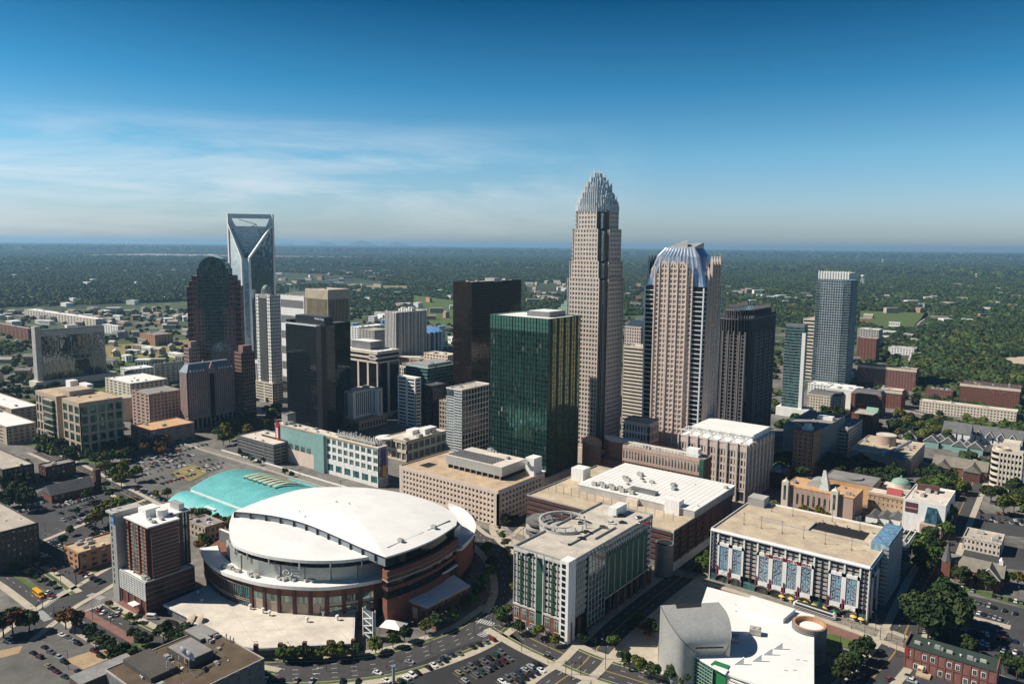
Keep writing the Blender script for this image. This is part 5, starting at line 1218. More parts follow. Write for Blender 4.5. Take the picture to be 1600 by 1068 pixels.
MB().box(tx0-.3, tx1+.9, ty0-2.2, ty1+.5, HT, HT+.7).box(tx0-.3, tx1-4.8, ty1+.5, by1+.7, HT+1.1, HT+1.8).build('roof', 'white_membrane', b.root)
MB().box(tx0+3, tx0+11, ty0+4, ty0+12, HT+.7, HT+5).cyl(tx0+14.5, ty0+11, HT+.7, HT+4.6, 3, n=16).build('penthouse', 'white_paint', b.root)
MB().box(tx0+8, tx1-6.5, by1-5, by1-2, HT+1.8, HT+5.5).build('rear_screen', 'zinc', b.root)
for i in range(9): k_, me = ROOFKIT['AV'[i % 2]]; place(me, k_, b.root, (tx1-rnd.uniform(2, 9), ty0+rnd.uniform(2, ty1-ty0-2), HT+.75), 0, (.8, .8, .8))
gx0 = bis(lambda t: PJ(b.cx+t, b.cy-D/2, HT+2)[0]-172, -90, tx1); gx1 = gx0+6.5
MB().box(gx0, gx1, -D/2-.6, -D/2+13, 0, HT+2).build('slab', 'zinc', b.root); MB().box(gx0-1, gx1+.5, -D/2-2, -D/2+14, HT+2, HT+3).build('slab_roof', 'concrete', b.root)
for j in range(15): MB().box(gx0+1.6, gx0+2.6, -D/2-.75, -D/2-.5, hp_*.5+j*3.3, hp_*.5+j*3.3+2).build('window', 'glass_dark', b.root)
for j in range(14): MB().box(gx0-1.3, gx0, -D/2+1, -D/2+3.5, hp_*.5+j*3.3, hp_*.5+j*3.3+.2).build('balcony', 'green_panel', b.root)
text_obj('H', 3.2, 'line_white', b.root, (gx0+4.6, -D/2-1.2, HT-1.5), (R_(90), 0, 0)); MB().box(gx0+2.9, gx0+6.3, -D/2-1.1, -D/2-.55, HT-3.4, HT+.4).build('sign_panel', mat('sign_blue', (.02, .2, .5), .4), b.root)
MB().box(W/2-12, W/2-6, -D/2-4, -D/2-.4, 4.6, 5).build('entrance_canopy', 'white_paint', b.root)

# ================================================================== front car park building (grey green, white stair shaft)
b = mk('parking_garage', 'tall car park with green louvre strips, brick base and white corner stair shaft', 888, 1005, 881, 803, 1020, 'garage')
W, D, HH = b.w, b.d, b.h; zb_ = HH*.27; fr = MB(); br = MB(); gp = MB()
MB().box(-W/2+1.2, W/2-1.2, -D/2+1.2, D/2-1.2, 0, HH-1.6).build('interior', 'dark_void', b.root)
dk = MB(); nf = 9
for j in range(nf):
    z = zb_+(HH-zb_)*(j+1)/nf
    dk.box(-W/2+.35, W/2-.35, -D/2+.35, D/2-.35, z-(HH-zb_)/nf*.62 if j < nf-1 else z-2.2, z-.15)
dk.build('deck_edge', mat('pale_panel', (.45, .44, .41), .8), b.root)
o, u, L = b.side('S')
for f0, f1, nb in ((.0, .42, 3), (.56, .86, 2)):
    for i in range(nb+1): a = L*(f0+(f1-f0)*i/nb); fr.obox(o, u, max(0, a-.3), a+.3, -.4, .25, zb_, HH)
    for i in range(nb): a = L*(f0+(f1-f0)*(i+.5)/nb); fr.obox(o, u, a-.12, a+.12, -.4, .1, zb_, HH)
    for i in range(1, nb): a = L*(f0+(f1-f0)*i/nb); gp.obox(o, u, a-.55, a+.55, -.3, .4, zb_, HH-3)
gp.obox(o, u, L*.43, L*.55, -.3, .5, zb_*.3, HH-2.5)
for j in range(2): fr.obox(o, u, L*(.42+.13*j)-.25, L*(.42+.13*j)+.25, -.4, .6, zb_*.3, HH)
fr.obox(o, u, 0, L, -.4, .5, zb_-.4, zb_+.5); fr.obox(o, u, 0, L, -.4, .3, HH-1.4, HH)
for f0, f1, nb in ((.0, .43, 3), (.55, .88, 2)):
    br.obox(o, u, L*f0, L*f1, -.5, .2, 0, zb_-.4)
    for i in range(nb):
        for z0, z1 in ((.4, 3.4), (5, zb_-1.5)):
            a = L*(f0+(f1-f0)*(i+.5)/nb); MB().obox(o, u, a-1.25, a+1.25, .1, .35, z0, z1).build('window', 'glass_window', b.root)
            for q in (-1.3, 0, 1.3): fr.obox(o, u, a+q-.09, a+q+.09, .3, .45, z0, z1)
            fr.obox(o, u, a-1.4, a+1.4, .3, .45, z1-.1, z1+.15); fr.obox(o, u, a-1.4, a+1.4, .3, .45, (z0+z1)/2, (z0+z1)/2+.12)
MB().obox(o, u, L*.43, L*.55, -.3, .4, 0, zb_*.3).build('stone_panel', 'pink_wall', b.root)
st = MB().obox(o, u, L*.865, L+.4, -5, 1.6, 0, HH+1.5); st.build('stair_shaft', 'white_paint', b.root)
for j in range(13): MB().obox(o, u, L*.90, L*.96, 1.5, 1.75, 1+j*HH/13, 1+j*HH/13+2.0).build('window', 'glass_black', b.root)
o, u, L = b.side('E')
def sect(f0, f1): return L*f0, L*f1
for i in range(6): a = L*(.07+.20*i/5) if 0 else L*(.06+.10*i/5); fr.obox(o, u, a-.2, a+.2, -.4, .2, zb_, HH)
gl = MB().obox(o, u, L*.19, L*.38, -.3, .7, 2.5, HH-1); gl.build('glass_screen', 'glass_slate', b.root)
for i in range(6): fr.obox(o, u, L*(.19+.19*i/5)-.12, L*(.19+.19*i/5)+.12, .6, .9, 2.5, HH+.5)
for j in range(12): fr.obox(o, u, L*.19, L*.38, .6, .85, 2.5+j*(HH-3.5)/11-.1, 2.5+j*(HH-3.5)/11+.1)
gp.obox(o, u, L*.39, L*.92, -.2, .5, zb_, HH-6.5)
for i in range(7): fr.obox(o, u, L*(.42+.075*i)-.15, L*(.42+.075*i)+.15, .4, .9, zb_+1, HH-8-(.0 if i else 0))
for i in range(20): fr.obox(o, u, L*(.39+.6*i/19)-.15, L*(.39+.6*i/19)+.15, -.4, .3, HH-6.5, HH)
fr.obox(o, u, 0, L, -.4, .3, HH-1.3, HH); fr.obox(o, u, L*.39, L, -.4, .6, zb_-.6, zb_)
for i in range(12):
    a = L*(.02+.97*i/11); br.obox(o, u, a-.5, a+.5, -.5, .6, 0, zb_-.6)
for i in range(8): a = L*(.43+.07*i); MB().obox(o, u, a, a+3.8, -.4, .1, 1, zb_-2).build('window', 'glass_slate', b.root)
br.build('brick_base', 'brick', b.root); gp.build('green_louvre', 'green_panel', b.root); fr.build('frame', mat('pale_frame', (.52, .50, .46), .8), b.root)
b.roof('deck_concrete', par=1.1, pm='zinc'); rp = MB().box(-W*.05, W*.12, -D*.28, -D*.27, HH, HH+1.0).box(W*.1, W*.12, -D*.28, D*.1, HH, HH+1).box(W*.28, W*.3, -D*.1, D*.15, HH, HH+1.1).build('ramp_wall', 'concrete', b.root)
ln = MB()
for r0 in (-.42, -.12, .2, .42):
    for k in range(int(D*.9/2.7)): ln.box(r0*W-2.2, r0*W+2.2, -D*.45+2.7*k, -D*.45+2.7*k+.1, HH+.05, HH+.065)
ln.build('bay_marking', 'line_white', b.root)
MB().box(-3, 2, D*.32, D*.46, HH, HH+5).build('lift_house', 'white_paint', b.root)
# spiral ramp
hc = P(880, 822, HH); hx_, hy_ = hc[0]-b.cx, hc[1]-b.cy
t_ = thing('spiral_ramp', 'white concrete spiral car ramp rising behind the green louvred car park', 'ramp', (hc[0], hc[1], 0))
rO = 36/(1200/PJ(hc[0], hc[1], HH)[2])
for lvl in range(6): MB().ring(0, 0, rO-7.5, rO, 4+lvl*(HH-2)/5.6-.3, 4+lvl*(HH-2)/5.6+.15, 0, 360, 40, ez=(HH-2)/5.6 if lvl < 5 else 3).build('ramp_deck', 'concrete', t_)
for lvl in range(6):
    MB().ring(0, 0, rO, rO+.4, 4+lvl*(HH-2)/5.6-.5, 4+lvl*(HH-2)/5.6+1.4, 20, 340, 40, ez=(HH-2)/5.6*.9 if lvl < 5 else 2.6).build('ramp_wall', 'concrete', t_)
for k in range(14): an = R_(25.7*k); MB().box(-.3, .3, -.3, .3, 0, HH+3.4).build('ramp_post', 'concrete', t_, loc=((rO-.2)*math.cos(an), (rO-.2)*math.sin(an), 0))
MB().ring(0, 0, rO-.2, rO+.9, HH+3.0, HH+4.2, 60, 290, 40).build('top_ring', 'concrete', t_); MB().ring(0, 0, rO-8.2, rO-7.4, HH-6, HH+1.2, 200, 380, 24).build('inner_wall', 'concrete', t_)
b.finish()

# ================================================================== station car park with patterned panels (right)
b = mk('parking_garage', 'white framed car park with patterned glass panels, arched ground floor and yellow umbrellas', 1354, 974, 887, 1111, 1403, 'garage')
W, D, HH = b.w, b.d, b.h; STN = b
MB().box(-W/2+1.2, W/2-1.2, -D/2+1.2, D/2-1.2, 0, HH-1.8).build('interior', 'dark_void', b.root)
dk = MB(); nf = 10
for j in range(nf): z = 6+(HH-6)*(j+1)/nf; dk.box(-W/2+.5, W/2-.5, -D/2+.5, D/2-.5, z-(HH-6)/nf*.60, z-.05 if j < nf-1 else z-.3)
dk.build('deck_edge', mat('deck_panel', (.36, .35, .30), .8), b.root)
o, u, L = b.side('S'); wf = MB(); bl = MB(); nb = 12; zt = HH-(HH-6)/nf*2.6; pnl = 0
lay = ['e', 'P', 'P', 'o', 'P', 'P', 'P', 'P', 'o', 'P', 'P', 'e']; ws = [.6, 1, 1, 1, 1, 1, 1, 1, 1, 1, 1, .6]; acc = [0]
for q in ws: acc.append(acc[-1]+q)
X = [a/acc[-1]*L for a in acc]
for i in range(nb+1): wf.obox(o, u, max(0, X[i]-.42), min(L, X[i]+.42), -.6, .35, 0 if i in (0, nb) else zt-1, HH-.4)
wf.obox(o, u, 0, L, -.6, .6, HH-1.0, HH); wf.obox(o, u, 0, L, -.8, 1.1, HH-.3, HH+.25)
for i, k_ in enumerate(lay):
    a0, a1 = X[i], X[i+1]; m_ = (a0+a1)/2
    if k_ == 'P':
        wf.obox(o, u, a0, a0+1.15, -.6, .5, 5, zt); wf.obox(o, u, a1-1.15, a1, -.6, .5, 5, zt); wf.obox(o, u, a0, a1, -.6, .5, zt-1.8, zt); wf.obox(o, u, a0, a1, -.6, .5, 5, 7.2)
        for h_ in (0, 1):
            p0 = a0+1.3+h_*(a1-a0-2.6)/2; p1 = p0+(a1-a0-2.6)/2-.25
            MB().obox(o, u, p0, p1, -.5, .1, 7.4, zt-2).build('patterned_panel', mat('panel_glass', (.34, .42, .50), .2, metal=.2), b.root)
            tl, bk = MB(), MB(); rr = random.Random(i*7+h_); z = 8
            while z < zt-3.4:
                cxx = (p0+p1)/2; dxx = (p1-p0)*.3*rr.choice((-1, 1)); mb = rr.choice((tl, bk, bk)); kind = rr.random()
                if kind < .6:
                    P0, P1 = (cxx-dxx, z), (cxx+dxx, z+1.5); mb.hexa([(o[0]+P0[0]-.25, o[1]-.25, P0[1]), (o[0]+P0[0]+.25, o[1]-.25, P0[1]), (o[0]+P0[0]+.25, o[1]-.05, P0[1]), (o[0]+P0[0]-.25, o[1]-.05, P0[1]), (o[0]+P1[0]-.25, o[1]-.25, P1[1]), (o[0]+P1[0]+.25, o[1]-.25, P1[1]), (o[0]+P1[0]+.25, o[1]-.05, P1[1]), (o[0]+P1[0]-.25, o[1]-.05, P1[1])])
                elif kind < .8: mb.obox(o, u, cxx-.2, cxx+.2, .05, .25, z, z+1.5)
                else: mb.obox(o, u, p0+.2, p1-.2, .05, .25, z+.4, z+.8)
                z += 2.0
            tl.build('panel_pattern', mat('pattern_teal', (.02, .34, .42), .5), b.root); bk.build('panel_pattern', mat('pattern_navy', (.02, .03, .06), .5), b.root)
        for q in (a0+.1,): MB().obox(o, u, q-.35, q+.35, .5, 1.0, 3, 10).build('banner', mat('maroon_banner', (.22, .03, .07), .8), b.root)
        # arch over the shop front
        ar_ = MB()
        for q in range(8):
            t0, t1 = math.pi*q/8, math.pi*(q+1)/8; r_ = (a1-a0)/2-.4
            ar_.obox(o, u, min(m_-r_*math.cos(t0), m_-r_*math.cos(t1)), max(m_-r_*math.cos(t0), m_-r_*math.cos(t1)), 0, .9, 3.2+1.7*math.sin((t0+t1)/2), 3.7+1.7*math.sin((t0+t1)/2))
        ar_.build('arch', 'concrete', b.root); MB().obox(o, u, a0+.8, a1-.8, -.5, -.1, 0, 4.4).build('shop_window', 'glass_dark', b.root)
    else:
        for q in (a0+.3, m_, a1-.3): bl.obox(o, u, q-.16, q+.16, -.5, .2, 5, HH-1)
        MB().obox(o, u, a0+.5, a1-.5, -.5, 0, 0, 4.5).build('shop_window', 'glass_teal', b.root)
    if k_ == 'P': bl.obox(o, u, m_-.14, m_+.14, -.5, .15, zt, HH-1)
o2, u2, L2 = b.side('E'); wf.obox(o2, u2, 0, .9, -.6, .4, 0, HH-.4); wf.obox(o2, u2, 0, L2, -.6, .6, HH-1, HH)
for f in (.12, .3): wf.obox(o2, u2, L2*f, L2*f+1.1, -.5, .4, 0, zt)
wf.obox(o2, u2, L2*.12, L2*.32, -.5, .4, zt-1.6, zt)
for f in (.06, .2, .36): bl.obox(o2, u2, L2*f, L2*f+.3, -.5, .2, 5, HH-1)
wf.build('white_frame', 'white_paint', b.root); bl.build('blue_mullion', mat('navy_metal', (.03, .045, .14), .5), b.root)
t0_ = MB(); 
for j in range(14): t0_.obox(o2, u2, L2*.40, L2*.98, -1, 3.2+.0, 1+j*(HH+3)/14, 1+j*(HH+3)/14+(HH+3)/14*.55)
t0_.build('louvre_tower', 'zinc', b.root); MB().obox(o2, u2, L2*.41, L2*.97, -6, 2.8, 0, HH+4.2).build('tower_core', 'glass_blue', b.root)
for x_, y_ in ((-W/2+6, D/2-6),):
    MB().box(x_-5, x_+5, y_-4, y_+5, HH-1, HH+5.5).build('stair_house', 'concrete', b.root); lv = MB()
    for j in range(6): lv.box(x_-5.2, x_+5.2, y_-4.2, y_+5.2, HH+j*.95, HH+j*.95+.45)
    lv.build('stair_louvre', 'zinc', b.root)
b.roof('deck_tan', par=1.0, pm='white_paint'); rw = MB()
rw.box(-W*.36, W*.02, -.15, .15, HH, HH+1.0).box(-W*.02, W*.40, -D*.02, -D*.01, HH, HH+.9).box(.02*W, .025*W, 0, D*.25, HH, HH+1.1); rw.build('ramp_wall', 'concrete', b.root)
MB().box(W*.03, W*.36, D*.08, D*.30, HH+.06, HH+.10).build('ramp_void', 'dark_void', b.root)
for k in range(5): MB().box(W*.05+W*.08*k, W*.05+W*.08*k+.6, D*.29, D*.31, HH, HH+1.8).build('ramp_post', 'deck_tan', b.root)
ln = MB()
for r0 in (-.36, -.14, .36):
    for k in range(int(W*.8/2.7)): ln.box(-W*.4+2.7*k, -W*.4+2.7*k+.1, r0*D-2.3, r0*D+2.3, HH+.05, HH+.065)
ln.build('bay_marking', 'line_white', b.root)
for i, (fx, fy) in enumerate(((-.36, -.2), (-.24, -.2), (-.1, -.2), (.04, -.2), (.18, -.22), (.34, -.22), (-.3, .3), (-.15, .3), (.1, .38), (.28, .38))):
    MB().box(-.1, .1, -.1, .1, 0, 7).box(-.9, .9, -.15, .15, 6.9, 7.1).box(-.3, .3, -.3, .3, 0, .8).build('deck_lamp', 'grey_metal', b.root, loc=(fx*W, fy*D, HH))
text_obj('SEVENTH STREET STATION', 2.0, 'red_paint', b.root, (o[0]+X[6]+1, o[1]-.75, zt-.6), (R_(90), 0, 0), bold=True)
b = mk('glass_pavilion', 'low glass corner building with open white roof frame behind the station car park', 1412, 908, 857, 1375, 1446, 'building')
W, D, HH = b.w, b.d, b.h; MB().box(-W/2+2, W/2-1, -D/2+1, D/2-1, 0, HH-1).build('glass_wall', 'glass_teal', b.root); MB().box(-W/2, W/2, -D/2, D/2, HH-1, HH-.4).build('roof', 'roof_grey', b.root); f_ = MB()
for k in range(6): f_.box(-W/2+k*W/5-.2, -W/2+k*W/5+.2, -D/2-2, D/2+2, HH+2, HH+2.4)
f_.box(-W/2, W/2+2, -D/2-2, -D/2-1.6, HH+2, HH+2.5).box(-W/2, W/2+2, D/2+1.6, D/2+2, HH+2, HH+2.5).build('roof_frame', 'white_paint', b.root); b.kit(8, z=HH-.4, big=1.3, seed=6)

# ================================================================== children's library with the zinc drum (front right)
zI = 14
ro_ = ccw([P(1105, 916, zI), P(1272, 960, zI), P(1272, 1085, zI), P(1200, 1074, zI), P(1130, 1050, zI), P(1067, 1013, zI), P(1088, 965, zI)])
pc = (sum(p[0] for p in ro_)/len(ro_), sum(p[1] for p in ro_)/len(ro_)); IM = thing('library', 'angular library with big white roof, green glass wall and grey zinc drum', 'library', (*pc, 0))
rel = [(p[0]-pc[0], p[1]-pc[1]) for p in ro_]; MB().prism([(x*.975, y*.975) for x, y in rel], 0, zI-.8).build('wall', 'silver_metal', IM); MB().prism(rel, zI-.8, zI).build('roof', 'white_membrane', IM)
def ip(px, py, z): q = P(px, py, z); return (q[0]-pc[0], q[1]-pc[1], z)
def wall_px(name, m, pa, pb, z0, z1, n0=-.2, n1=.3, par=None):
    a, b_ = ip(*pa, zI), ip(*pb, zI); L = math.hypot(b_[0]-a[0], b_[1]-a[1]); return MB().obox(a[:2], ((b_[0]-a[0])/L, (b_[1]-a[1])/L), 0, L, n0, n1, z0, z1).build(name, m, par or IM)
a, b_ = ip(1070, 1016, zI), ip(1113, 1043, zI); L = math.hypot(b_[0]-a[0], b_[1]-a[1]); u = ((b_[0]-a[0])/L, (b_[1]-a[1])/L)
g = MB().obox(a[:2], u, 0, L, -1.2, -.4, 0, zI-1).build('glass_wall', 'glass_green', IM); gm = MB()
for i in range(12): gm.obox(a[:2], u, i*L/11-.08, i*L/11+.08, -.5, -.2, 0, zI-1)
for j in range(9): gm.obox(a[:2], u, 0, L, -.5, -.2, j*1.5, j*1.5+.3)
gm.build('mullions', 'copper_green', IM)
MB().prism(ccw([ip(1110, 1045, 12)[:2], ip(1117, 1039, 12)[:2], ip(1140, 1047, 12)[:2], ip(1134, 1058, 12)[:2]]), 0, zI+.4).build('green_box', 'green_bright', IM)
MB().prism(ccw([ip(1111, 1043, zI)[:2], ip(1116, 1040, zI)[:2], ip(1138, 1048, zI)[:2], ip(1133, 1055, zI)[:2]]), zI+.4, zI+.7).build('green_box_roof', 'white_membrane', IM)
# zinc drum
Lp = [(1032, 945, 28), (1042, 966, 27.4), (1055, 986, 25), (1070, 1004, 21), (1090, 1021, 15)]; Rp = [(1122, 940, 28), (1135, 957, 27.4), (1142, 980, 25), (1141, 1002, 21), (1131, 1020, 15)]
def sm3(q): 
    pts = [ip(*p) for p in q]; xy_ = smooth([p[:2] for p in pts], 5); z_ = smooth([(p[2], 0) for p in pts], 5); return [(a[0], a[1], c[0]) for a, c in zip(xy_, z_)]
A, B_ = sm3(Lp), sm3(Rp); dm = MB().strip(A, B_); dm.strip([(p[0], p[1], 0) for p in A], A).strip(B_, [(p[0], p[1], 0) for p in B_]); dm.strip([A[0], B_[0]], [(*A[0][:2], 0), (*B_[0][:2], 0)])
dm.strip([A[-1], B_[-1]][::-1], [(*B_[-1][:2], 0), (*A[-1][:2], 0)])
dm.build('zinc_drum', 'zinc', IM, True)
bt = smooth([ip(1032, 945, 28)[:2], ip(1029, 1000, 2)[:2], ip(1036, 1022, 2)[:2], ip(1050, 1040, 2)[:2], ip(1078, 1052, 4)[:2], ip(1092, 1020, 15)[:2]], 5)
n_ = len(bt); tp_ = [A[min(len(A)-1, int(k/(n_-1)*(len(A)-1)))] for k in range(n_)]
MB().strip([(*p, 0) for p in bt], tp_).build('drum_wall', 'zinc', IM, False); sm_ = MB()
for k in range(0, n_, 1): sm_.tube((*bt[k], 0), tp_[k], .12, 4)
for k in range(0, len(A)-1): sm_.tube(A[k], A[k+1], .18, 4); sm_.tube(B_[k], B_[k+1], .18, 4)
sm_.build('standing_seam', 'grey_metal', IM)
w0 = [tuple(Vector(A[0])*.74+Vector(B_[0])*.26), tuple(Vector(A[0])*.3+Vector(B_[0])*.7)]; w1 = [tuple(Vector(A[2])*.76+Vector(B_[2])*.24), tuple(Vector(A[2])*.34+Vector(B_[2])*.66)]
up_ = lambda p: (p[0], p[1], p[2]+.12)
MB().quad(up_(w0[0]), up_(w1[0]), up_(w1[1]), up_(w0[1])).build('roof_slot', 'dark_void', IM)
k0_ = len(A)-4; MB().tube(tuple(Vector(A[k0_])*.86+Vector(B_[k0_])*.14), tuple(Vector(A[k0_])*.12+Vector(B_[k0_])*.88), .35, 4).build('roof_gutter', 'dark_metal', IM)
c2 = ip(1265, 972, zI+3); rr = 25/(1200/PJ(c2[0]+pc[0], c2[1]+pc[1], 15)[2]); MB().ring(c2[0], c2[1], rr-1, rr, zI-1, zI+2.8, 0, 360, 36).build('red_ring', 'brick_orange', IM); MB().ring(c2[0], c2[1], rr+.02, rr+.3, 0, zI+2.6, 0, 360, 36).build('ring_cladding', 'concrete_dark', IM); MB().cyl(c2[0], c2[1], zI-1, zI+.6, rr-1, n=30).build('ring_floor', 'white_membrane', IM)
MB().prism(ccw([ip(1175, 927, 17)[:2], ip(1243, 948, 17)[:2], ip(1224, 964, 17)[:2], ip(1153, 944, 17)[:2]]), zI-.1, zI+2.2).build('raised_roof', 'white_membrane', IM)
for q in ((1147, 1037), (1175, 1032), (1192, 1022), (1208, 1013)):
    a = ip(q[0], q[1], zI); f_ = MB(); f_.v = [(0, 0, 0), (.5, 0, 0), (.5, 4, 0), (0, 4, 0), (0, 0, .4), (.5, 0, .4), (.5, 4, 3.4), (0, 4, 3.4)]; f_.f = [(3, 2, 1, 0), (4, 5, 6, 7), (0, 1, 5, 4), (1, 2, 6, 5), (2, 3, 7, 6), (3, 0, 4, 7)]; f_.build('roof_fin', 'white_paint', IM, loc=a).rotation_euler[2] = R_(-50)
place(ROOFKIT['A'][1], 'air_conditioner', IM, ip(1180, 990, zI), .3, (1.7, 2, 2)); place(ROOFKIT['A'][1], 'air_conditioner', IM, ip(1146, 1000, zI), .3, (1.5, 2, 1.5))
for i in range(14): q = ip(rnd.uniform(1110, 1260), rnd.uniform(940, 1050), zI); MB().box(-.8, .8, -.15, .15, 0, .12).build('roof_stain', 'concrete_dark', IM, loc=q).rotation_euler[2] = rnd.uniform(0, 3)
lg = MB()
for j in range(6): a, b_ = ip(1140, 1054, zI), ip(1185, 1072, zI); L = math.hypot(b_[0]-a[0], b_[1]-a[1]); lg.obox(a[:2], ((b_[0]-a[0])/L, (b_[1]-a[1])/L), 0, L, -.3, .2, zI-2-j*1.4, zI-1.4-j*1.4)
lg.build('louvre', 'white_paint', IM)

# ================================================================== white roofed retail block with its car park, centre
b = mk('retail_block', 'large white roofed block with tan parking deck and dark brick side wall', 1049, 893, 832, 823, 1143, 'building')
W, D, HH = b.w, b.d, b.h; b.core('concrete_dark', 0, HH-1, .8); fr = MB()
o, u, L = b.side('E'); 
for j in range(6): fr.obox(o, u, 0, L*.48, -.6, 0, 4+j*(HH-4)/6+1.4, 4+(j+1)*(HH-4)/6)
fr.obox(o, u, L*.48, L, -.6, .1, 8, HH)
for i in range(9): fr.obox(o, u, i*L/8-.5, i*L/8+.5, -.6, .4, 0, HH)
o, u, L = b.side('S')
for j in range(6): fr.obox(o, u, 0, L, -.6, 0, 4+j*(HH-4)/6+1.4, 4+(j+1)*(HH-4)/6)
fr.build('deck_wall', 'brick_dark', b.root)
b.block('white_paint', W/2-.4, W/2+.8, -D/2, D/2, 0, 5, 'arcade'); MB().box(W/2-.5, W/2+.5, -D/2-.5, -D/2+.8, 0, HH+1).build('corner_pier', 'white_paint', b.root)
b.roof('deck_tan', par=1.0, pm='concrete')
y_ = -D/2+D*.34
MB().box(-W/2+W*.20, W/2-.2, y_, D/2+6, HH-2, HH+4.5).build('mall_wall', 'concrete', b.root); MB().box(-W/2+W*.20-.3, W/2+.3, y_-.3, D/2+6.3, HH+4.5, HH+5.2).build('white_roof', 'white_membrane', b.root)
sm_ = MB()
for k in range(1, 24): sm_.box(-W*.3+W*.8*k/24-.07, -W*.3+W*.8*k/24+.07, y_+.5, D/2+5.5, HH+5.2, HH+5.26)
sm_.build('roof_seam', 'concrete', b.root)
for (fx, fy, sx_, sy_, h_, m_, nm) in ((-.42, .10, 5, 5, 9, 'white_paint', 'stair_house'), (-.25, .0, 7, 3.5, 4.5, 'cream_wall', 'lift_house'), (.10, -.16, 4, 2.5, 4, 'cream_wall', 'lift_house'), (.36, -.14, 5, 3.5, 9, 'white_paint', 'stair_house')):
    MB().box(fx*W-sx_, fx*W+sx_, fy*D-sy_, fy*D+sy_, HH, HH+h_).build(nm, m_, b.root)
for k in range(9): place(ROOFKIT['A'][1], 'cooling_unit', b.root, (-W*.20+k*3.6, y_+3.5+(k % 2)*3, HH+5.3), 0, (1.1, 1.3, 1.5))
lv = MB().box(W*.02, W*.20, y_+9, y_+14, HH+5.2, HH+7.2).build('roof_louvre', 'grey_metal', b.root); b.kit(14, z=HH+5.2, x0=-W*.2, y0=y_+6, y1=D/2, seed=12)
for k in range(16): MB().box(-.12, .12, -.12, .12, 0, 5).box(-.6, .6, -.1, .1, 4.9, 5.05).build('deck_lamp', 'grey_metal', b.root, loc=(-W*.45+k*W*.058, -D/2+D*.2, HH))
sp = thing('spiral_ramp', 'grey mesh wrapped curved ramp at the left end of the white roofed retail block', 'ramp', (*P(845, 838, 10), 0)); hh_ = HH-1
for k in range(6): MB().ring(0, 0, 7, 9.5, 3+k*(hh_-3)/6, 4.4+k*(hh_-3)/6, 0, 360, 24).build('ramp_wall', 'grey_metal' if k % 2 else 'concrete', sp)
MB().cyl(0, 0, 0, hh_, 6.9, n=20).build('ramp_core', 'concrete_dark', sp)
sp = thing('spiral_ramp', 'dark mesh wrapped rounded ramp between the two car parks', 'ramp', (*P(1037, 885, 5), 0))
for k in range(12): MB().ring(0, 0, 4.4, 5.4, 1+k*(HH-5)/12, 2.4+k*(HH-5)/12, 0, 360, 24).build('mesh_screen', 'grey_metal', sp)
MB().cyl(0, 0, 0, HH-4, 4.3, n=20).build('ramp_core', 'dark_void', sp)
b.finish()

# green windowed hotel in front of the crown tower
b = mk('hotel_building', 'pink and brick hotel slab with green framed windows in front of the pleated crown tower', 1096, 800, 720, 973, 1112, 'hotel')
W, D, HH = b.w, b.d, b.h; b.core('brick', 0, HH-.2); fr = MB(); nb = 26
o, u, L = b.side('S'); b.facade(fr, o, u, L, 2, HH*.72, nb, 5, .5, .38, .4, 'glass_window'); fr.build('brick_grid', 'brick', b.root); fr = MB(); b.facade(fr, o, u, L, HH*.72, HH-1.5, nb, 1, .5, .35, .4, 'glass_window'); fr.obox(o, u, 0, L, -.5, .1, HH*.70, HH*.75); fr.obox(o, u, 0, L, -.5, .2, HH-1.5, HH)
o, u, L = b.side('E'); fr.build('upper_grid', 'pink_wall', b.root); MB().obox(o, u, 0, L, -.5, 0, 0, HH).build('end_wall', 'brick', b.root); b.roof('roof_gravel', pm='pink_wall')
ra = MB()
for k in range(22): ra.box(-W*.42+k*W*.04-.2, -W*.42+k*W*.04+.2, -D/2+2, -D/2+2.4, HH, HH+3.4)
ra.box(-W*.44, W*.44, -D/2+1.8, -D/2+2.6, HH+3.2, HH+3.7).build('roof_screen', 'white_paint', b.root)
MB().box(W*.26, W*.40, -2, 4, HH, HH+6).build('lift_house', 'white_paint', b.root); b.kit(6, seed=22); MB().box(W/2-3, W/2+.3, -D/2-.4, -D/2+3, HH*.6, HH+.8).build('sign_box', 'green_panel', b.root); b.finish()

# curved tan brick hall
q = P(932, 742); b = Bld('concert_hall', 'tan brick hall with two curved roof wings at the foot of the tallest tower', q[0]-16, q[0]+16, q[1]-2, q[1]+26, 29, 'hall')
for cx_, cy_, r_, a0, a1, h_, rm_ in ((-2, -2, 16, 150, 300, 27, 'roof_tan'), (13, 8, 15, 190, 380, 30, 'white_membrane')):
    MB().ring(cx_, cy_, 2, r_, 0, h_, a0, a1, 24).build('curved_wall', 'brick_orange', b.root); MB().ring(cx_, cy_, 2, r_+.6, h_, h_+.9, a0-3, a1+3, 24).build('roof', rm_, b.root)
MB().box(0, 20, -12, 4, 0, 15).build('wall', 'brick_orange', b.root); MB().box(0, 20, -12, 4, 15, 15.4).build('lower_roof', 'roof_grey', b.root)

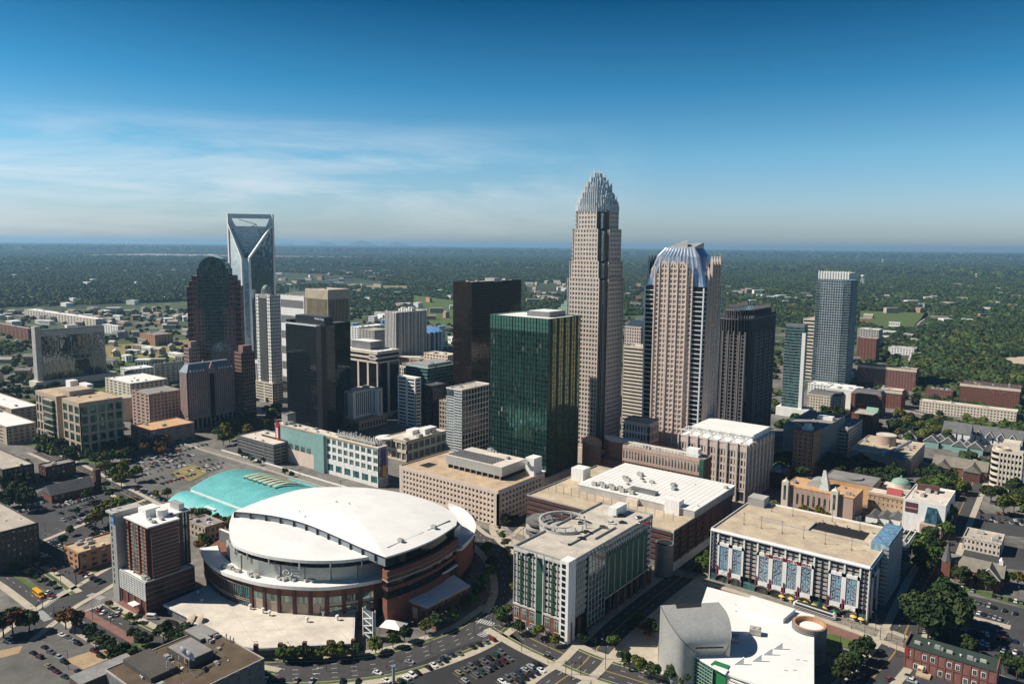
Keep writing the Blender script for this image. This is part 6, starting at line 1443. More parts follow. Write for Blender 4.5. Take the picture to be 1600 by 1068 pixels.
# ================================================================== pink garage office with roof plant, centre
b = mk('office_building', 'pink beige six storey block of square openings with a grey raised plant roof', 778, 822, 768, 624, 851, 'building')
W, D, HH = b.w, b.d, b.h; b.core('concrete_dark', 0, HH-.4, 1.2); fr = MB()
o, u, L = b.side('S'); b.facade(fr, o, u, L, 0, HH-1.5, 28, 6, .42, .48, 1.2, 'dark_void', edge=4)
o, u, L = b.side('E'); b.facade(fr, o, u, L, 0, HH-1.5, 14, 6, .42, .48, 1.2, 'dark_void', edge=3)
for k in 'SE': o, u, L = b.side(k); fr.obox(o, u, 0, L, -1.2, .02, HH-1.6, HH)
fr.build('facade_grid', 'beige_stone', b.root); b.roof('roof_tan', par=1.0, pm='beige_stone')
MB().box(-W*.20, W*.36, -D*.12, D*.42, HH+3, HH+9.5).build('plant_screen', 'zinc', b.root); MB().box(-W*.20+.4, W*.36-.4, -D*.12+.4, D*.42-.4, HH+9.5, HH+9.7).build('plant_roof', 'cream_membrane', b.root); MB().box(-W*.19, W*.35, -D*.10, D*.40, HH, HH+3).build('plant_base', 'dark_void', b.root)
gr = MB()
for i in range(17):
    for j in range(5): gr.box(-W*.19+i*W*.026, -W*.19+i*W*.026+W*.018, -D*.09+j*D*.06, -D*.09+j*D*.06+D*.045, HH+9.7, HH+10.3)
gr.build('louvre_grid', 'grey_metal', b.root)
for k in range(10): MB().box(-.3, .3, -.3, .3, 0, 3).build('plant_column', 'concrete', b.root, loc=(-W*.18+W*.058*k, -D*.115, HH))
MB().box(-W*.40, -W*.30, -D*.3, -D*.1, HH, HH+.12).build('roof_opening', 'dark_void', b.root); MB().box(W*.40, W*.48, D*.30, D*.48, HH, HH+13).build('stair_house', 'white_paint', b.root); b.kit(6, z=HH+9.7, x0=W*.0, y0=D*.22, y1=D*.4, seed=13); b.finish()

# ================================================================== entertainment block, centre left
b = mk('retail_complex', 'teal and white shopping complex with big terrace roof beside the elevated rail line', 592, 762, 700, 430, 606, 'building')
W, D, HH = b.w, b.d, b.h; b.core('white_paint', 0, HH-.4, .6); fr = MB(); o, u, L = b.side('S')
MB().obox(o, u, 0, L*.47, -.6, .3, HH*.40, HH).build('teal_wall', 'teal_wall', b.root); MB().obox(o, u, L*.42, L*.52, -.6, 2.5, 0, HH).build('teal_wall', 'teal_wall', b.root); MB().obox(o, u, 0, L*.47, -.6, .2, 0, HH*.40).build('lower_wall', 'beige_stone', b.root)
for i in range(6): MB().obox(o, u, L*(.03+.06*i), L*(.07+.06*i), .2, .4, HH*.40, HH*.54).build('window', 'glass_window', b.root)
b.facade(fr, (o[0]+L*.52, o[1]), u, L*.48, HH*.36, HH-1, 9, 3, .30, .34, .6, 'glass_window'); b.facade(fr, (o[0]+L*.52, o[1]), u, L*.48, 0, HH*.36, 6, 1, .3, .5, .6, 'glass_teal')
o, u, L = b.side('E'); b.facade(fr, o, u, L, 0, HH-1, 7, 4, .34, .3, .6, 'glass_teal'); fr.build('facade_grid', 'white_paint', b.root)
MB().box(-W/2-.4, W/2+.4, -D/2-.6, D/2, HH-.8, HH).build('cornice', 'roof_tan', b.root); b.roof('cream_membrane', par=.4, pm='cream_wall')
cg = MB()
for i in range(6):
    for j in range(3): cg.box(W*.12+i*W*.06, W*.12+i*W*.06+1, -D*.30+j*D*.25, -D*.30+j*D*.25+1, HH-1, HH+4+rnd.uniform(0, 3))
for j in range(3): cg.box(W*.10, W*.46, -D*.32+j*D*.25, -D*.32+j*D*.25+.6, HH+1.4, HH+3.4)
cg.build('unfinished_frame', 'concrete', b.root); MB().box(W*.16, W*.44, -D*.26, D*.2, HH+.05, HH+.9).build('terrace_well', 'concrete_dark', b.root)
q0, u0, L0_ = b.side('S'); MB().obox(q0, u0, 2, 6.5, .4, 1.2, HH*.42, HH+2).build('billboard', 'red_paint', b.root); MB().obox(q0, u0, 3.3, 5.2, 1.2, 1.35, HH*.62, HH*.9).build('billboard_figure', 'white_paint', b.root)
MB().obox((W/2, -D/2), (0, 1), 2, 6.5, 1, 1.8, HH*.25, HH-1).build('billboard', mat('purple_sign', (.10, .04, .22), .5), b.root); MB().obox((W/2, -D/2), (0, 1), 2.4, 6.1, 1.8, 1.95, HH*.27, HH*.55).build('billboard_band', 'yellow_paint', b.root); b.kit(16, seed=31, x1=W*.1); b.finish()
b = mk('parking_garage', 'dark banded parking garage with white roof behind the elevated rail line', 428, 727, 696, 371, 470, 'garage')
b.core('dark_void', 0, b.h-.5, .8); fr = MB()
for k in 'SE':
    o, u, L = b.side(k)
    for j in range(6): fr.obox(o, u, 0, L, -.9, 0, j*b.h/6+b.h/6*.38, (j+1)*b.h/6)
    for i in range(5): fr.obox(o, u, max(0, i*L/4-.5), min(L, i*L/4+.5), -.9, .1, 0, b.h)
fr.build('deck_band', 'grey_metal', b.root); b.roof('cream_membrane', par=.8, pm='grey_metal'); MB().box(-b.w*.2, b.w*.5, -.3, .3, b.h, b.h+1.5).build('ramp_wall', 'dark_metal', b.root); b.kit(8, seed=41)
b = mk('stair_tower', 'small grey stair tower standing on the white garage roof beside the black tower', 450, 682, 648, 440, 462, 'tower'); b.core('concrete', 0, b.h-.1, 0); b.roof('roof_grey')
b = mk('retail_building', 'curved cream retail pavilion with white roof units beside the shopping complex', 636, 722, 690, 602, 698, 'building')
b.core('concrete_dark', 0, b.h-.4, 1); fr = MB()
for k in 'SE': o, u, L = b.side(k); b.facade(fr, o, u, L, 0, b.h-1, 4 if k == 'S' else 7, 2, .18, .3, 1, 'glass_dark')
fr.build('facade_grid', 'cream_wall', b.root); b.roof('cream_membrane', par=.8, pm='cream_wall'); MB().ring(-b.w/2, -b.d/2, 1, 9, b.h-1.5, b.h, 0, 360, 24).build('round_terrace', 'white_paint', b.root)
MB().box(-b.w*.3, 0, -b.d*.1, b.d*.12, b.h, b.h+4).box(0, b.w*.3, b.d*.05, b.d*.35, b.h, b.h+5).build('penthouse', 'white_membrane', b.root); b.kit(9, seed=51, big=1.3)

# cream hotel with podium
x0, x1, y0, y1, h = fit(551, 668, 613, 533, 610); y1 = y0+34
b = Bld('hotel_building', 'cream L shaped hotel with rows of small square windows in front of the bank building', x0, x1, y0, y1, h, 'hotel'); W, D, HH = b.w, b.d, b.h
MB().box(-W/2, W/2-.3, -D/2, D/2, 0, HH).box(W/2-.3, W/2+9, D/2-7, D/2, 0, HH+.6).box(W/2-.3, W/2+1.6, -D/2, -D/2+3.5, 0, HH).build('wall', 'white_paint', b.root); pns = 0
for j in range(12):
    z = 12+j*(HH-13)/12
    for i in range(8): MB().box(W/2-.3, W/2-.1, -D/2+5.2+i*2.75, -D/2+6.6+i*2.75, z, z+1.7).build('window', 'glass_dark', b.root)
wn = MB()
for j in range(12): z = 12+j*(HH-13)/12; wn.box(-W*.1, W*.06, -D/2-.12, -D/2, z, z+1.7).box(W/2+9, W/2+9.12, D/2-4.5, D/2-3, z, z+1.7).box(W/2+3, W/2+4.2, D/2-7.12, D/2-7, z, z+1.7)
tag(wn.build('window', 'glass_dark', b.root), kind='stuff'); MB().box(-W/2-.4, W/2+.2, -D/2-.4, D/2+.3, HH, HH+.7).box(W/2+.2, W/2+9.4, D/2-7.4, D/2+.3, HH+.6, HH+1.3).build('roof', 'cream_membrane', b.root); b.kit(5, z=HH+.7, seed=9)
MB().box(-W/2-1, W/2+14, -D/2-3, D/2+2, 0, 9).build('podium', 'pink_wall', b.root); MB().box(-W/2, W/2+13, -D/2-2, D/2+1, 9, 9.3).build('podium_roof', 'roof_tan', b.root)
for i in range(9): MB().box(W/2+14, W/2+14.15, -D/2+i*4, -D/2+i*4+2.2, 2, 6.5).build('podium_window', 'glass_dark', b.root)
# ================================================================== buildings on the right
def gable(par, x0, x1, y0, y1, z0, z1, axis, m, name='roof', ov=.5):
    if axis == 'x': ym = (y0+y1)/2; mb = MB().hexa([(x0-ov, y0-ov, z0), (x1+ov, y0-ov, z0), (x1+ov, y1+ov, z0), (x0-ov, y1+ov, z0), (x0-ov, ym-.1, z1), (x1+ov, ym-.1, z1), (x1+ov, ym+.1, z1), (x0-ov, ym+.1, z1)])
    else: xm = (x0+x1)/2; mb = MB().hexa([(x0-ov, y0-ov, z0), (x1+ov, y0-ov, z0), (x1+ov, y1+ov, z0), (x0-ov, y1+ov, z0), (xm-.1, y0-ov, z1), (xm+.1, y0-ov, z1), (xm+.1, y1+ov, z1), (xm-.1, y1+ov, z1)])
    return mb.build(name, m, par)
# orange roofed theatre
b = mk('theatre', 'theatre with orange flat roof, two capped corner turrets and a silver wedge skylight', 1332, 814, 779, 1226, 1349, 'theatre')
W, D, HH = b.w, b.d, b.h; b.core('pink_wall', 0, HH-.2, .3); fr = MB(); o, u, L = b.side('S'); b.facade(fr, o, u, L*.72, 0, HH, 9, 1, .55, .5, .3, 'glass_dark'); fr.obox(o, u, L*.72, L, -.35, 0, 0, HH); o, u, L = b.side('E'); fr.obox(o, u, 0, L, -.35, 0, 0, HH); fr.build('facade_grid', 'pink_wall', b.root); b.roof('roof_orange', par=.5, pm='roof_orange')
for x_ in (-W/2+1, W*.24): MB().box(x_-2.4, x_+2.4, -D/2-2.4, -D/2+2.4, 0, HH+3.5).build('turret', 'cream_wall', b.root); MB().cyl(x_, -D/2, HH+3.5, HH+5, 2.6, .8, 8).cyl(x_, -D/2, HH+5, HH+6.4, .6, .2, 8).build('turret_cap', 'cream_membrane', b.root); MB().box(x_-.8, x_+.8, -D/2-2.55, -D/2-2.35, HH*.4, HH+1).build('window', 'glass_dark', b.root)
mb = MB(); n = 10; A = [(-6.5*math.cos(math.pi*k/n), 6.5*math.sin(math.pi*k/n)) for k in range(n+1)]
mb.strip([(-W*.10+a, -4, HH+z*.8) for a, z in A], [(-W*.10+a, D*.35, HH+z*.8) for a, z in A]); mb.v += [(-W*.10+a, -4, HH+z*.8) for a, z in A]; mb.f.append(tuple(range(len(mb.v)-n-1, len(mb.v)))); mb.build('barrel_skylight', 'silver_metal', b.root)
MB().hexa([(-W*.02, -8, HH), (W*.12, -8, HH), (W*.06, D*.3, HH), (-W*.10, D*.3, HH), (-W*.05, D*.22, HH+11), (-W*.01, D*.22, HH+11), (-W*.02, D*.3, HH+11), (-W*.06, D*.3, HH+11)]).build('wedge_skylight', 'silver_metal', b.root); b.kit(5, seed=3); b.finish()
b = mk('stage_house', 'grey roofed stage house behind the orange roofed theatre', 1362, 790, 760, 1286, 1378, 'building'); b.core('roof_orange', 0, b.h-.3, 0); b.roof('roof_grey', par=.6); MB().cyl(0, 0, b.h, b.h+1.2, 8, n=24).build('round_plinth', 'roof_grey', b.root)
b = mk('theatre', 'cream theatre block with a small red pitched lantern on its roof', 1411, 808, 778, 1357, 1418, 'theatre')
W, D, HH = b.w, b.d, b.h; b.core('tan_wall', 0, HH-.2, .3); fr = MB(); o, u, L = b.side('S'); b.facade(fr, o, u, L, HH*.35, HH-2, 8, 2, .72, .6, .3, 'glass_dark'); fr.obox(o, u, 0, L, -.3, .4, HH-2, HH-.5); fr.obox(o, u, 0, L, -.3, -.05, 0, HH*.36); fr.build('facade_grid', 'roof_tan', b.root); b.roof('cream_membrane', par=.5); gable(b.root, 0, 9, -3, 5, HH, HH+4, 'x', 'red_roof', 'red_lantern'); b.finish()
q = P(1408, 752, 14); t = thing('domed_pavilion', 'small round pavilion with pale green copper dome and pointed finial', 'pavilion', (*q, 0)); MB().cyl(0, 0, 0, 13, 6.8, n=24).box(-12, 12, -8, 8, 0, 10).build('wall', 'cream_wall', t); MB().dome(0, 0, 13, 6.6, 4, 24).build('dome', 'copper_green', t, True); MB().cyl(0, 0, 16.8, 19, .9, .5, 8).build('finial', 'copper_green', t)
b = mk('gallery_building', 'white stone gallery with a glass wedge skylight and dark billboard', 1474, 838, 792, 1412, 1508, 'building')
W, D, HH = b.w, b.d, b.h; b.core('white_paint', 0, HH-.3, 0); b.roof('cream_membrane', par=.8, pm='white_paint'); MB().hexa([(W*.05, -D/2-5, HH*.42), (W*.36, -D/2-5, HH*.42), (W*.36, -D/2+.5, HH*.42), (W*.05, -D/2+.5, HH*.42), (W*.08, -D/2-.2, HH*.9), (W*.30, -D/2-.2, HH*.9), (W*.30, -D/2+.5, HH*.9), (W*.08, -D/2+.5, HH*.9)]).build('glass_wedge', 'glass_teal', b.root)
MB().box(W*-.02, W*.48, -D/2-9, -D/2+.3, 0, HH*.42).build('entrance_hall', 'pink_wall', b.root); MB().prism([(W*.05, -D/2-9.2), (W*.40, -D/2-9.2), (W*.40, -D/2-9), (W*.05, -D/2-9)], 0, [4, 3, 3, 4]).build('entrance_opening', 'dark_void', b.root)
MB().box(-W*.45, -W*.15, -D/2-.3, -D/2-.02, HH*.62, HH*.95).build('billboard', mat('plum_board', (.10, .04, .05), .6), b.root); MB().box(-W*.45, -W*.15, -D/2-.36, -D/2-.3, HH*.74, HH*.78).build('billboard_band', 'pink_wall', b.root)
MB().box(-W*.38, W*.15, D*.2, D*.32, HH, HH+4).build('roof_wall', 'brick_dark', b.root); b.kit(8, seed=5)
for j in range(5): MB().box(W/2, W/2+.1, -D*.3+j*D*.14, -D*.3+j*D*.14+2.4, HH*.5, HH*.72).build('window', 'glass_dark', b.root)
q0 = P(1362, 815); q1 = P(1432, 822)
for k in range(5):
    f = k/4; x_, y_ = q0[0]*(1-f)+q1[0]*f, q0[1]*(1-f)+q1[1]*f+4; t = thing('studio_shed', f'white gabled studio shed, {ordn(k)} from the left beside the gallery court', 'shed', (x_, y_, 0), group='studio sheds beside the court'); MB().box(-4, 4, -6, 8, 0, 4).build('wall', 'white_paint', t); gable(t, -4, 4, -6, 8, 4, 6.6, 'y', 'slate', ov=.2)
# science museum
b = mk('science_museum', 'broad low museum with a pink round drum on a pale flat roof', 1422, 742, 716, 1330, 1510, 'museum')
W, D, HH = b.w, b.d, b.h; b.core('tan_wall', 0, HH-.3, 0); b.roof('deck_tan', par=.9, pm='cream_wall'); MB().cyl(-W*.08, D*.12, HH, HH+8.5, W*.17, n=36).build('drum', 'pink_wall', b.root); MB().cyl(-W*.08, D*.12, HH+8.5, HH+9, W*.175, n=36).build('drum_roof', 'cream_membrane', b.root); b.kit(16, seed=8, big=1.2)
MB().tube((W*.14, -D*.3, HH+1), (W*.3, D*.25, HH+4), 1.6, 10).build('roof_tube', 'silver_metal', b.root)
mb = MB(); n = 10
mb.strip([(W*.2+10*math.cos(math.pi*k/n), -D/2-8, HH-3+4*math.sin(math.pi*k/n)) for k in range(n+1)], [(W*.2+10*math.cos(math.pi*k/n), -D/2+4, HH-1+4*math.sin(math.pi*k/n)) for k in range(n+1)]); mb.build('curved_canopy', 'glass_slate', b.root)
# rounded white office at the right edge
b = mk('office_building', 'cream office block with a rounded banded corner at the right edge', 1592, 776, 712, 1548, 1680, 'building')
W, D, HH = b.w, b.d, b.h; r_ = W*.35; pts = ccw([(W/2, -D/2), (W/2, D/2), (-W/2, D/2)] + [(-W/2+r_-r_*math.cos(R_(9*k)), -D/2+r_-r_*math.sin(R_(9*k))) for k in range(11)][::1]); MB().prism([(x*.97, y*.97) for x, y in pts], 0, HH).build('glazing', 'glass_black', b.root); bd = MB()
for j in range(8): z = j*HH/7; bd.prism(pts, z-.2, z+HH/7*.42 if j < 7 else z+1)
bd.build('floor_bands', 'cream_wall', b.root); pr = MB(); o, u, L = b.side('S')
for i in range(7): pr.obox(o, u, L*.3+i*L*.7/6-.5, L*.3+i*L*.7/6+.5, -.3, .25, 0, HH)
pr.build('piers', 'cream_wall', b.root); MB().prism([(x*.96, y*.96) for x, y in pts], HH+.9, HH+1.1).build('roof', 'roof_gravel', b.root); b.block('cream_wall', -4, W/2-3, -2, D/2-3, HH+1, HH+6, 'penthouse'); MB().ring(-W/2+r_, -D/2+r_, r_*.55, r_*.65, HH+1, HH+3).build('roof_ring', 'cream_wall', b.root)
# brown corner hotel, grey slab blocks
b = office('hotel_building', 'narrow orange brown brick hotel with white water tank on its roof', 1267, 743, 678, 1240, 1284, 'brick_orange', 'glass_dark', 4, 7, 3.6, .55, .5, 'roof_grey', 3, 'hotel', seed=6); MB().cyl(0, 0, b.h, b.h+6, 3.2, n=12).box(-4, 4, -3, 3, b.h, b.h+3).build('water_tank', 'white_paint', b.root)
b = mk('office_block', 'long windowless grey slab block behind the orange brown hotel', 1281, 728, 672, 1224, 1320); b.core('concrete', 0, b.h, .2); fr = MB(); o, u, L = b.side('E')
for i in range(30): fr.obox(o, u, i*L/29-.35, i*L/29+.35, -.25, .5, 0, b.h)
fr.build('concrete_fin', 'concrete', b.root); b.roof('roof_grey', par=.8, pm='concrete'); b.block('white_paint', b.w*.0, b.w*.4, b.d*.1, b.d*.2, b.h, b.h+3, 'penthouse'); b.kit(4, seed=5)
office('apartment_block', 'grey terraced block with balconies, right of the long windowless slab', 1323, 712, 672, 1302, 1348, 'concrete', 'glass_dark', 5, 9, 3.4, .2, .45, 'roof_grey', 5, seed=4)
b = office('office_block', 'brown brick hall with a pale green hipped roof', 1362, 678, 650, 1330, 1388, 'brick', 'glass_dark', 6, 4, 3.6, .7, .5, 'roof_gravel', 3, seed=14); gable(b.root, 0, b.w/2, 0, b.d/2, b.h, b.h+5, 'x', 'copper_green', 'hipped_roof')
for i, (nm, lb, bx, by, ty, xl, xr, wall, cs, ce, rf) in enumerate((
    ('apartment_block', 'cream and brick condominium with grey mansard roof below the grid fronted tower', 1312, 648, 622, 1262, 1330, 'cream_wall', 12, 5, 'slate'),
    ('apartment_block', 'pale condominium with white roof clutter at the foot of the grid fronted tower', 1330, 626, 607, 1262, 1352, 'white_paint', 14, 5, 'white_membrane'),
    ('apartment_block', 'brick gabled condominium with white roof units, right of the mansard roofed one', 1376, 652, 620, 1330, 1392, 'brick', 9, 4, 'white_membrane'),
    ('apartment_block', 'brick apartment block with cream top storey behind the grid fronted tower', 1430, 612, 578, 1340, 1436, 'brick_pink', 20, 4, 'cream_membrane'),
    ('apartment_block', 'small brick block with cream roof in front of the cream topped brick apartments', 1408, 640, 612, 1372, 1428, 'brick', 8, 4, 'cream_membrane'),
    ('office_block', 'grey block with a white roof right of the grid fronted tower', 1372, 545, 516, 1340, 1384, 'concrete', 8, 4, 'white_membrane'),
    ('office_block', 'red brick stepped block right of the grid fronted tower', 1368, 566, 530, 1340, 1378, 'brick', 6, 4, 'roof_gravel'),
    ('apartment_block', 'long dark brick apartment building with cream upper floor at the right', 1592, 645, 608, 1500, 1610, 'brick', 24, 3, 'roof_dark'),
    ('apartment_block', 'long low cream terrace in front of the dark brick apartment building', 1588, 662, 644, 1437, 1596, 'cream_wall', 30, 3, 'cream_membrane'),
    ('office_block', 'low dark roofed block left of the long dark brick apartments', 1488, 628, 612, 1446, 1494, 'brick_pink', 10, 3, 'roof_dark'),
    ('parking_garage', 'pale car park under construction behind the grid fronted tower', 1275, 580, 540, 1255, 1290, 'deck_concrete', 4, 4, 'deck_concrete'),
    ('office_block', 'pale block with a flat grey roof in the trees right of the brick stepped block', 1428, 556, 546, 1388, 1434, 'white_paint', 9, 3, 'roof_gravel'),
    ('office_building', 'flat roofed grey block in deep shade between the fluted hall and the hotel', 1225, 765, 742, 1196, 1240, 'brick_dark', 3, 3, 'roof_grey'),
    ('office_building', 'low cream building with a row of dark windows and yard at the right edge', 1563, 870, 851, 1505, 1650, 'cream_wall', 9, 6, 'roof_gravel'))):
    b = office(nm, lb, bx, by, ty, xl, xr, wall, 'glass_dark', cs, ce, 3.3, .5, .5, rf, 8, lim=70, seed=i+60, sides='SE')
    if 'cream top' in lb or 'cream upper' in lb:
        o, u, L = b.side('S'); MB().obox(o, u, 0, L, 0, .15, b.h-3.2, b.h).build('upper_storey', 'cream_wall', b.root)
    if 'mansard' in lb: MB().hexa([(-b.w/2, -b.d/2, b.h), (b.w/2, -b.d/2, b.h), (b.w/2, b.d/2, b.h), (-b.w/2, b.d/2, b.h), (-b.w/2+2.5, -b.d/2+2.5, b.h+4.5), (b.w/2-2.5, -b.d/2+2.5, b.h+4.5), (b.w/2-2.5, b.d/2-2.5, b.h+4.5), (-b.w/2+2.5, b.d/2-2.5, b.h+4.5)]).build('mansard_roof', 'slate', b.root)
# gabled houses and churches
def church(name, lb, px, py, w_, d_, h_, hr, rz, wall='brick', rf='shingle', cat='church', steeple=None):
    q = P(px, py); t = thing(name, lb, cat, (*q, 0), rz); MB().box(-w_/2, w_/2, -d_/2, d_/2, 0, h_).build('wall', wall, t); gable(t, -w_/2, w_/2, -d_/2, d_/2, h_, hr, 'x', rf)
    for k in range(max(2, int(w_/5))): MB().box(-w_/2+2+k*5, -w_/2+3.4+k*5, -d_/2-.08, -d_/2+.05, 1.2, h_-.8).build('window', 'glass_dark', t)
    return t
t = church('church', 'brick church with tan shingle roof, white cupola and a front gable by the car park', 1520, 905, 30, 12, 7, 13, 0); 
g = MB().prism([(3, -11), (14, -11), (14, -5), (3, -5)], 0, 7).build('transept_wall', 'brick', t); gable(t, 3, 14, -11.2, 0, 7, 13.2, 'y', 'shingle', 'transept_roof', .3); gf = MB(); gf.v = [(3, -11.25, 7), (14, -11.25, 7), (8.5, -11.25, 12.6), (3, -11.0, 7), (14, -11.0, 7), (8.5, -11.0, 12.6)]; gf.f = [(0, 1, 2), (5, 4, 3)]; gf.build('gable_front', 'brick', t); MB().tube((3, -11.6, 7), (8.5, -11.6, 13), .25, 4).tube((14, -11.6, 7), (8.5, -11.6, 13), .25, 4).build('gable_trim', 'white_paint', t)
MB().box(7, 10, -11.5, -11.2, 1, 6).build('window', 'glass_dark', t); MB().box(12, 14, -1, 1, 12.5, 15).cyl(13, 0, 15, 17, 1.2, .1, 6).build('cupola', 'white_paint', t)
MB().box(-15.5, -11, -8, -3, 0, 10).build('tower', 'brick', t); MB().cyl(-13.2, -5.5, 10, 21, 2.9, .1, 8).build('spire', 'slate', t)
t = church('church', 'brown brick church with steep grey gables among trees', 1500, 742, 40, 16, 8, 15, 0); gable(t, 4, 16, -16, 0, 8, 14, 'y', 'shingle', 'transept_roof'); MB().box(4, 16, -15.8, -7, 0, 8).build('transept_wall', 'brick_dark', t); gable(t, -18, -6, -14, 0, 7.5, 13, 'y', 'shingle', 'transept_roof'); MB().box(-18, -6, -13.8, -7, 0, 7.5).build('transept_wall', 'brick_dark', t)
t = church('town_house_row', 'long grey roofed row with six white dormer gables among trees', 1540, 690, 62, 18, 8, 16, 0, 'white_paint', 'slate', 'house row')
for k in range(6): gable(t, -28+k*9.5, -21+k*9.5, -11, -2, 7.5, 12.5, 'y', 'slate', 'dormer', .2); MB().tube((-28+k*9.5, -11.5, 7.5), (-24.5+k*9.5, -11.5, 12.7), .35, 4).tube((-21+k*9.5, -11.5, 7.5), (-24.5+k*9.5, -11.5, 12.7), .35, 4).build('gable_trim', 'white_paint', t)
t = church('house', 'grey gabled house left of the dormered row', 1495, 690, 24, 22, 11, 20, 0, 'white_paint', 'slate', 'house')
for i, (px, py) in enumerate(((1422, 690), (1456, 697), (1470, 695), (1482, 700), (1500, 705), (1512, 706), (1524, 708))):
    t = church('house', f'small house with teal grey pointed gable, {ordn(i)} from the left behind the museum', px, py, 13, 13, 6, 12, R_(90), 'teal_wall', 'slate', 'house'); t['group'] = 'gabled houses behind the museum'
    MB().tube((-7, -6.9, 6), (-7, 0, 12.3), .35, 4).tube((-7, 6.9, 6), (-7, 0, 12.3), .35, 4).build('gable_trim', 'white_paint', t)
# brick row, bottom right
x0, x1, y0, y1, h = fit(1555, 1086, 1050, 1414, 1562); y1 = y0+13
b = Bld('brick_row', 'long two storey red brick row with dark green roof and white windows', x0, x1, y0, y1, h, 'building'); W, D, HH = b.w, b.d, b.h
b.core('brick_pink', 0, HH, 0); MB().box(-W/2+.4, W/2-.4, -D/2-.3, D/2, HH, HH+.4).build('roof', mat('green_roof', (.03, .05, .04), .9), b.root)
for x_ in (-W/2, W/2-.4): MB().box(x_, x_+.4, -D/2-.2, D/2, HH, HH+1.6).build('end_parapet', 'brick_pink', b.root)
pl = MB(); nb = 11
for i in range(nb+1): pl.box(-W/2+i*(W-.7)/nb, -W/2+i*(W-.7)/nb+.7, -D/2-.2, -D/2+.1, 0, HH)
pl.box(-W/2, W/2, -D/2-.25, -D/2+.1, HH*.5, HH*.5+.3); pl.build('brick_pilaster', 'brick', b.root)
for i in range(nb):
    for z in (1.2, HH*.5+1.2):
        if (i*7+int(z)) % 3 == 1: continue
        xx = -W/2+(i+.5)*W/nb; f_ = MB().box(xx-.95, xx+.95, -D/2-.14, -D/2+.05, z-.15, z+2.4).build('window', 'white_paint', b.root)
        p_ = MB().box(xx-.7, xx-.06, -D/2-.2, -D/2-.12, z+.1, z+2.2).box(xx+.06, xx+.7, -D/2-.2, -D/2-.12, z+.1, z+2.2).build('pane', 'glass_dark', f_)
for i in range(7): me = ROOFKIT['AVB'[i % 3]]; place(me[1], me[0], b.root, (-W*.38+i*W*.12, rnd.uniform(-3, 4), HH+.42), 0, (.8, .8, .8))
MB().box(-W*.34, -W*.18, -D/2-4.5, -D/2-.3, 0, .9).build('terrace', 'roof_tan', b.root); MB().prism([(-W*.33, -D/2-2.6), (-W*.27, -D/2-2.6), (-W*.27, -D/2-.3), (-W*.33, -D/2-.3)], [3, 3, 3.6, 3.6], [3.1, 3.1, 3.7, 3.7]).build('awning', 'cream_metal', b.root)
MB().box(-W/2+.3, -W/2+1.7, -D/2-.45, -D/2-.2, HH*.55, HH*.95).build('sign_board', 'red_paint', b.root)

# ================================================================== buildings on the left
b = mk('office_building', 'mirror glass slab office building with grey concrete end tower, far left', 63, 604, 516, 53, 163, 'building')
W, D, HH = b.w, b.d, b.h; MB().box(-W/2, W/2-.5, -D/2, D/2, 0, HH-1).build('wall', 'concrete', b.root); MB().box(W/2-.6, W/2+.1, -D*.44, D/2-.6, 8, HH-9).build('mirror_wall', 'glass_mirror', b.root); f_ = MB().box(-W/2-1, W/2+2, -D/2-3, -D/2+3, 0, HH+5).build('end_tower', 'concrete', b.root); g = MB()
for fy in (-.25, -.02, .3): g.box(W/2, W/2+.3, D*fy, D*fy+.5, 8, HH-9)
for fz in (.42, .52): g.box(W/2, W/2+.3, -D*.44, D/2, HH*fz, HH*fz+.7)
g.build('mullions', 'concrete', b.root); b.roof('roof_grey', par=.5, pm='concrete'); b.block('white_paint', -2, 5, -6, 8, HH, HH+4, 'penthouse'); MB().box(-W/2-5, W/2+9, -D/2-8, D/2+10, 0, 8).build('podium', 'cream_wall', b.root)
b = mk('office_building', 'tan stone office block with dark green glass bays and flat tan roof', 129, 715, 630, 55, 191, 'building')
W, D, HH = b.w, b.d, b.h; MB().box(-W/2+.6, -W*.0, -D/2+.6, D/2-.6, 0, HH).box(W*.0, W*.12, -D/2+9, D/2-.6, 0, HH).box(W*.12, W/2-.6, -D/2+.6, D/2-.6, 0, HH).build('wall', 'tan_wall', b.root); fr = MB(); o, u, L = b.side('S'); gw = 'glass_green'
b.facade(fr, o, u, L*.22, 4, HH-3, 3, 5, .32, .22, .6, gw); MB().obox((o[0]+L*.24, o[1]), u, 0, L*.20, -.5, 2.2, HH*.30, HH-4).build('bay_window', gw, b.root); bb = MB()
for j in range(6): bb.obox((o[0]+L*.235, o[1]), u, 0, L*.21, -.5, 2.5, HH*.30+j*(HH*.62)/5.2, HH*.30+j*(HH*.62)/5.2+1.1)
bb.build('bay_band', 'tan_wall', b.root); b.facade(fr, (o[0]+L*.24, o[1]), u, L*.22, 4, HH*.30, 3, 2, .32, .25, .6, gw); fr.obox(o, u, L*.46, L*.5, -.6, .1, 0, HH); b.facade(fr, (o[0]+L*.62, o[1]), u, L*.38, 4, HH-3, 3, 5, .3, .22, .6, gw); fr.obox(o, u, 0, L*.5, -.6, 0, HH-3, HH); fr.obox(o, u, L*.62, L, -.6, 0, HH-3, HH)
o, u, L = b.side('E'); b.facade(fr, o, u, L, 4, HH-3, 5, 5, .32, .24, .6, gw); fr.obox(o, u, 0, L, -.6, 0, HH-3, HH); fr.build('facade_grid', 'tan_wall', b.root); br = MB()
for k in 'SE': o, u, L = b.side(k); br.obox(o, u, 0, L*.5 if k == 'S' else L, -.5, .1, 0, 3.6)
br.build('brick_base', 'brick_orange', b.root); MB().box(-W/2, W/2, -D/2+9.5, D/2, HH, HH+.3).box(W*.12, W/2, -D/2, -D/2+9.5, HH, HH+.3).box(-W/2, 0, -D/2, -D/2+9.5, HH, HH+.3).build('roof', 'roof_tan', b.root)
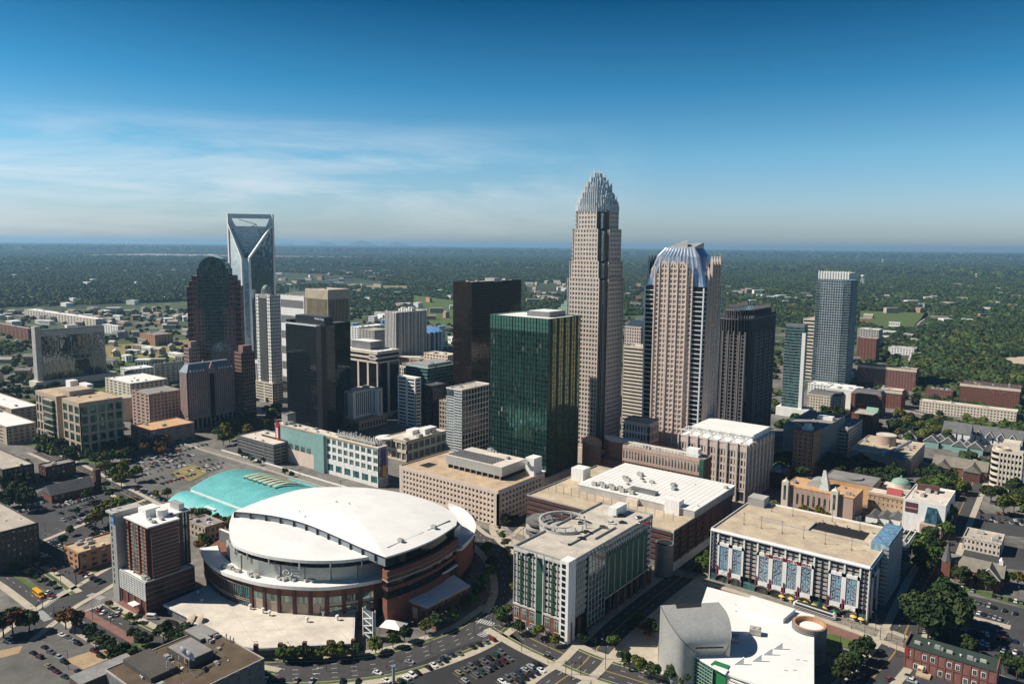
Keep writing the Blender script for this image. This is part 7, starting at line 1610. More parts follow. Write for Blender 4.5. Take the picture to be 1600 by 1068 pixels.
MB().box(-W*.15, W*.1, -D*.3, D*.25, HH, HH+5).build('penthouse', 'tan_wall', b.root); MB().box(-W/2+3, -W/2+13, D*.2, D*.4, HH, HH+7).box(-W*.2, -W*.02, D*.25, D*.4, HH+1, HH+7).build('cooling_plant', 'white_membrane', b.root); b.kit(5, seed=2, x0=W*.15); b.finish()
for i, (nm, lb, bx, by, ty, xl, xr, wall, cs, ce, rf, kk) in enumerate((
    ('convention_centre', 'low white roofed convention hall at the left edge, upper tier', 20, 668, 640, -60, 60, 'tan_wall', 3, 4, 'white_membrane', 5),
    ('convention_centre', 'low white roofed convention hall at the left edge, tier nearer the street', 12, 695, 668, -60, 56, 'tan_wall', 4, 5, 'white_membrane', 4),
    ('office_building', 'pink stone building with arched wall left of the mauve hotel', 236, 676, 617, 205, 284, 'pink_wall', 4, 9, 'roof_grey', 5),
    ('conference_hall', 'low mauve hall with an orange flat roof beside the mauve hotel', 234, 700, 674, 204, 304, 'mauve_wall', 2, 4, 'roof_orange', 4),
    ('warehouse', 'white roofed low building between the tan office and the pink building', 205, 622, 600, 164, 262, 'cream_wall', 6, 8, 'white_membrane', 8),
    ('office_building', 'blue grey block left of the plum arch topped tower', 243, 600, 570, 240, 290, 'concrete', 2, 6, 'roof_grey', 3),
    ('office_building', 'small white block behind the tan office building', 205, 590, 578, 188, 240, 'white_paint', 4, 6, 'white_membrane', 5),
    ('office_building', 'low grey office with plain walls at the left edge near the brick depot', 6, 765, 735, -70, 53, 'stucco_and_shade', 8, 6, 'roof_gravel', 4),
    ('office_building', 'big shaded grey building at the left edge beside the corner junction', -14, 900, 838, -90, 60, 'stucco_and_shade', 5, 9, 'roof_gravel', 4),  # wall colour carries the shade this side lies in
    ('brick_depot', 'dark red brick two storey depot with grey flat roof', 73, 752, 731, 60, 118, 'brick_dark', 3, 6, 'roof_grey', 2),
    ('shop', 'low orange brick shop with tan roof and white roof units beside the car park', 124, 892, 866, 99, 215, 'brick_orange', 3, 6, 'roof_tan', 10),
    ('shop', 'low tan flat roofed shop between the brick hotel tower and the arena', 322, 846, 825, 292, 350, 'tan_wall', 5, 4, 'roof_grey', 7),
    ('apartment_block', 'long white apartment rows seen above the mirror glass building', 150, 512, 499, 38, 165, 'cream_wall', 24, 3, 'white_membrane', 10),
    ('office_building', 'brown low round ended building at the far left edge', 45, 532, 514, -30, 52, 'brick', 12, 3, 'roof_gravel', 2),
    ('office_building', 'brick two storey office on the lawn left of the plum tower', 243, 540, 524, 218, 270, 'brick_orange', 7, 6, 'roof_grey', 3),
    ('office_building', 'white box building beside the freeway left of the plum tower', 185, 523, 510, 160, 190, 'white_paint', 6, 2, 'white_membrane', 1))):
    office(nm, lb, bx, by, ty, xl, xr, wall, 'glass_dark', cs, ce, 3.6, .45, .45, rf, kk, lim=60, seed=i+90)
t = church('depot', 'brick depot hall with grey hipped roof and square chimney tower', 108, 775, 30, 15, 6, 12, R_(90), 'brick', 'slate', 'building'); MB().box(18, 22, -4, 0, 0, 17).box(17.6, 22.4, -4.4, .4, 15.5, 16.2).build('tower', 'brick_dark', t)
q = P(197, 655); t = thing('storage_drum', 'cream round ramp drum beside the tan office block', 'tower', (*q, 0)); MB().cyl(0, 0, 0, 25, 11, n=30).build('wall', 'cream_wall', t); r_ = MB()
for k in range(12): r_.ring(0, 0, 10.9, 11.15, 1+2*k, 1.5+2*k, n=24)
r_.build('ring_joint', 'tan_wall', t); MB().cyl(0, 0, 25, 25.6, 11.3, n=30).build('roof', 'roof_gravel', t)
# broadcaster's roof in the foreground
A_ = P(413, 1029, 14); x1, y1 = A_; x0 = P(318, 984, 14)[0]; wy_ = P(227, 1040, 12)[1]; wx_ = P(200, 1068, 12)[0]
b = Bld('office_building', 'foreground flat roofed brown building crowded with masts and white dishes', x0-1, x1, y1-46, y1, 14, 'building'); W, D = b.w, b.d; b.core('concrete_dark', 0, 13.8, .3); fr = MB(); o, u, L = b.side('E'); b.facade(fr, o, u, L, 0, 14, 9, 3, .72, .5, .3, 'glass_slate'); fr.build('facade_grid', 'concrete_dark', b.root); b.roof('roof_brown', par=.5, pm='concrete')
MB().box(-W/2-3, -W/2+W*.25, D/2-10, D/2-1, 14, 15.6).build('penthouse', 'stucco_and_shade', b.root); MB().box(-W/2-2.7, -W/2+W*.25-.3, D/2-9.7, D/2-1.3, 15.6, 15.8).build('penthouse_roof', 'roof_grey', b.root)
MB().box(-W*.30, W*.10, -D*.02, D*.22, 14, 17.6).build('penthouse', 'stucco_and_shade', b.root); MB().box(-W*.30+.3, W*.10-.3, -D*.02+.3, D*.22-.3, 17.6, 17.8).build('penthouse_roof', 'roof_grey', b.root)
wz_ = min(D/2-3, wy_-b.cy); MB().box(-W/2-10, -W/2, -D/2-10, wz_, 0, 12).build('west_wing', 'stucco_and_shade', b.root); MB().box(-W/2-10, -W/2, -D/2-10, wz_, 12, 12.3).build('wing_roof', 'roof_grey', b.root)
MB().box(-W/2+1, W*.05, -D*.35, -D*.1, 14, 16.2).build('plant_room', 'stucco_and_shade', b.root); b.kit(22, seed=77, big=.7)
for k in range(8): MB().box(-.1, .1, 0, 9, .4, .7).build('duct', 'grey_metal', b.root, loc=(rnd.uniform(-W*.3, W*.4), rnd.uniform(-D*.3, D*.3), 14)).rotation_euler[2] = rnd.uniform(0, 3)
DISH = []
def dish(name, lb, x, y, z, r_, az_, el, m, base=2.0):
    t = thing(name, lb, 'dish', (x, y, z), az_); mb = MB(); n = 20; rows = []
    for j in range(6):
        s_ = j/5; rows.append([(s_*r_*math.cos(6.2832*k/n), s_*s_*r_*.35, s_*r_*math.sin(6.2832*k/n)) for k in range(n+1)])
    for a, c in zip(rows, rows[1:]): mb.strip(a, c); mb.strip([(p[0], p[1]-.06, p[2]) for p in c], [(p[0], p[1]-.06, p[2]) for p in a])
    o = mb.build('reflector', m, t, True); o.location = (0, 0, base+r_*.6); o.rotation_euler = (-el, 0, 0)
    MB().tube((0, 0, base+r_*.5), (0, 1.0*r_*math.cos(el), base+r_*.6+r_*1.0*math.sin(el)), .07).build('feed_arm', 'grey_metal', t)
    MB().cyl(0, -.2, 0, base+r_*.55, .28, n=8).tube((-.8, -.6, 0), (0, -.2, base+r_*.3), .1).tube((.8, -.6, 0), (0, -.2, base+r_*.3), .1).build('mount', 'grey_metal', t)
    return t
for i, (px, py, z, r_, az_, m_, lb) in enumerate(((292, 1017, 17.8, 2.8, 150, 'white_paint', 'large white dish on the foreground roof, left one of the bright pair'), (301, 1023, 17.8, 2.7, 150, 'white_paint', 'large white dish on the foreground roof, right one of the bright pair'),
    (255, 1052, 12.3, 1.6, 170, 'grey_metal', 'small grey dish low on the foreground roof edge'), (271, 1047, 12.3, 1.4, 160, 'white_paint', 'small white dish beside the mast frame on the foreground roof'),
    (275, 975, 0, 4, 200, 'concrete_dark', 'dark dish leaning left in the compound beside the podium'), (295, 972, 0, 4, -20, 'tan_wall', 'tall tan backed dish in the compound, left of the pair seen from behind'), (307, 975, 0, 4, -20, 'tan_wall', 'tall tan backed dish in the compound, right of the pair seen from behind'))):
    q = P(px, py+ (12 if z == 0 else 8), z); dish('satellite_dish', lb, q[0], q[1], z, r_, R_(az_), R_(35), m_, 3.5 if z == 0 else 1.2)['group'] = 'satellite dishes of the broadcaster'
for i, (px, py, hh_) in enumerate(((262, 1055, 7), (270, 1052, 9), (281, 1050, 8), (290, 1046, 6), (325, 1001, 4), (335, 1001, 3.5), (354, 1004, 5), (360, 1006, 4.5), (365, 1007, 4))):
    q = P(px, py, 13); t = thing('antenna_mast', f'thin antenna mast on the foreground roof, {ordn(i)} from the left', 'antenna', (*q, 12.5), group='antenna masts on the foreground roof'); MB().cyl(0, 0, 0, hh_, .12, n=6).build('pole', 'grey_metal', t); MB().box(-.25, .25, -.2, .2, hh_-1.6, hh_-.1).box(-1, 1, -.06, .06, hh_*.6, hh_*.6+.12).build('antenna_panel', 'concrete', t)
# stadium far behind
x, y = P(622, 545); t = thing('stadium', 'blue seated football stadium bowl far behind the grey apartment tower', 'stadium', (x, y, 0)); s1 = 1200/PJ(x, y, 20)[2]; rr = 76/s1
for k, (ra, rb_, z0, z1) in enumerate(((.60, .74, 3, 14), (.74, .88, 14, 27), (.88, 1.0, 27, 42))):
    mb = MB(); n = 48
    A = [(rr*ra*math.cos(6.2832*j/n), rr*.8*ra*math.sin(6.2832*j/n), z0*.9) for j in range(n+1)]; B_ = [(rr*rb_*math.cos(6.2832*j/n), rr*.8*rb_*math.sin(6.2832*j/n), z1*.9) for j in range(n+1)]; mb.strip(A, B_).strip([(p[0]*1.02, p[1]*1.02, p[2]) for p in B_], [(p[0]*1.02, p[1]*1.02, 0) for p in A]); mb.build('seating_tier', 'blue_seat', t)
mb = MB()
for j in range(40): a = 6.2832*j/40; mb.box(rr*1.02*math.cos(a)-1.5, rr*1.02*math.cos(a)+1.5, rr*.82*math.sin(a)-1.5, rr*.82*math.sin(a)+1.5, 0, 38)
mb.build('outer_column', 'cream_wall', t)
for a in (.5, 2.6, 3.7, 5.8): MB().cyl(rr*.98*math.cos(a), rr*.8*math.sin(a), 0, 46, 7, n=16).build('corner_tower', 'glass_blue', t)
MB().prism([(rr*.6*math.cos(6.2832*j/24), rr*.48*math.sin(6.2832*j/24)) for j in range(24)], 0, .4).build('pitch', 'grass', t)
# ================================================================== foliage
def leafmat(name, col, rand=.22, hue=.04):
    m = bpy.data.materials.new(name); m.use_nodes = True; nt = m.node_tree; b = nt.nodes['Principled BSDF']; b.inputs['Roughness'].default_value = .75; b.inputs['Specular IOR Level'].default_value = .15
    oi = N(nt, 'ShaderNodeObjectInfo'); g = N(nt, 'ShaderNodeNewGeometry'); n1 = N(nt, 'ShaderNodeTexNoise'); n1.inputs['Scale'].default_value = .5; n1.inputs['Detail'].default_value = 3; lk(nt, g.outputs['Position'], n1.inputs['Vector'])
    r1 = N(nt, 'ShaderNodeMapRange'); r1.inputs[1].default_value = .3; r1.inputs[2].default_value = .7; r1.inputs[3].default_value = .6; r1.inputs[4].default_value = 1.4; lk(nt, n1.outputs[0], r1.inputs[0])
    hs = N(nt, 'ShaderNodeHueSaturation'); hs.inputs['Color'].default_value = (*col, 1)
    rh = N(nt, 'ShaderNodeMapRange'); rh.inputs[3].default_value = .5-hue; rh.inputs[4].default_value = .5+hue*.6; lk(nt, oi.outputs['Random'], rh.inputs[0]); lk(nt, rh.outputs[0], hs.inputs['Hue'])
    wn = N(nt, 'ShaderNodeTexWhiteNoise', noise_dimensions='1D'); lk(nt, oi.outputs['Random'], wn.inputs['W'])
    rv = N(nt, 'ShaderNodeMapRange'); rv.inputs[3].default_value = 1-rand; rv.inputs[4].default_value = 1+rand*1.5; lk(nt, wn.outputs['Value'], rv.inputs[0])
    mm = N(nt, 'ShaderNodeMath', operation='MULTIPLY'); lk(nt, rv.outputs[0], mm.inputs[0]); lk(nt, r1.outputs[0], mm.inputs[1]); lk(nt, mm.outputs[0], hs.inputs['Value'])
    last = hs.outputs[0]
    if name == 'leaf_forest':
        n2 = N(nt, 'ShaderNodeTexNoise'); n2.inputs['Scale'].default_value = .007; n2.inputs['Detail'].default_value = 4; lk(nt, g.outputs['Position'], n2.inputs['Vector']); r2 = N(nt, 'ShaderNodeValToRGB'); ramp(r2, [(.32, (.55, .62, .8)), (.5, (1, 1, 1)), (.68, (1.7, 1.45, .95))]); lk(nt, n2.outputs[0], r2.inputs[0])
        m9 = N(nt, 'ShaderNodeMix', data_type='RGBA', blend_type='MULTIPLY'); m9.inputs[0].default_value = 1; lk(nt, last, m9.inputs[6]); lk(nt, r2.outputs[0], m9.inputs[7]); last = m9.outputs[2]
    lk(nt, last, b.inputs['Base Color']); M[name] = m; return m
leafmat('leaf_green', (.068, .10, .020), .3, .06); leafmat('leaf_dark', (.028, .048, .016)); leafmat('leaf_yellow', (.13, .13, .02)); leafmat('leaf_rust', (.12, .065, .02)); leafmat('leaf_forest', (.034, .058, .020), .45, .06)
defm('bark', (.09, .07, .05), .95, var=.3, scale=1.5)
def crown(seed, rx, rz, nq, qs, m, lobes=13, conic=False):
    r = np.random.default_rng(seed); V = []; n = nq
    lc = r.normal(size=(lobes, 3)); lc /= np.linalg.norm(lc, axis=1)[:, None]; lc *= r.uniform(.35, .78, (lobes, 1)); lc[:, 2] = np.abs(lc[:, 2])*1.1-.25; lr = r.uniform(.24, .52, lobes)
    k = r.integers(0, lobes, n); d = r.normal(size=(n, 3)); d /= np.linalg.norm(d, axis=1)[:, None]; d[:, 2] = np.where(d[:, 2] < -.3, -d[:, 2], d[:, 2])
    c = lc[k] + d*lr[k][:, None]*r.uniform(.75, 1.08, (n, 1))
    if conic: c[:, :2] *= np.clip(1.05-(c[:, 2:]+.6)/1.7, .08, 1); 
    c = c*np.array([rx, rx, rz]); nn = d+r.normal(size=(n, 3))*.45; nn /= np.linalg.norm(nn, axis=1)[:, None]
    t = np.cross(nn, r.normal(size=(n, 3))); t /= np.linalg.norm(t, axis=1)[:, None]; s = np.cross(nn, t); q = qs*r.uniform(.6, 1.35, (n, 1))
    P4 = np.stack([c-t*q-s*q*.7, c+t*q-s*q*.8, c+t*q*.8+s*q, c-t*q*.9+s*q*.8], 1)+(nn*q*.25)[:, None, :]*np.array([0, 1, 0, 1])[None, :, None]
    V = P4.reshape(-1, 3)
    me = bpy.data.meshes.new('crown'); me.from_pydata(V.tolist(), [], [(4*i, 4*i+1, 4*i+2, 4*i+3) for i in range(n)]); me.materials.append(M[m]); me.update(); return me
def trunk(seed, h, r0):
    mb = MB(); r = random.Random(seed); p = (0, 0, 0); n = 4
    for i in range(n): q = (p[0]+r.uniform(-.1, .1)*r0*2, p[1]+r.uniform(-.1, .1)*r0*2, h*(i+1)/n); a = Vector(p); mb.tube(p, q, r0*(1-.6*i/n), 6); p = q
    for k in range(5): a = r.uniform(0, 6.28); mb.tube((0, 0, h*r.uniform(.5, .9)), (math.cos(a)*h*.45, math.sin(a)*h*.45, h*1.35), r0*.3, 4)
    return mb.mesh('trunk', 'bark')
TK = {}
for key, m_, rx, rz, nq, qs, sd, con in (('g', 'leaf_green', 4.3, 4.4, 900, .52, 1, 0), ('d', 'leaf_dark', 4.4, 4.5, 950, .52, 2, 0), ('y', 'leaf_yellow', 4.2, 4.1, 800, .52, 3, 0), ('r', 'leaf_rust', 4, 3.9, 800, .5, 4, 0), ('c', 'leaf_dark', 2.6, 6.0, 560, .5, 5, 1), ('b', 'leaf_green', 2.2, 2.0, 260, .4, 6, 0)):
    TK[key] = ([crown(sd*10+j, rx, rz, nq, qs, m_, conic=bool(con)) for j in range(3)], [trunk(sd*7+j, 3.6 if key not in 'cb' else 1.4, .28) for j in range(2)])
TKN = {'g': ('green leafy', 'tree'), 'd': ('dark green', 'tree'), 'y': ('yellow green', 'tree'), 'r': ('rust tinged', 'tree'), 'c': ('dark pointed conifer', 'conifer'), 'b': ('rounded', 'shrub')}
TREES = []
def tree(px, py, s=1.0, k='g', where='', z=0.0, group=None, world=None):
    x, y = world or P(px, py, z); i = len(TREES); cs, ts = TK[k]
    nm = {'c': 'conifer', 'b': 'shrub'}.get(k, 'tree')
    t = thing(nm, '', TKN[k][1] if k in 'cb' else 'tree', (x, y, z), rnd.uniform(0, 6.28)); t.scale = (s, s, s*rnd.uniform(.9, 1.12))
    place(cs[i % 3], 'crown', t, (0, 0, {'c': 5.0, 'b': 1.6}.get(k, 5.6))); place(ts[i % 2], 'trunk', t, (0, 0, 0))
    TREES.append((t, k, where, group or ('trees ' + where), s)); return t
def trow(where, pts, s=1.0, kinds='g', jit=.12):
    for i, p in enumerate(pts): tree(p[0], p[1], s*rnd.uniform(1-jit, 1+jit), kinds[i % len(kinds)], where)
def tarea(where, poly, n, s=1.0, kinds='gd', jit=.25):
    xs = [p[0] for p in poly]; ys = [p[1] for p in poly]; c = 0; done = []
    for _ in range(n*40):
        if c >= n: break
        x, y = rnd.uniform(min(xs), max(xs)), rnd.uniform(min(ys), max(ys))
        if not inpoly(x, y, poly): continue
        w_ = P(x, y)
        if any((w_[0]-q[0])**2+(w_[1]-q[1])**2 < (5.0*s)**2 for q in done): continue
        done.append(w_); tree(x, y, s*rnd.uniform(1-jit, 1+jit), rnd.choice(kinds), where); c += 1
trow('along the kerb before the arena podium', [(443, 1034), (475, 1033), (503, 1031), (533, 1029), (559, 1025), (587, 1020), (614, 1012), (632, 1003), (458, 1034), (520, 1030)], .85, 'gdg')
trow('beside the brick box annex of the arena', [(665, 990), (685, 984), (706, 972), (735, 950), (748, 935), (756, 920), (764, 905), (770, 890), (761, 868)], .95, 'gdg')
trow('on the corner by the stair shaft car park', [(780, 967), (791, 963), (783, 977), (812, 990), (840, 998), (868, 1009), (910, 1005), (957, 1012)], .72, 'dgg')
trow('between arena street and the tall car park', [(795, 880), (792, 868), (788, 855), (784, 843), (797, 905), (803, 925)], .6, 'g')
trow('in the mulch bed by the oval lawn', [(975, 1042), (1000, 1052), (1022, 1060), (1050, 1066), (1066, 1072), (1075, 1062)], .9, 'dgd')
trow('among the shrubs left of the zinc drum', [(1005, 990), (1015, 985), (1022, 995), (1012, 1000), (1000, 975), (990, 985)], .7, 'rgd')
trow('in the grassy median of the wide street', [(19, 890), (32, 896), (45, 901), (58, 907), (71, 912), (83, 918)], .5, 'd')
trow('on the verge beside the corner car park', [(30, 868), (43, 874), (56, 881), (69, 889), (85, 898), (52, 850), (58, 852)], .5, 'drd')
trow('on the rough lot at the lower left', [(46, 986), (103, 982), (118, 990), (6, 996), (20, 992)], 1.35, 'drr')
trow('in the planted strip below the brick median', [(150, 1010), (162, 1013), (173, 1020), (192, 1026), (206, 1034), (182, 1036), (195, 1046), (218, 1040), (142, 1002)], .85, 'dgd')
trow('in the grassy median before the brick hotel', [(210, 1001), (229, 1009), (222, 1008)], .8, 'd')
trow('beside the dish compound', [(256, 1001), (272, 1006), (291, 1000), (300, 1004), (285, 1008)], .95, 'd')
trow('near the hotel forecourt', [(171, 950), (203, 973), (214, 973)], .55, 'rgg')
trow('beside the grey slab of the brick hotel', [(160, 818), (150, 826), (197, 806), (182, 803), (167, 805)], 1.3, 'yyg')
tarea('between the two left car parks', [(150, 735), (170, 722), (205, 735), (215, 757), (190, 765), (165, 752)], 9, 1.35, 'ygg')
tarea('along the foot of the tan office block', [(45, 690), (80, 700), (128, 718), (200, 700), (215, 712), (165, 735), (100, 722)], 24, 1.15, 'ddrg')
tarea('at the dark left edge beside the depot', [(0, 745), (50, 735), (62, 760), (50, 800), (0, 805)], 16, 1.2, 'dd')
trow('on islands of the depot car park', [(150, 795), (135, 782), (172, 778), (165, 765), (120, 805), (190, 790), (98, 852), (110, 836), (150, 845)], .75, 'dg')
trow('between the hotel and the transit hall', [(300, 810), (312, 815), (325, 812), (338, 820), (350, 824), (360, 826), (318, 850), (325, 858), (312, 862), (245, 780), (262, 778)], .9, 'rygd')
tarea('in the grove behind the banded garage', [(333, 685), (370, 660), (430, 655), (440, 668), (385, 690), (350, 700)], 20, 1.15, 'gdy')
trow('along the foot of the banded garage', [(375, 712), (385, 716), (395, 722), (405, 727), (412, 722), (446, 742), (456, 745)], .6, 'd')
tarea('below the orange roofed hall', [(225, 700), (250, 695), (268, 702), (255, 715), (225, 712)], 7, 1.2, 'rd')
tarea('behind the station car park', [(1205, 806), (1230, 810), (1310, 826), (1310, 832), (1210, 815)], 11, 1.15, 'gyg')
tarea('in the long dark grove behind the theatres', [(1290, 722), (1345, 728), (1410, 755), (1400, 770), (1330, 752), (1285, 742)], 30, 1.25, 'dd')
tarea('at the foot of the orange brown hotel', [(1210, 725), (1250, 722), (1265, 748), (1240, 760), (1212, 750)], 13, 1.25, 'dg')
tarea('around the gabled brown brick church', [(1432, 745), (1490, 748), (1512, 770), (1480, 785), (1435, 765)], 18, 1.3, 'dg')
tarea('below the rounded cream office', [(1538, 780), (1600, 770), (1650, 800), (1600, 812), (1545, 805)], 14, 1.35, 'dg')
tarea('in the park between terrace and museum', [(1395, 655), (1470, 660), (1500, 680), (1480, 705), (1400, 690)], 34, 1.4, 'dgy')
tarea('right of the station car park', [(1418, 870), (1440, 840), (1470, 860), (1455, 900), (1440, 905)], 12, 1.15, 'gdg')
trow('by the gallery corner', [(1470, 832), (1478, 822), (1474, 842)], 1.5, 'g')
tarea('in the court of the studio sheds', [(1345, 830), (1420, 850), (1430, 862), (1350, 850)], 14, .9, 'rdg')
tarea('huge dark oaks beside the brick row', [(1428, 985), (1455, 960), (1485, 970), (1490, 1000), (1450, 1012)], 8, 2.0, 'dd')
trow('by the cupola church', [(1492, 908), (1500, 915), (1527, 918), (1572, 918), (1590, 915), (1540, 922)], 1.1, 'cdcgyd')
trow('along the walk right of the library', [(1355, 1020), (1343, 1036), (1332, 1046), (1322, 1058), (1313, 1070)], 1.1, 'd')
trow('at the street corner by the retail block', [(1102, 888), (1108, 895), (1098, 896)], 1.2, 'g')
trow('at the corner of the pink office block', [(790, 820), (803, 818), (735, 805), (728, 812)], .8, 'd')
trow('on the right car park', [(1512, 1022), (1570, 1052), (1588, 1060)], 1.0, 'd')
tarea('in the dark shade near the condominium towers', [(1258, 655), (1320, 655), (1330, 672), (1270, 672)], 12, 1.35, 'dd')
from collections import defaultdict
bk = defaultdict(list)
for e in TREES: bk[(e[2], e[1] in 'cb' and e[1] or 't')].append(e)
for (where, kk), L in bk.items():
    L.sort(key=lambda e: PJ(e[0].location[0], e[0].location[1], 0)[0]); n = len(L); nn = 'shrub' if kk == 'b' else 'conifer' if kk == 'c' else 'tree'
    for i, (t, k, _, g, s) in enumerate(L):
        t['label'] = f"{TKN[k][0] if k not in 'cb' else TKN[k][0].replace(' conifer', '')} {nn} {where}" + ('' if n == 1 else f', {ordn(i)} from left'); t['group'] = g

# ---------------------------------------------------------------- woodland that reads as one mass
def lump(seed, nq=190):
    me = crown(seed, 1.0, .80, nq, .23, 'leaf_forest', 7); return me
FO = []
for j in range(6):
    r = np.random.default_rng(j+50); bm = bmesh.new(); bmesh.ops.create_icosphere(bm, subdivisions=3, radius=.8)
    ph = r.uniform(0, 6.28, (6, 3)); fq = r.uniform(2, 6, (6, 3))
    for v in bm.verts:
        c = v.co; dd = sum(math.sin(c.x*fq[i][0]+ph[i][0])*math.sin(c.y*fq[i][1]+ph[i][1])*math.cos(c.z*fq[i][2]+ph[i][2]) for i in range(6))
        v.co = c*(1+.13*dd+r.uniform(-.07, .07)); v.co.z *= .85
    me = bpy.data.meshes.new('crown_mass'); bm.to_mesh(me); bm.free(); lm = lump(j+30); 
    # leaf clumps over a rough core, merged by hand
    V = [tuple(v.co) for v in me.vertices]+[tuple(v.co) for v in lm.vertices]; o_ = len(me.vertices); Fc = [tuple(p.vertices) for p in me.polygons]+[tuple(i+o_ for i in p.vertices) for p in lm.polygons]
    m2 = bpy.data.meshes.new('crown_mass'); m2.from_pydata(V, [], Fc); m2.materials.append(M['leaf_forest']); m2.update(); FO.append(bpy.data.objects.new('crown_mass', m2))
FC = bpy.data.collections.new('crown_masses')
for o in FO: FC.objects.link(o)
def scatter(name, label, pts, rad, seed=0):
    me = bpy.data.meshes.new(name); me.from_pydata([tuple(p) for p in pts], [], []); at = me.attributes.new('rad', 'FLOAT', 'POINT'); at.data.foreach_set('value', np.asarray(rad, dtype=np.float32))
    o = bpy.data.objects.new(name, me); COL.objects.link(o); tag(o, label, 'woodland', kind='stuff')
    ng = bpy.data.node_groups.new(name, 'GeometryNodeTree'); ng.interface.new_socket('Geometry', in_out='INPUT', socket_type='NodeSocketGeometry'); ng.interface.new_socket('Geometry', in_out='OUTPUT', socket_type='NodeSocketGeometry')
    gi, go = N(ng, 'NodeGroupInput'), N(ng, 'NodeGroupOutput'); ci = N(ng, 'GeometryNodeCollectionInfo'); ci.inputs['Collection'].default_value = FC; ci.inputs['Separate Children'].default_value = True; ci.inputs['Reset Children'].default_value = True
    ip_ = N(ng, 'GeometryNodeInstanceOnPoints'); ip_.inputs['Pick Instance'].default_value = True
    rv = N(ng, 'FunctionNodeRandomValue'); rv.data_type = 'FLOAT_VECTOR'; rv.inputs[0].default_value = (-.12, -.12, 0); rv.inputs[1].default_value = (.12, .12, 6.28)
    na = N(ng, 'GeometryNodeInputNamedAttribute'); na.data_type = 'FLOAT'; na.inputs['Name'].default_value = 'rad'
    ri = N(ng, 'FunctionNodeRandomValue'); ri.data_type = 'INT'; ri.inputs[4].default_value = 0; ri.inputs[5].default_value = 5; ri.inputs['Seed'].default_value = 3
    ng.links.new(gi.outputs[0], ip_.inputs['Points']); ng.links.new(ci.outputs[0], ip_.inputs['Instance']); ng.links.new(ri.outputs[2], ip_.inputs['Instance Index']); ng.links.new(rv.outputs[0], ip_.inputs['Rotation']); ng.links.new(na.outputs[0], ip_.inputs['Scale']); ng.links.new(ip_.outputs[0], go.inputs[0])
    md = o.modifiers.new('scatter', 'NODES'); md.node_group = ng; return o
r = np.random.default_rng(5)
def inpoly_np(X, Y, pts):
    c = np.zeros(len(X), bool); n = len(pts); j = n-1
    for i in range(n):
        xi, yi = pts[i]; xj, yj = pts[j]
        if yi != yj: c ^= ((yi > Y) != (yj > Y)) & (X < (xj-xi)*(Y-yi)/(yj-yi)+xi)
        j = i
    return c
CLEAR = []          # clearings: world polygons
def clearing(px, name=None, m='pale_soil', z=-.3):
    pts = ccw([P(*q) for q in px]); CLEAR.append(pts)
    if name: o = MB().prism(pts, z-.2, z).build(name, m, None); o['kind'] = 'structure'
clearing([(80, 399), (230, 396), (380, 399), (560, 401), (560, 405), (380, 404), (200, 402), (80, 402)], 'airfield', 'pale_soil')
clearing([(430, 425), (520, 428), (600, 440), (590, 450), (500, 446), (420, 446)])
clearing([(0, 480), (310, 470), (300, 486), (0, 492)])
clearing([(560, 445), (640, 446), (640, 454), (560, 452)], 'field', 'dry_grass'); clearing([(1000, 470), (1060, 470), (1060, 484), (1000, 484)])
clearing([(1340, 485), (1450, 488), (1450, 510), (1390, 516), (1340, 505)], 'field', 'grass'); clearing([(1370, 550), (1440, 552), (1435, 572), (1375, 570)])
clearing([(820, 440), (885, 442), (885, 462), (820, 460)]); clearing([(1560, 560), (1600, 555), (1640, 570), (1600, 580)], 'field', 'deck_tan'); clearing([(640, 460), (720, 470), (712, 500), (650, 492)], 'field', 'grass')
clearing([(1030, 452), (1000, 455), (985, 470), (1020, 472)]); clearing([(1150, 455), (1200, 460), (1195, 466), (1150, 462)])
clearing([(1436, 512), (1452, 498), (1460, 480), (1450, 480), (1440, 496), (1424, 512)], 'road', 'asphalt_old')
def wedge(R1, R2, per, rmin, rmax, gapn=.0, seed=1):
    A = .70*(R2*R2-R1*R1); n = int(A/per); rr_ = np.sqrt(r.uniform(R1*R1, R2*R2, n)); an = r.uniform(-.70, .70, n)+HEAD; X = -np.sin(an)*rr_; Y = np.cos(an)*rr_
    keep = ~inpoly_np(X, Y, CITY)
    for c in CLEAR: keep &= ~inpoly_np(X, Y, c)
    f = 1/260.
    nz_ = np.sin(X*f*1.3+seed)*np.cos(Y*f*1.1+1)+.6*np.sin(X*f*2.9+Y*f*2.1)+.4*np.cos(X*f*5.3-Y*f*4.1); keep &= nz_ > -1.75+gapn
    X, Y = X[keep], Y[keep]; rd = r.uniform(rmin, rmax, len(X)); return np.stack([X, Y, rd*r.uniform(-.1, .6, len(rd))-.6], 1), rd
parts_ = [wedge(600, 2600, 105, 5.5, 9.5, .12), wedge(2600, 6500, 190, 7.5, 13, .1), wedge(6500, 15000, 900, 16, 30, 0), wedge(15000, 34000, 7000, 45, 90, 0)]
scatter('woodland', 'endless dark green tree canopy reaching to the hazy horizon', np.concatenate([p[0] for p in parts_]), np.concatenate([p[1] for p in parts_]))
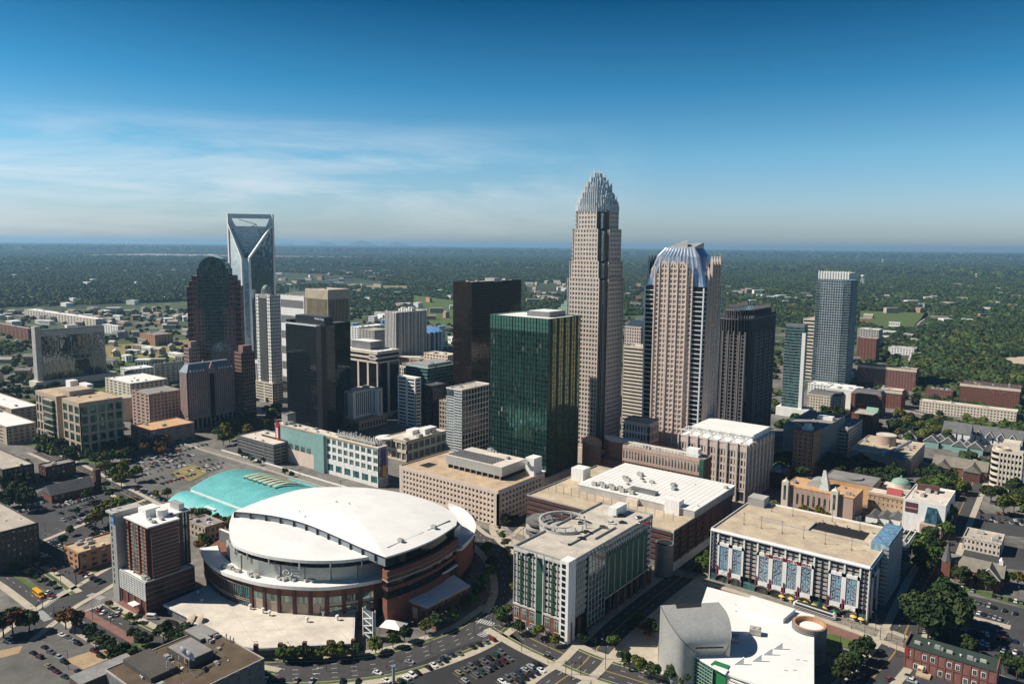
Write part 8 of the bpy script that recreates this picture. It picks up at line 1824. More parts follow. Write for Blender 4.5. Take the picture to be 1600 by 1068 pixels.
# pockets of trees inside the town that one cannot tell apart
PK = [([(1372, 560), (1440, 600), (1500, 615), (1600, 640), (1700, 690), (1700, 650), (1560, 620), (1440, 590), (1400, 560)], 90, 6, 9), ([(1440, 635), (1500, 632), (1440, 622)], 15, 4, 7), ([(1330, 655), (1400, 662), (1400, 672), (1340, 668)], 10, 4, 6), ([(1590, 690), (1700, 700), (1700, 740), (1600, 720)], 25, 5, 8), ([(1500, 665), (1600, 672), (1600, 685), (1560, 680), (1500, 672)], 20, 5, 8),
      ([(160, 555), (290, 548), (300, 600), (200, 605), (150, 580)], 60, 4, 7), ([(0, 515), (30, 540), (50, 600), (0, 590)], 40, 4, 7), ([(165, 525), (300, 515), (300, 545), (170, 550)], 36, 4, 7), ([(545, 500), (600, 500), (600, 530), (550, 540)], 18, 4, 6), ([(660, 520), (712, 515), (712, 545), (670, 545)], 25, 4, 7),
      ([(0, 495), (300, 480), (300, 490), (0, 505)], 60, 4, 8), ([(1130, 515), (1270, 540), (1250, 600), (1140, 600)], 70, 5, 8), ([(820, 505), (890, 505), (890, 560), (830, 560)], 40, 5, 8), ([(975, 500), (1010, 505), (1005, 560), (975, 560)], 20, 4, 7), ([(1345, 520), (1372, 530), (1400, 570), (1350, 565)], 25, 5, 8), ([(1430, 560), (1400, 545), (1380, 530), (1440, 520), (1470, 560), (1560, 640), (1440, 615)], 120, 6, 10), ([(0, 600), (40, 610), (60, 640), (0, 640)], 22, 3, 6),
      ([(300, 610), (400, 600), (430, 640), (300, 650)], 24, 4, 7), ([(1430, 770), (1480, 780), (1480, 800), (1440, 790)], 10, 4, 7), ([(1500, 710), (1540, 720), (1540, 745), (1500, 735)], 12, 4, 6), ([(60, 690), (120, 712), (110, 722), (50, 700)], 12, 3, 5)]
pp, rr2 = [], []
for poly, n, a, b_ in PK:
    W_ = np.array([P(*q) for q in poly]); c = 0
    for _ in range(n*30):
        if c >= n: break
        x, y = rnd.uniform(W_[:, 0].min(), W_[:, 0].max()), rnd.uniform(W_[:, 1].min(), W_[:, 1].max())
        if inpoly(x, y, [tuple(q) for q in W_]): q_ = rnd.uniform(a, b_); pp.append((x, y, q_*.5)); rr2.append(q_); c += 1
for _ in range(5200):
    x, y = P(rnd.uniform(-60, 1660), 486+rnd.random()**1.5*185); d_ = PJ(x, y, 0)[2]
    if math.sin(x/47)*math.cos(y/61)+.5*math.sin((x+y)/23) < -.05 or not inpoly(x, y, CITY) or any(a-5 < x < b_+5 and c-5 < y < e+5 for a, b_, c, e, _h in FOOT): continue
    if any(inpoly(x, y, g_) for g_ in LOTS): continue
    q_ = rnd.uniform(3.2, 6.5); pp.append((x, y, q_*.5)); rr2.append(q_)
scatter('town_woodland', 'dense pockets of trees filling the gaps between the outer town blocks', pp, rr2)

# ---------------------------------------------------------------- far low buildings in the trees
FAR = [('beyond the mirror glass building', (-10, 300), (484, 512), 60, (14, 40), 'wtbg'), ('in the pale town beyond the keyhole tower', (430, 610), (422, 450), 44, (20, 60), 'wtb'), ('on the far airfield', (150, 560), (397.5, 400), 10, (60, 180), 'w'),
       ('left of the tallest tower in the woods', (826, 888), (440, 475), 24, (16, 45), 'wtg'), ('between the two tallest crowned towers', (980, 1008), (448, 480), 8, (14, 36), 'wtb'), ('beyond the dark ribbed tower', (1128, 1275), (450, 482), 20, (18, 50), 'wtg'),
       ('in the distant woods at the right', (1280, 1600), (396, 428), 24, (40, 130), 'w'), ('in woods right of the grid tower', (1345, 1600), (440, 505), 30, (16, 50), 'wtb'), ('near the horizon in the middle', (430, 1300), (392, 420), 34, (40, 150), 'wt'),
       ('in the left woods', (10, 300), (406, 478), 26, (12, 44), 'w'), ('around the curved road at the right', (1350, 1440), (500, 560), 10, (12, 30), 'wbt'), ('near the stadium', (545, 712), (452, 505), 26, (14, 40), 'wtb'),
       ('between the freeway lawns at left', (160, 300), (510, 600), 30, (12, 34), 'wtg'), ('behind the black glass tower', (520, 720), (505, 590), 26, (14, 30), 'wtg'), ('right of the teal condominium tower', (1262, 1340), (500, 600), 10, (10, 24), 'wtb'), ('beyond the green glass tower', (820, 890), (520, 600), 8, (14, 30), 'wtb'), ('beyond the left car parks', (-20, 60), (530, 600), 6, (12, 26), 'tb')]
FM = {'w': ('white roofed', 'white_paint', 'white_membrane'), 't': ('tan', 'tan_wall', 'roof_gravel'), 'b': ('brick', 'brick_orange', 'roof_grey'), 'g': ('grey', 'concrete', 'roof_grey')}
for where, xr_, yr_, n, sz, ks in FAR:
    L = []
    for i in range(n):
        px, py = xr_[0]+(xr_[1]-xr_[0])*(i+.5+rnd.uniform(-.4, .4))/n, rnd.uniform(*yr_); x, y = P(px, py); L.append((x, y, rnd.uniform(*sz), rnd.uniform(*sz)*.5, rnd.choice(ks)))
    for i, (x, y, w_, d_, k) in enumerate(L):
        far_ = yr_[0] < 470; h_ = rnd.uniform(6, 13) if not far_ else rnd.uniform(9, 16); nm, wm, rm = FM[k]
        t = thing('low_building', f'{nm} low building {where}, {ordn(i)} from left', 'building', (x, y, -.6), rnd.choice((0, 0, .3, -.4, .8)), 'low buildings ' + where)
        MB().box(-w_/2, w_/2, -d_/2, d_/2, 0, h_).build('wall', wm, t)
        if w_ < 24 and k != 'w': gable(t, -w_/2, w_/2, -d_/2, d_/2, h_, h_+3.5, 'x', rm)
        else: MB().box(-w_/2-.3, w_/2+.3, -d_/2-.3, d_/2+.3, h_, h_+.7).build('roof', rm, t)
        if not far_:
            f_ = MB()
            for j in range(int(w_/4)): f_.box(-w_/2+1+4*j, -w_/2+3+4*j, -d_/2-.1, -d_/2+.05, h_*.45, h_*.8)
            for j in range(int(d_/4)): f_.box(w_/2-.05, w_/2+.1, -d_/2+1+4*j, -d_/2+3+4*j, h_*.45, h_*.8)
            f_.build('window_strip', 'glass_dark', t)
for i, (px, by, ty, lb) in enumerate(((1347, 446, 429, 'white lattice water tower right of the grid fronted tower'), (1269, 399, 390, 'tiny white water tower on the horizon left of the grid fronted tower'), (1501, 402, 395, 'tiny white water tower near the horizon far right'), (1525, 436, 427, 'small white water tower in the right woods'), (199, 393, 380, 'thin pale airfield control tower on the left horizon'), (1379, 414, 405, 'small white water tower beyond the curved road'))):
    x, y = P(px, by); h_ = height(px, by, ty); r_ = h_*.14; t = thing('water_tower', lb, 'water tower', (x, y, -.6)); MB().dome(0, 0, h_*.88, r_*1.2, h_*.12, 12, 4).cyl(0, 0, h_*.8, h_*.88, r_*.7, r_*1.2, 12).build('tank', 'white_paint', t); mb = MB()
    for k in range(5): a = 6.28*k/5; mb.tube((r_*1.2*math.cos(a), r_*1.2*math.sin(a), 0), (r_*.8*math.cos(a), r_*.8*math.sin(a), h_*.82), r_*.09, 4)
    mb.cyl(0, 0, 0, h_*.8, r_*.15, n=6).build('leg_frame', 'white_paint', t)
# far hills
def hills(name, az0, az1, R, hmax, seed, base=0):
    n = 90; rr_ = random.Random(seed); ks = [(rr_.uniform(1, 7), rr_.uniform(0, 6.28), rr_.uniform(.2, 1)) for _ in range(7)]; rows = []
    for j, (dr, hf) in enumerate(((0, 0), (.03, .6), (.06, 1), (.12, 0))):
        row = []
        for i in range(n+1):
            t = i/n; a = HEAD-R_(az0+(az1-az0)*t); hh_ = sum(w_*math.sin(k_*6.28*t+p_) for k_, p_, w_ in ks)/3.5; hh_ = max(0, (.45+.55*hh_))*math.sin(math.pi*t)**.7
            row.append((-math.sin(a)*R*(1+dr), math.cos(a)*R*(1+dr), -5+base*math.sin(math.pi*t)*hf+hmax*hh_*hf))
        rows.append(row)
    mb = MB()
    for a, c in zip(rows, rows[1:]): mb.strip(c, a)
    o = mb.build(name, MATS['forest_floor'], None, True); o['kind'] = 'structure'
hills('hills', -20, -3, 36000, 340, 4, 60); 
# ================================================================== vehicles
CARC = {'white': (.72, .72, .70), 'silver': (.42, .43, .44), 'grey': (.16, .165, .17), 'black': (.02, .02, .022), 'dark blue': (.025, .04, .10), 'red': (.22, .02, .02), 'maroon': (.10, .02, .025), 'tan': (.36, .31, .22), 'green': (.03, .07, .05)}
CW = ['white']*5 + ['silver']*5 + ['grey']*4 + ['black']*6 + ['dark blue']*3 + ['red'] + ['maroon']*2 + ['tan'] + ['green']
for k, c in CARC.items(): M['car_'+k] = mat('car_'+k, c, .22, metal=.25 if k not in ('white',) else 0, var=.04, var2=.02, spec=.6)
M['car_glass'] = mat('car_glass', (.012, .015, .018), .05, var=0, spec=.8)
def loft(secs, m, name):              # cross sections along x: (x, half width, z0, z1, top half width)
    mb = MB(); prev = None
    for x, w_, z0, z1, tw in secs:
        cur = [(x, -w_, z0), (x, w_, z0), (x, w_*1.02, (z0+z1)/2), (x, tw, z1), (x, -tw, z1), (x, -w_*1.02, (z0+z1)/2)]
        i = len(mb.v); mb.v += cur
        if prev is not None: mb.f += [(prev+k, prev+(k+1) % 6, i+(k+1) % 6, i+k) for k in range(6)]
        else: mb.f.append(tuple(range(i+5, i-1, -1)))
        prev = i
    mb.f.append(tuple(range(prev, prev+6))); return mb.mesh(name, m, False)
def carmesh(kind, colr):
    m = 'car_'+colr
    if kind == 'sedan': body = loft([(-2.25, .78, .35, .72, .7), (-2.1, .86, .25, .92, .78), (-1.35, .9, .22, .98, .84), (.9, .9, .22, .95, .84), (1.9, .87, .22, .82, .76), (2.25, .76, .3, .62, .66)], m, 'body'); cab = loft([(-1.75, .70, .90, .96, .68), (-1.05, .78, .9, 1.40, .60), (.25, .78, .9, 1.42, .60), (1.05, .74, .88, .96, .70)], 'car_glass', 'window'); roof = MB().hexa([(-1.0, -.6, 1.38), (.22, -.6, 1.40), (.22, .6, 1.40), (-1.0, .6, 1.38), (-.9, -.56, 1.46), (.12, -.56, 1.47), (.12, .56, 1.47), (-.9, .56, 1.46)])
    else: body = loft([(-2.3, .82, .4, .95, .8), (-2.2, .9, .3, 1.05, .86), (-1.3, .93, .28, 1.1, .88), (1.0, .93, .28, 1.08, .88), (2.0, .9, .28, .98, .82), (2.3, .8, .38, .75, .72)], m, 'body'); cab = loft([(-2.15, .80, 1.0, 1.1, .78), (-1.95, .84, 1.02, 1.66, .68), (.35, .84, 1.02, 1.68, .68), (1.15, .8, 1.0, 1.08, .76)], 'car_glass', 'window'); roof = MB().hexa([(-1.95, -.7, 1.64), (.3, -.7, 1.66), (.3, .7, 1.66), (-1.95, .7, 1.64), (-1.85, -.64, 1.75), (.2, -.64, 1.76), (.2, .64, 1.76), (-1.85, .64, 1.75)])
    return body, cab, roof.mesh('roof', m)
WHEEL = MB(); WHEEL.tube((0, -.1, 0), (0, .1, 0), .33, 10); WHEEL.tube((0, -.11, 0), (0, .11, 0), .16, 6); WHEEL = WHEEL.mesh('wheel', 'tyre')
CM = {}; NCAR = [0]; CARS = defaultdict(list)
BODY, GLS = MB(), MB()
def mass(x, y, z, rz):
    c, s_ = math.cos(rz), math.sin(rz); T = lambda p: (x+p[0]*c-p[1]*s_, y+p[0]*s_+p[1]*c, z+p[2])
    BODY.hexa([T(p) for p in ((-2.2, -.85, .25), (2.2, -.85, .25), (2.2, .85, .25), (-2.2, .85, .25), (-2.15, -.8, .95), (2.1, -.8, .8), (2.1, .8, .8), (-2.15, .8, .95))])
    BODY.hexa([T(p) for p in ((-1.3, -.6, 1.35), (.4, -.6, 1.37), (.4, .6, 1.37), (-1.3, .6, 1.35), (-1.2, -.56, 1.45), (.3, -.56, 1.45), (.3, .56, 1.45), (-1.2, .56, 1.45))])
    GLS.hexa([T(p) for p in ((-1.9, -.78, .9), (1.1, -.78, .85), (1.1, .78, .85), (-1.9, .78, .9), (-1.3, -.62, 1.38), (.4, -.62, 1.38), (.4, .62, 1.38), (-1.3, .62, 1.38))])
def car(x, y, z, rz, lot, row='', colr=None, kind=None, near=None):
    if NCAR[0] >= 298 or lot == 'x': return mass(x, y, z, rz)
    colr = colr or rnd.choice(CW); kind = kind or rnd.choice(('sedan', 'sedan', 'suv')); k = (colr, kind)
    if k not in CM: CM[k] = carmesh(kind, colr)
    b_, c_, r_ = CM[k]; t = thing('parked_car' if lot[0] != '*' else 'car', '', 'car', (x, y, z), rz, 'cars ' + lot.strip('*'))
    place(b_, 'body', t, (0, 0, 0)); place(c_, 'window', t, (0, 0, 0)); place(r_, 'roof', t, (0, 0, 0)); NCAR[0] += 1
    if PJ(x, y, z)[2] < 480:
        for sx_ in (-1.4, 1.4):
            for sy_ in (-.82, .82): place(WHEEL, 'wheel', t, (sx_, sy_, .33))
    CARS[(lot, row)].append((t, colr, kind))
def crow(lot, row, a, b_, n, occ=.9, z=.13, zz=None, ang=90, jit=6):
    A_, B_ = P(*a, zz or 0), P(*b_, zz or 0); base = math.atan2(B_[1]-A_[1], B_[0]-A_[0])
    for i in range(n):
        if rnd.random() > occ: continue
        f = (i+.5)/n; car(A_[0]+(B_[0]-A_[0])*f, A_[1]+(B_[1]-A_[1])*f, zz or z, base+R_(ang+rnd.uniform(-jit/3, jit/3))+(math.pi if rnd.random() < .4 else 0), lot, row)
def stalls(a, b_, n, m='line_yellow', z=.16, ln=4.6, zz=None):
    A_, B_ = P(*a, zz or 0), P(*b_, zz or 0); L = math.hypot(B_[0]-A_[0], B_[1]-A_[1]); u = ((B_[0]-A_[0])/L, (B_[1]-A_[1])/L); mb = MB()
    for i in range(n+1):
        x, y = A_[0]+u[0]*L*i/n, A_[1]+u[1]*L*i/n
        mb.quad(*[(x+u[0]*p-u[1]*q, y+u[1]*p+u[0]*q, zz or z) for p, q in ((-.06, -ln/2), (.06, -ln/2), (.06, ln/2), (-.06, ln/2))])
    struct(mb.build('bay_marking', m))
A = 'in the bottom car park'
for nm, a, b_, n, occ in (('row by the street', (622, 1066), (722, 1020), 12, .8), ('second row', (690, 1030), (775, 998), 8, .55), ('third row', (712, 1054), (788, 1018), 8, .95), ('fourth row', (722, 1066), (800, 1028), 9, .7), ('fifth row', (780, 1068), (842, 1036), 7, .95), ('sixth row', (790, 1076), (850, 1046), 7, .8)):
    crow(A, nm, a, b_, n, occ, .14); stalls(a, b_, n)
crow('*at the kerb below arena street', 'line', (385, 1063), (565, 1066), 15, .8, .14)
for px, py, an, c in ((604, 1064, 0, 'white'), (640, 1035, 20, 'silver'), (590, 1052, 10, 'white')): q = P(px, py); car(*q, .14, R_(an), A, 'aisle', c)
L_ = 'on the rough lower left lot'
for px, py, c in ((97, 993, 'white'), (106, 996, 'grey'), (115, 1002, 'silver'), (122, 1006, 'black'), (70, 1012, 'black'), (52, 1021, 'black'), (62, 1027, 'maroon'), (80, 1020, 'grey'), (93, 1028, 'silver'), (101, 1035, 'black'), (75, 1041, 'tan'), (81, 1045, 'black'), (89, 1050, 'maroon'), (102, 1058, 'green'), (123, 1050, 'black'), (130, 1057, 'silver'), (142, 1063, 'white'), (150, 1068, 'black'), (158, 1026, 'black'), (148, 1018, 'maroon'), (15, 1003, 'silver')):
    q = P(px, py); car(*q, .08, R_(rnd.choice((10, 14, 190))), L_, '', c)
C = 'in the hotel car park'
for nm, a, b_, n, occ in (('verge row', (38, 856), (92, 880), 8, .85), ('middle row', (70, 846), (112, 862), 5, .6), ('row by the shop', (118, 890), (162, 912), 7, .95), ('back row', (78, 846), (110, 858), 6, .9), ('street row', (135, 820), (176, 840), 8, .85), ('far row', (140, 838), (172, 850), 6, .7)): crow(C, nm, a, b_, n, occ, .08); stalls(a, b_, n, z=.085)
D = 'in the depot car park'
for i, (a, b_, n) in enumerate((((40, 792), (120, 770), 12), ((62, 800), (140, 776), 12), ((85, 806), (160, 782), 11), ((95, 815), (175, 788), 11), ((110, 822), (196, 793), 11), ((150, 758), (175, 770), 6), ((100, 768), (145, 755), 7))): crow(D, f'{ordn(i)} row', a, b_, n, .82, .07)
E_ = 'in the tree clump car park'
for i, (a, b_, n) in enumerate((((205, 728), (285, 702), 13), ((212, 738), (305, 710), 13), ((232, 752), (350, 722), 15), ((205, 762), (250, 778), 7), ((205, 728-7), (285, 695), 12), ((262, 733), (330, 718), 9))): crow(E_, f'{ordn(i)} row', a, b_, n, .85, .08)
Fc_ = 'in the oak side car park'
for i, (a, b_, n, occ) in enumerate((((1483, 915), (1600, 943), 14, .45), ((1510, 938), (1590, 960), 10, .95), ((1502, 950), (1575, 972), 9, .9), ((1486, 978), (1600, 1006), 13, .8), ((1505, 998), (1608, 1026), 12, .7), ((1545, 1010), (1610, 1032), 7, .5))): crow(Fc_, f'{ordn(i)} row', a, b_, n, occ, .10); stalls(a, b_, n*1, 'line_white', .105)
for i, (a, b_, n, occ) in enumerate((((1528, 800), (1600, 806), 8, .7), ((1528, 807), (1600, 815), 8, .8))): crow('above the cream shop', f'{ordn(i)} row', a, b_, n, occ, .1)
hg = height(888, 1005, 881)+.06
for px, py, an, c in ((828, 868, 10, 'black'), (918, 833, -30, 'black'), (909, 842, -30, 'black'), (943, 825, -20, 'grey'), (956, 818, -30, 'white'), (973, 817, -20, 'black'), (963, 806, 30, 'black'), (971, 806, 30, 'black'), (998, 809, 30, 'grey'), (1001, 817, 30, 'silver'), (1006, 815, 30, 'white'), (1012, 818, 30, 'black'), (908, 818, 0, 'black')): q = P(px, py, hg); car(*q, hg, R_(an+50), 'on the car park roof', '', c)
for px, py, an, c in ((155, 953, -52, 'black'), (161, 958, -52, 'silver'), (174, 963, -52, 'maroon'), (183, 961, -40, 'white'), (186, 955, -40, 'black'), (74, 927, -52, 'white'), (82, 934, -52, 'black'), (78, 930, -52, 'black'), (766, 930, 90, 'silver'), (787, 846, 0, 'black'), (828, 985, -30, 'white'), (857, 1027, 0, 'black'), (1340, 1060, 60, 'black'), (1420, 1058, 0, 'white'), (1425, 1065, 0, 'silver'), (1452, 890, 60, 'grey'), (1457, 884, 60, 'black'), (1390, 1062, 60, 'grey'), (1040, 890, 45, 'black'), (845, 825, -30, 'white'), (855, 822, -30, 'silver')):
    q = P(px, py); car(*q, .13, R_(an), '*out on the streets', '', c)
for a, b_, n in (((60, 778), (140, 757), 16), ((75, 797), (150, 776), 15), ((118, 816), (190, 786), 14), ((200, 722), (262, 700), 12), ((208, 733), (292, 708), 14), ((216, 745), (300, 719), 14), ((250, 757), (345, 729), 16), ((222, 765), (262, 783), 8), ((240, 716), (325, 694), 12), ((0, 548), (50, 540), 20), ((0, 556), (52, 548), 20), ((0, 565), (52, 557), 18), ((1380, 652), (1432, 662), 9), ((1380, 646), (1425, 652), 9), ((1398, 598), (1420, 604), 6), ((1528, 812), (1600, 820), 9), ((1550, 785), (1600, 790), 7), ((20, 802), (48, 796), 6), ((1262, 760), (1330, 768), 10)):
    A_, B_ = P(*a), P(*b_)
    for i in range(n):
        if rnd.random() < .85: f = (i+.5)/n; mass(A_[0]+(B_[0]-A_[0])*f, A_[1]+(B_[1]-A_[1])*f, .09, math.atan2(B_[1]-A_[1], B_[0]-A_[0])+R_(90+rnd.uniform(-3, 3)))
cm_ = bpy.data.materials.new('car_mix'); cm_.use_nodes = True; nt = cm_.node_tree; g = N(nt, 'ShaderNodeNewGeometry'); cr9 = N(nt, 'ShaderNodeValToRGB'); cr9.color_ramp.interpolation = 'CONSTANT'
ramp(cr9, [(0, (.7, .7, .68)), (.22, (.4, .41, .42)), (.42, (.14, .14, .15)), (.58, (.02, .02, .022)), (.8, (.03, .05, .12)), (.9, (.3, .02, .02))])
nt.links.new(g.outputs['Random Per Island'], cr9.inputs[0]); nt.links.new(cr9.outputs[0], nt.nodes['Principled BSDF'].inputs['Base Color']); nt.nodes['Principled BSDF'].inputs['Roughness'].default_value = .3
cr_t = thing('far_car_mass', 'remaining parked cars filling the far car parks, too many to count', 'cars', (0, 0, 0)); cr_t['kind'] = 'stuff'; tag(BODY.build('body', cm_, cr_t), kind='stuff'); tag(GLS.build('window', 'car_glass', cr_t), kind='stuff')
for (lot, row), L in CARS.items():
    L.sort(key=lambda e: PJ(*e[0].location[:2], 0)[0]); n = len(L)
    for i, (t, c, k) in enumerate(L): t['label'] = f"{c} {'car' if k == 'sedan' else 'tall car'} {lot.strip('*')}" + (f", {row}" if row else '') + f", {ordn(i)} from left"
# ---- bus, vans, train, umbrellas
q = P(60, 930); t = thing('school_bus', 'yellow school bus waiting at the wide junction at lower left', 'bus', (*q, .12), R_(-2)); loft_ = loft([(-5.5, 1.15, .5, 2.7, 1.0), (-5.3, 1.22, .4, 3.0, 1.05), (3.6, 1.22, .4, 3.0, 1.05), (4.0, 1.15, .4, 2.6, 1.0), (4.1, 1.1, .4, 1.5, 1.0), (5.6, 1.0, .45, 1.35, .85)], 'yellow_paint', 'body'); place(loft_, 'body', t, (0, 0, 0)); MB().box(-5, 3.5, -1.27, 1.27, 1.7, 2.4).box(3.75, 4.05, -1, 1, 1.6, 2.4).build('window', 'car_glass', t); MB().box(-5.2, 3.6, -1.26, 1.26, 1.3, 1.42).build('stripe', 'black_panel', t)
for sx_ in (-3.6, 3.6):
    for sy_ in (-1.05, 1.05): place(WHEEL, 'wheel', t, (sx_, sy_, .5), 0, (1.5, 1.8, 1.5))
for px, py, an, lb in ((238, 966, 30, 'white minibus parked by the brick hotel wall'), (1341, 812, 60, 'white van in the yard beside the orange roofed theatre')):
    q = P(px, py); t = thing('van', lb, 'van', (*q, .12), R_(an)); place(loft([(-3, .98, .4, 2.3, .9), (-2.9, 1.02, .35, 2.5, .92), (1.6, 1.02, .35, 2.5, .92), (2.3, 1.0, .35, 1.5, .9), (3.0, .9, .4, 1.1, .8)], 'car_white', 'body'), 'body', t, (0, 0, 0)); MB().box(-2.4, 1.3, -1.06, 1.06, 1.5, 2.05).build('window', 'car_glass', t)
    for sx_ in (-2, 2):
        for sy_ in (-.9, .9): place(WHEEL, 'wheel', t, (sx_, sy_, .35))
a, b_ = P(1240, 947), P(1306, 969); an = math.atan2(b_[1]-a[1], b_[0]-a[0]); L = math.hypot(b_[0]-a[0], b_[1]-a[1]); t = thing('tram', 'dark blue and silver light rail tram stopped below the station car park', 'tram', ((a[0]+b_[0])/2, (a[1]+b_[1])/2, .4), an)
place(loft([(-L/2, 1.0, .5, 2.6, .8), (-L/2+1, 1.3, .3, 3.3, 1.1), (L/2-1, 1.3, .3, 3.3, 1.1), (L/2, 1.0, .5, 2.4, .8)], 'steel_light', 'body'), 'body', t, (0, 0, 0)); MB().box(-L/2+1.2, L/2-1.2, -1.36, 1.36, 1.5, 2.7).build('window', 'car_glass', t); MB().box(-L/2+2, L/2-2, -.9, .9, 3.3, 3.7).box(L*.1, L*.18, -.6, .6, 3.7, 4.3).build('roof_unit', 'dark_metal', t); MB().box(-L/2+.6, L/2-.6, -1.37, 1.37, .6, 1.1).build('stripe', 'car_dark blue', t)
for i, (px, py) in enumerate(((1221, 938), (1236, 942), (1248, 946), (1257, 948), (1271, 952), (1287, 957), (1303, 962), (1333, 970), (1345, 974))):
    q = P(px, py); t = thing('parasol', f'{"green" if i == 6 else "golden yellow"} parasol on the station terrace, {ordn(i)} from left', 'parasol', (*q, .5), 0, 'parasols before the station car park'); MB().cyl(0, 0, 2.2, 3.0, 1.7, .1, 8).build('canopy', 'green_bright' if i == 6 else 'umbrella_cloth', t); MB().cyl(0, 0, 0, 2.3, .06, n=6).build('pole', 'grey_metal', t); MB().cyl(0, 0, .7, .78, .6, n=10).build('table', 'white_paint', t)
q = P(1441, 1043); t = thing('parasol', 'golden parasol on the terrace of the brick row', 'parasol', (*q, .9)); MB().cyl(0, 0, 2.2, 3.0, 1.7, .1, 8).build('canopy', 'umbrella_cloth', t); MB().cyl(0, 0, 0, 2.3, .06, n=6).build('pole', 'grey_metal', t)
# ---- street lamps and signal masts
LP_ = [(28, 885), (95, 912), (120, 918), (58, 972), (145, 968), (150, 1018), (173, 975), (210, 1005), (223, 950), (398, 1030), (455, 1036), (510, 1048), (553, 1046), (598, 1030), (664, 1008), (672, 1020), (741, 992), (753, 1006), (815, 1018), (856, 1035), (893, 1062), (907, 1055), (946, 1030), (965, 1000), (702, 985), (640, 998), (1312, 1020), (1350, 1000), (1368, 985), (1400, 1025), (1434, 950), (1462, 880), (1517, 925), (1590, 940), (1585, 1045), (1497, 1000), (107, 1045), (57, 1000), (72, 838), (115, 880), (820, 925), (800, 850)]
lm = MB().cyl(0, 0, 0, 9, .13, .08, 6).tube((0, 0, 8.8), (2.0, 0, 9.4), .06, 4); pm_ = lm.mesh('pole', 'dark_metal'); lh = MB().box(1.6, 2.5, -.18, .18, 9.3, 9.5).mesh('lamp_head', 'grey_metal')
LP_.sort()
for i, (px, py) in enumerate(LP_): q = P(px, py); t = thing('street_lamp', f'dark street lamp with a single arm, {ordn(i)} from left across the foreground', 'street lamp', (*q, .15), rnd.choice((0, 1.57, 3.14, -1.57)), 'street lamps of the foreground'); place(pm_, 'pole', t, (0, 0, 0)); place(lh, 'lamp_head', t, (0, 0, 0))
SG = [(67, 953, -40), (85, 968, 50), (119, 913, 200), (770, 983, 120), (762, 968, 0), (946, 1046, 120), (884, 1053, 20), (930, 1018, 200), (1412, 1012, 120), (1375, 1000, 20), (1466, 905, 200)]
sp_ = MB().cyl(0, 0, 0, 7, .16, .12, 6).tube((0, 0, 6.2), (7.5, 0, 6.8), .08, 5).mesh('mast', 'dark_metal'); sh_m = MB().box(4.3, 4.7, -.18, .18, 5.7, 6.7).box(7.0, 7.4, -.18, .18, 5.9, 6.9).mesh('signal_head', 'black_panel')
for i, (px, py, an) in enumerate(sorted(SG)): q = P(px, py); t = thing('traffic_signal', f'traffic signal on a long mast arm, {ordn(i)} from left', 'traffic signal', (*q, .15), R_(an), 'traffic signals at the junctions'); place(sp_, 'mast', t, (0, 0, 0)); place(sh_m, 'signal_head', t, (0, 0, 0))
t = thing('utility_pole', 'tall pale blue pole standing at the edge of the black car park', 'pole', (*P(615, 1068), 0)); MB().cyl(0, 0, 0, 8, .7, .6, 10).build('shaft', 'zinc', t); MB().cyl(0, 0, 8, 8.4, .9, n=10).build('cap', 'glass_blue', t)
# rail masts
for i, f in enumerate(range(6, len(RL)-4, 5)):
    p, q = RL[f], RL[f+1]; an = math.atan2(q[1]-p[1], q[0]-p[0]); t = thing('catenary_mast', f'slim overhead line mast beside the tram tracks, {ordn(i)} from left', 'mast', (p[0], p[1], .2), an, 'masts along the tram line'); MB().cyl(0, 0, 0, 7.5, .13, n=6).build('pole', 'dark_metal', t); MB().box(-.06, .06, -3.2, 3.2, 6.6, 6.75).build('cross_arm', 'dark_metal', t)
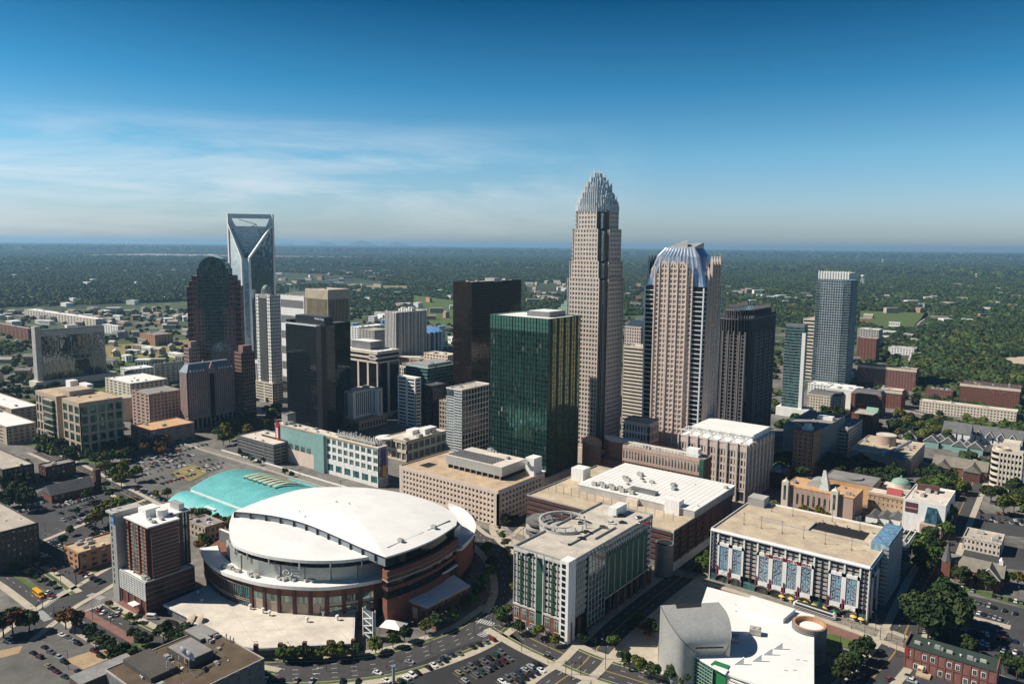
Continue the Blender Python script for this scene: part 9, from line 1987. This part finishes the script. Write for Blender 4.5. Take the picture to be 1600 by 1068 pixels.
# ---- people on the walks
def person_mesh(c):
    me = bpy.data.meshes.new('person'); st_ = .25
    v = [(0, 0, .95), (0, 0, 1.2), (0, 0, 1.42), (0, 0, 1.52), (.02, 0, 1.66), (.02, 0, 1.78), (st_, .1, .5), (st_*1.2, .1, .06), (st_*1.2+.16, .1, .04), (-st_, -.1, .5), (-st_*1.5, -.1, .08), (-st_*1.5+.15, -.1, .05), (0, .2, 1.40), (-.08, .27, 1.12), (.08, .28, .88), (0, -.2, 1.40), (.1, -.27, 1.12), (.22, -.27, .92)]
    e = [(0, 1), (1, 2), (2, 3), (3, 4), (4, 5), (0, 6), (6, 7), (7, 8), (0, 9), (9, 10), (10, 11), (2, 12), (12, 13), (13, 14), (2, 15), (15, 16), (16, 17)]; rad = [.15, .14, .15, .06, .10, .08, .085, .05, .04, .085, .05, .04, .07, .05, .035, .07, .05, .035]
    me.from_pydata(v, e, []); o = bpy.data.objects.new('tmp', me); COL.objects.link(o); bpy.context.view_layer.objects.active = o; md = o.modifiers.new('skin', 'SKIN')
    if not me.skin_vertices: bpy.ops.mesh.customdata_skin_add()
    for i_, r_ in enumerate(rad): me.skin_vertices[0].data[i_].radius = (r_, r_)
    me.skin_vertices[0].data[0].use_root = True; s_ = o.modifiers.new('sub', 'SUBSURF'); s_.levels = 1; s_.render_levels = 1
    bpy.context.view_layer.update(); m2 = bpy.data.meshes.new_from_object(o.evaluated_get(bpy.context.evaluated_depsgraph_get())); bpy.data.objects.remove(o); m2.materials.clear(); m2.materials.append(mat('cloth_'+c, {'dark': (.03, .03, .04), 'white': (.6, .6, .58), 'red': (.3, .03, .03), 'blue': (.04, .08, .2)}[c], .9)); return m2
PM = {c: person_mesh(c) for c in ('dark', 'white', 'red', 'blue')}
for i, (px, py, c, w_) in enumerate(((22, 955, 'dark', 'on the brick corner at lower left'), (80, 962, 'white', 'at the crossing by the wide junction'), (793, 975, 'white', 'on the pale corner by the arena street crossing'), (800, 985, 'dark', 'below the brick base of the tall car park'), (931, 1000, 'red', 'at the foot of the white stair shaft'), (820, 895, 'blue', 'on the striped walk beside arena street'), (1330, 983, 'dark', 'on the tram platform nearest the brick row'), (1318, 975, 'white', 'on the tram platform beside the parasols'), (1385, 1000, 'blue', 'crossing the tram line at the right'), (985, 1035, 'dark', 'on the path round the oval lawn'), (1210, 945, 'red', 'on the terrace below the patterned panels'), (604, 1045, 'red', 'on the pavement above the black car park'))):
    q = P(px, py); o = place(PM[c], 'person', None, (*q, .26), rnd.uniform(0, 6.28)); tag(o, f'person in {c} clothes walking {w_}', 'person', 'people on the pavements')
# ---------------------------------------------------------------- the air
hz_ = MB().box(-44000, 44000, -900, 44000, -3.6, 305); ho = hz_.build('haze', None, None); tag(ho, 'thin blue haze over the whole plain', 'haze', kind='stuff')
hm = bpy.data.materials.new('haze'); hm.use_nodes = True; nt = hm.node_tree; nt.nodes.clear(); o_ = N(nt, 'ShaderNodeOutputMaterial'); pv = N(nt, 'ShaderNodeVolumePrincipled')
pv.inputs['Color'].default_value = HAZE_COL; pv.inputs['Density'].default_value = HAZE_D; pv.inputs['Anisotropy'].default_value = HAZE_G; nt.links.new(pv.outputs[0], o_.inputs['Volume']); ho.data.materials.append(hm)
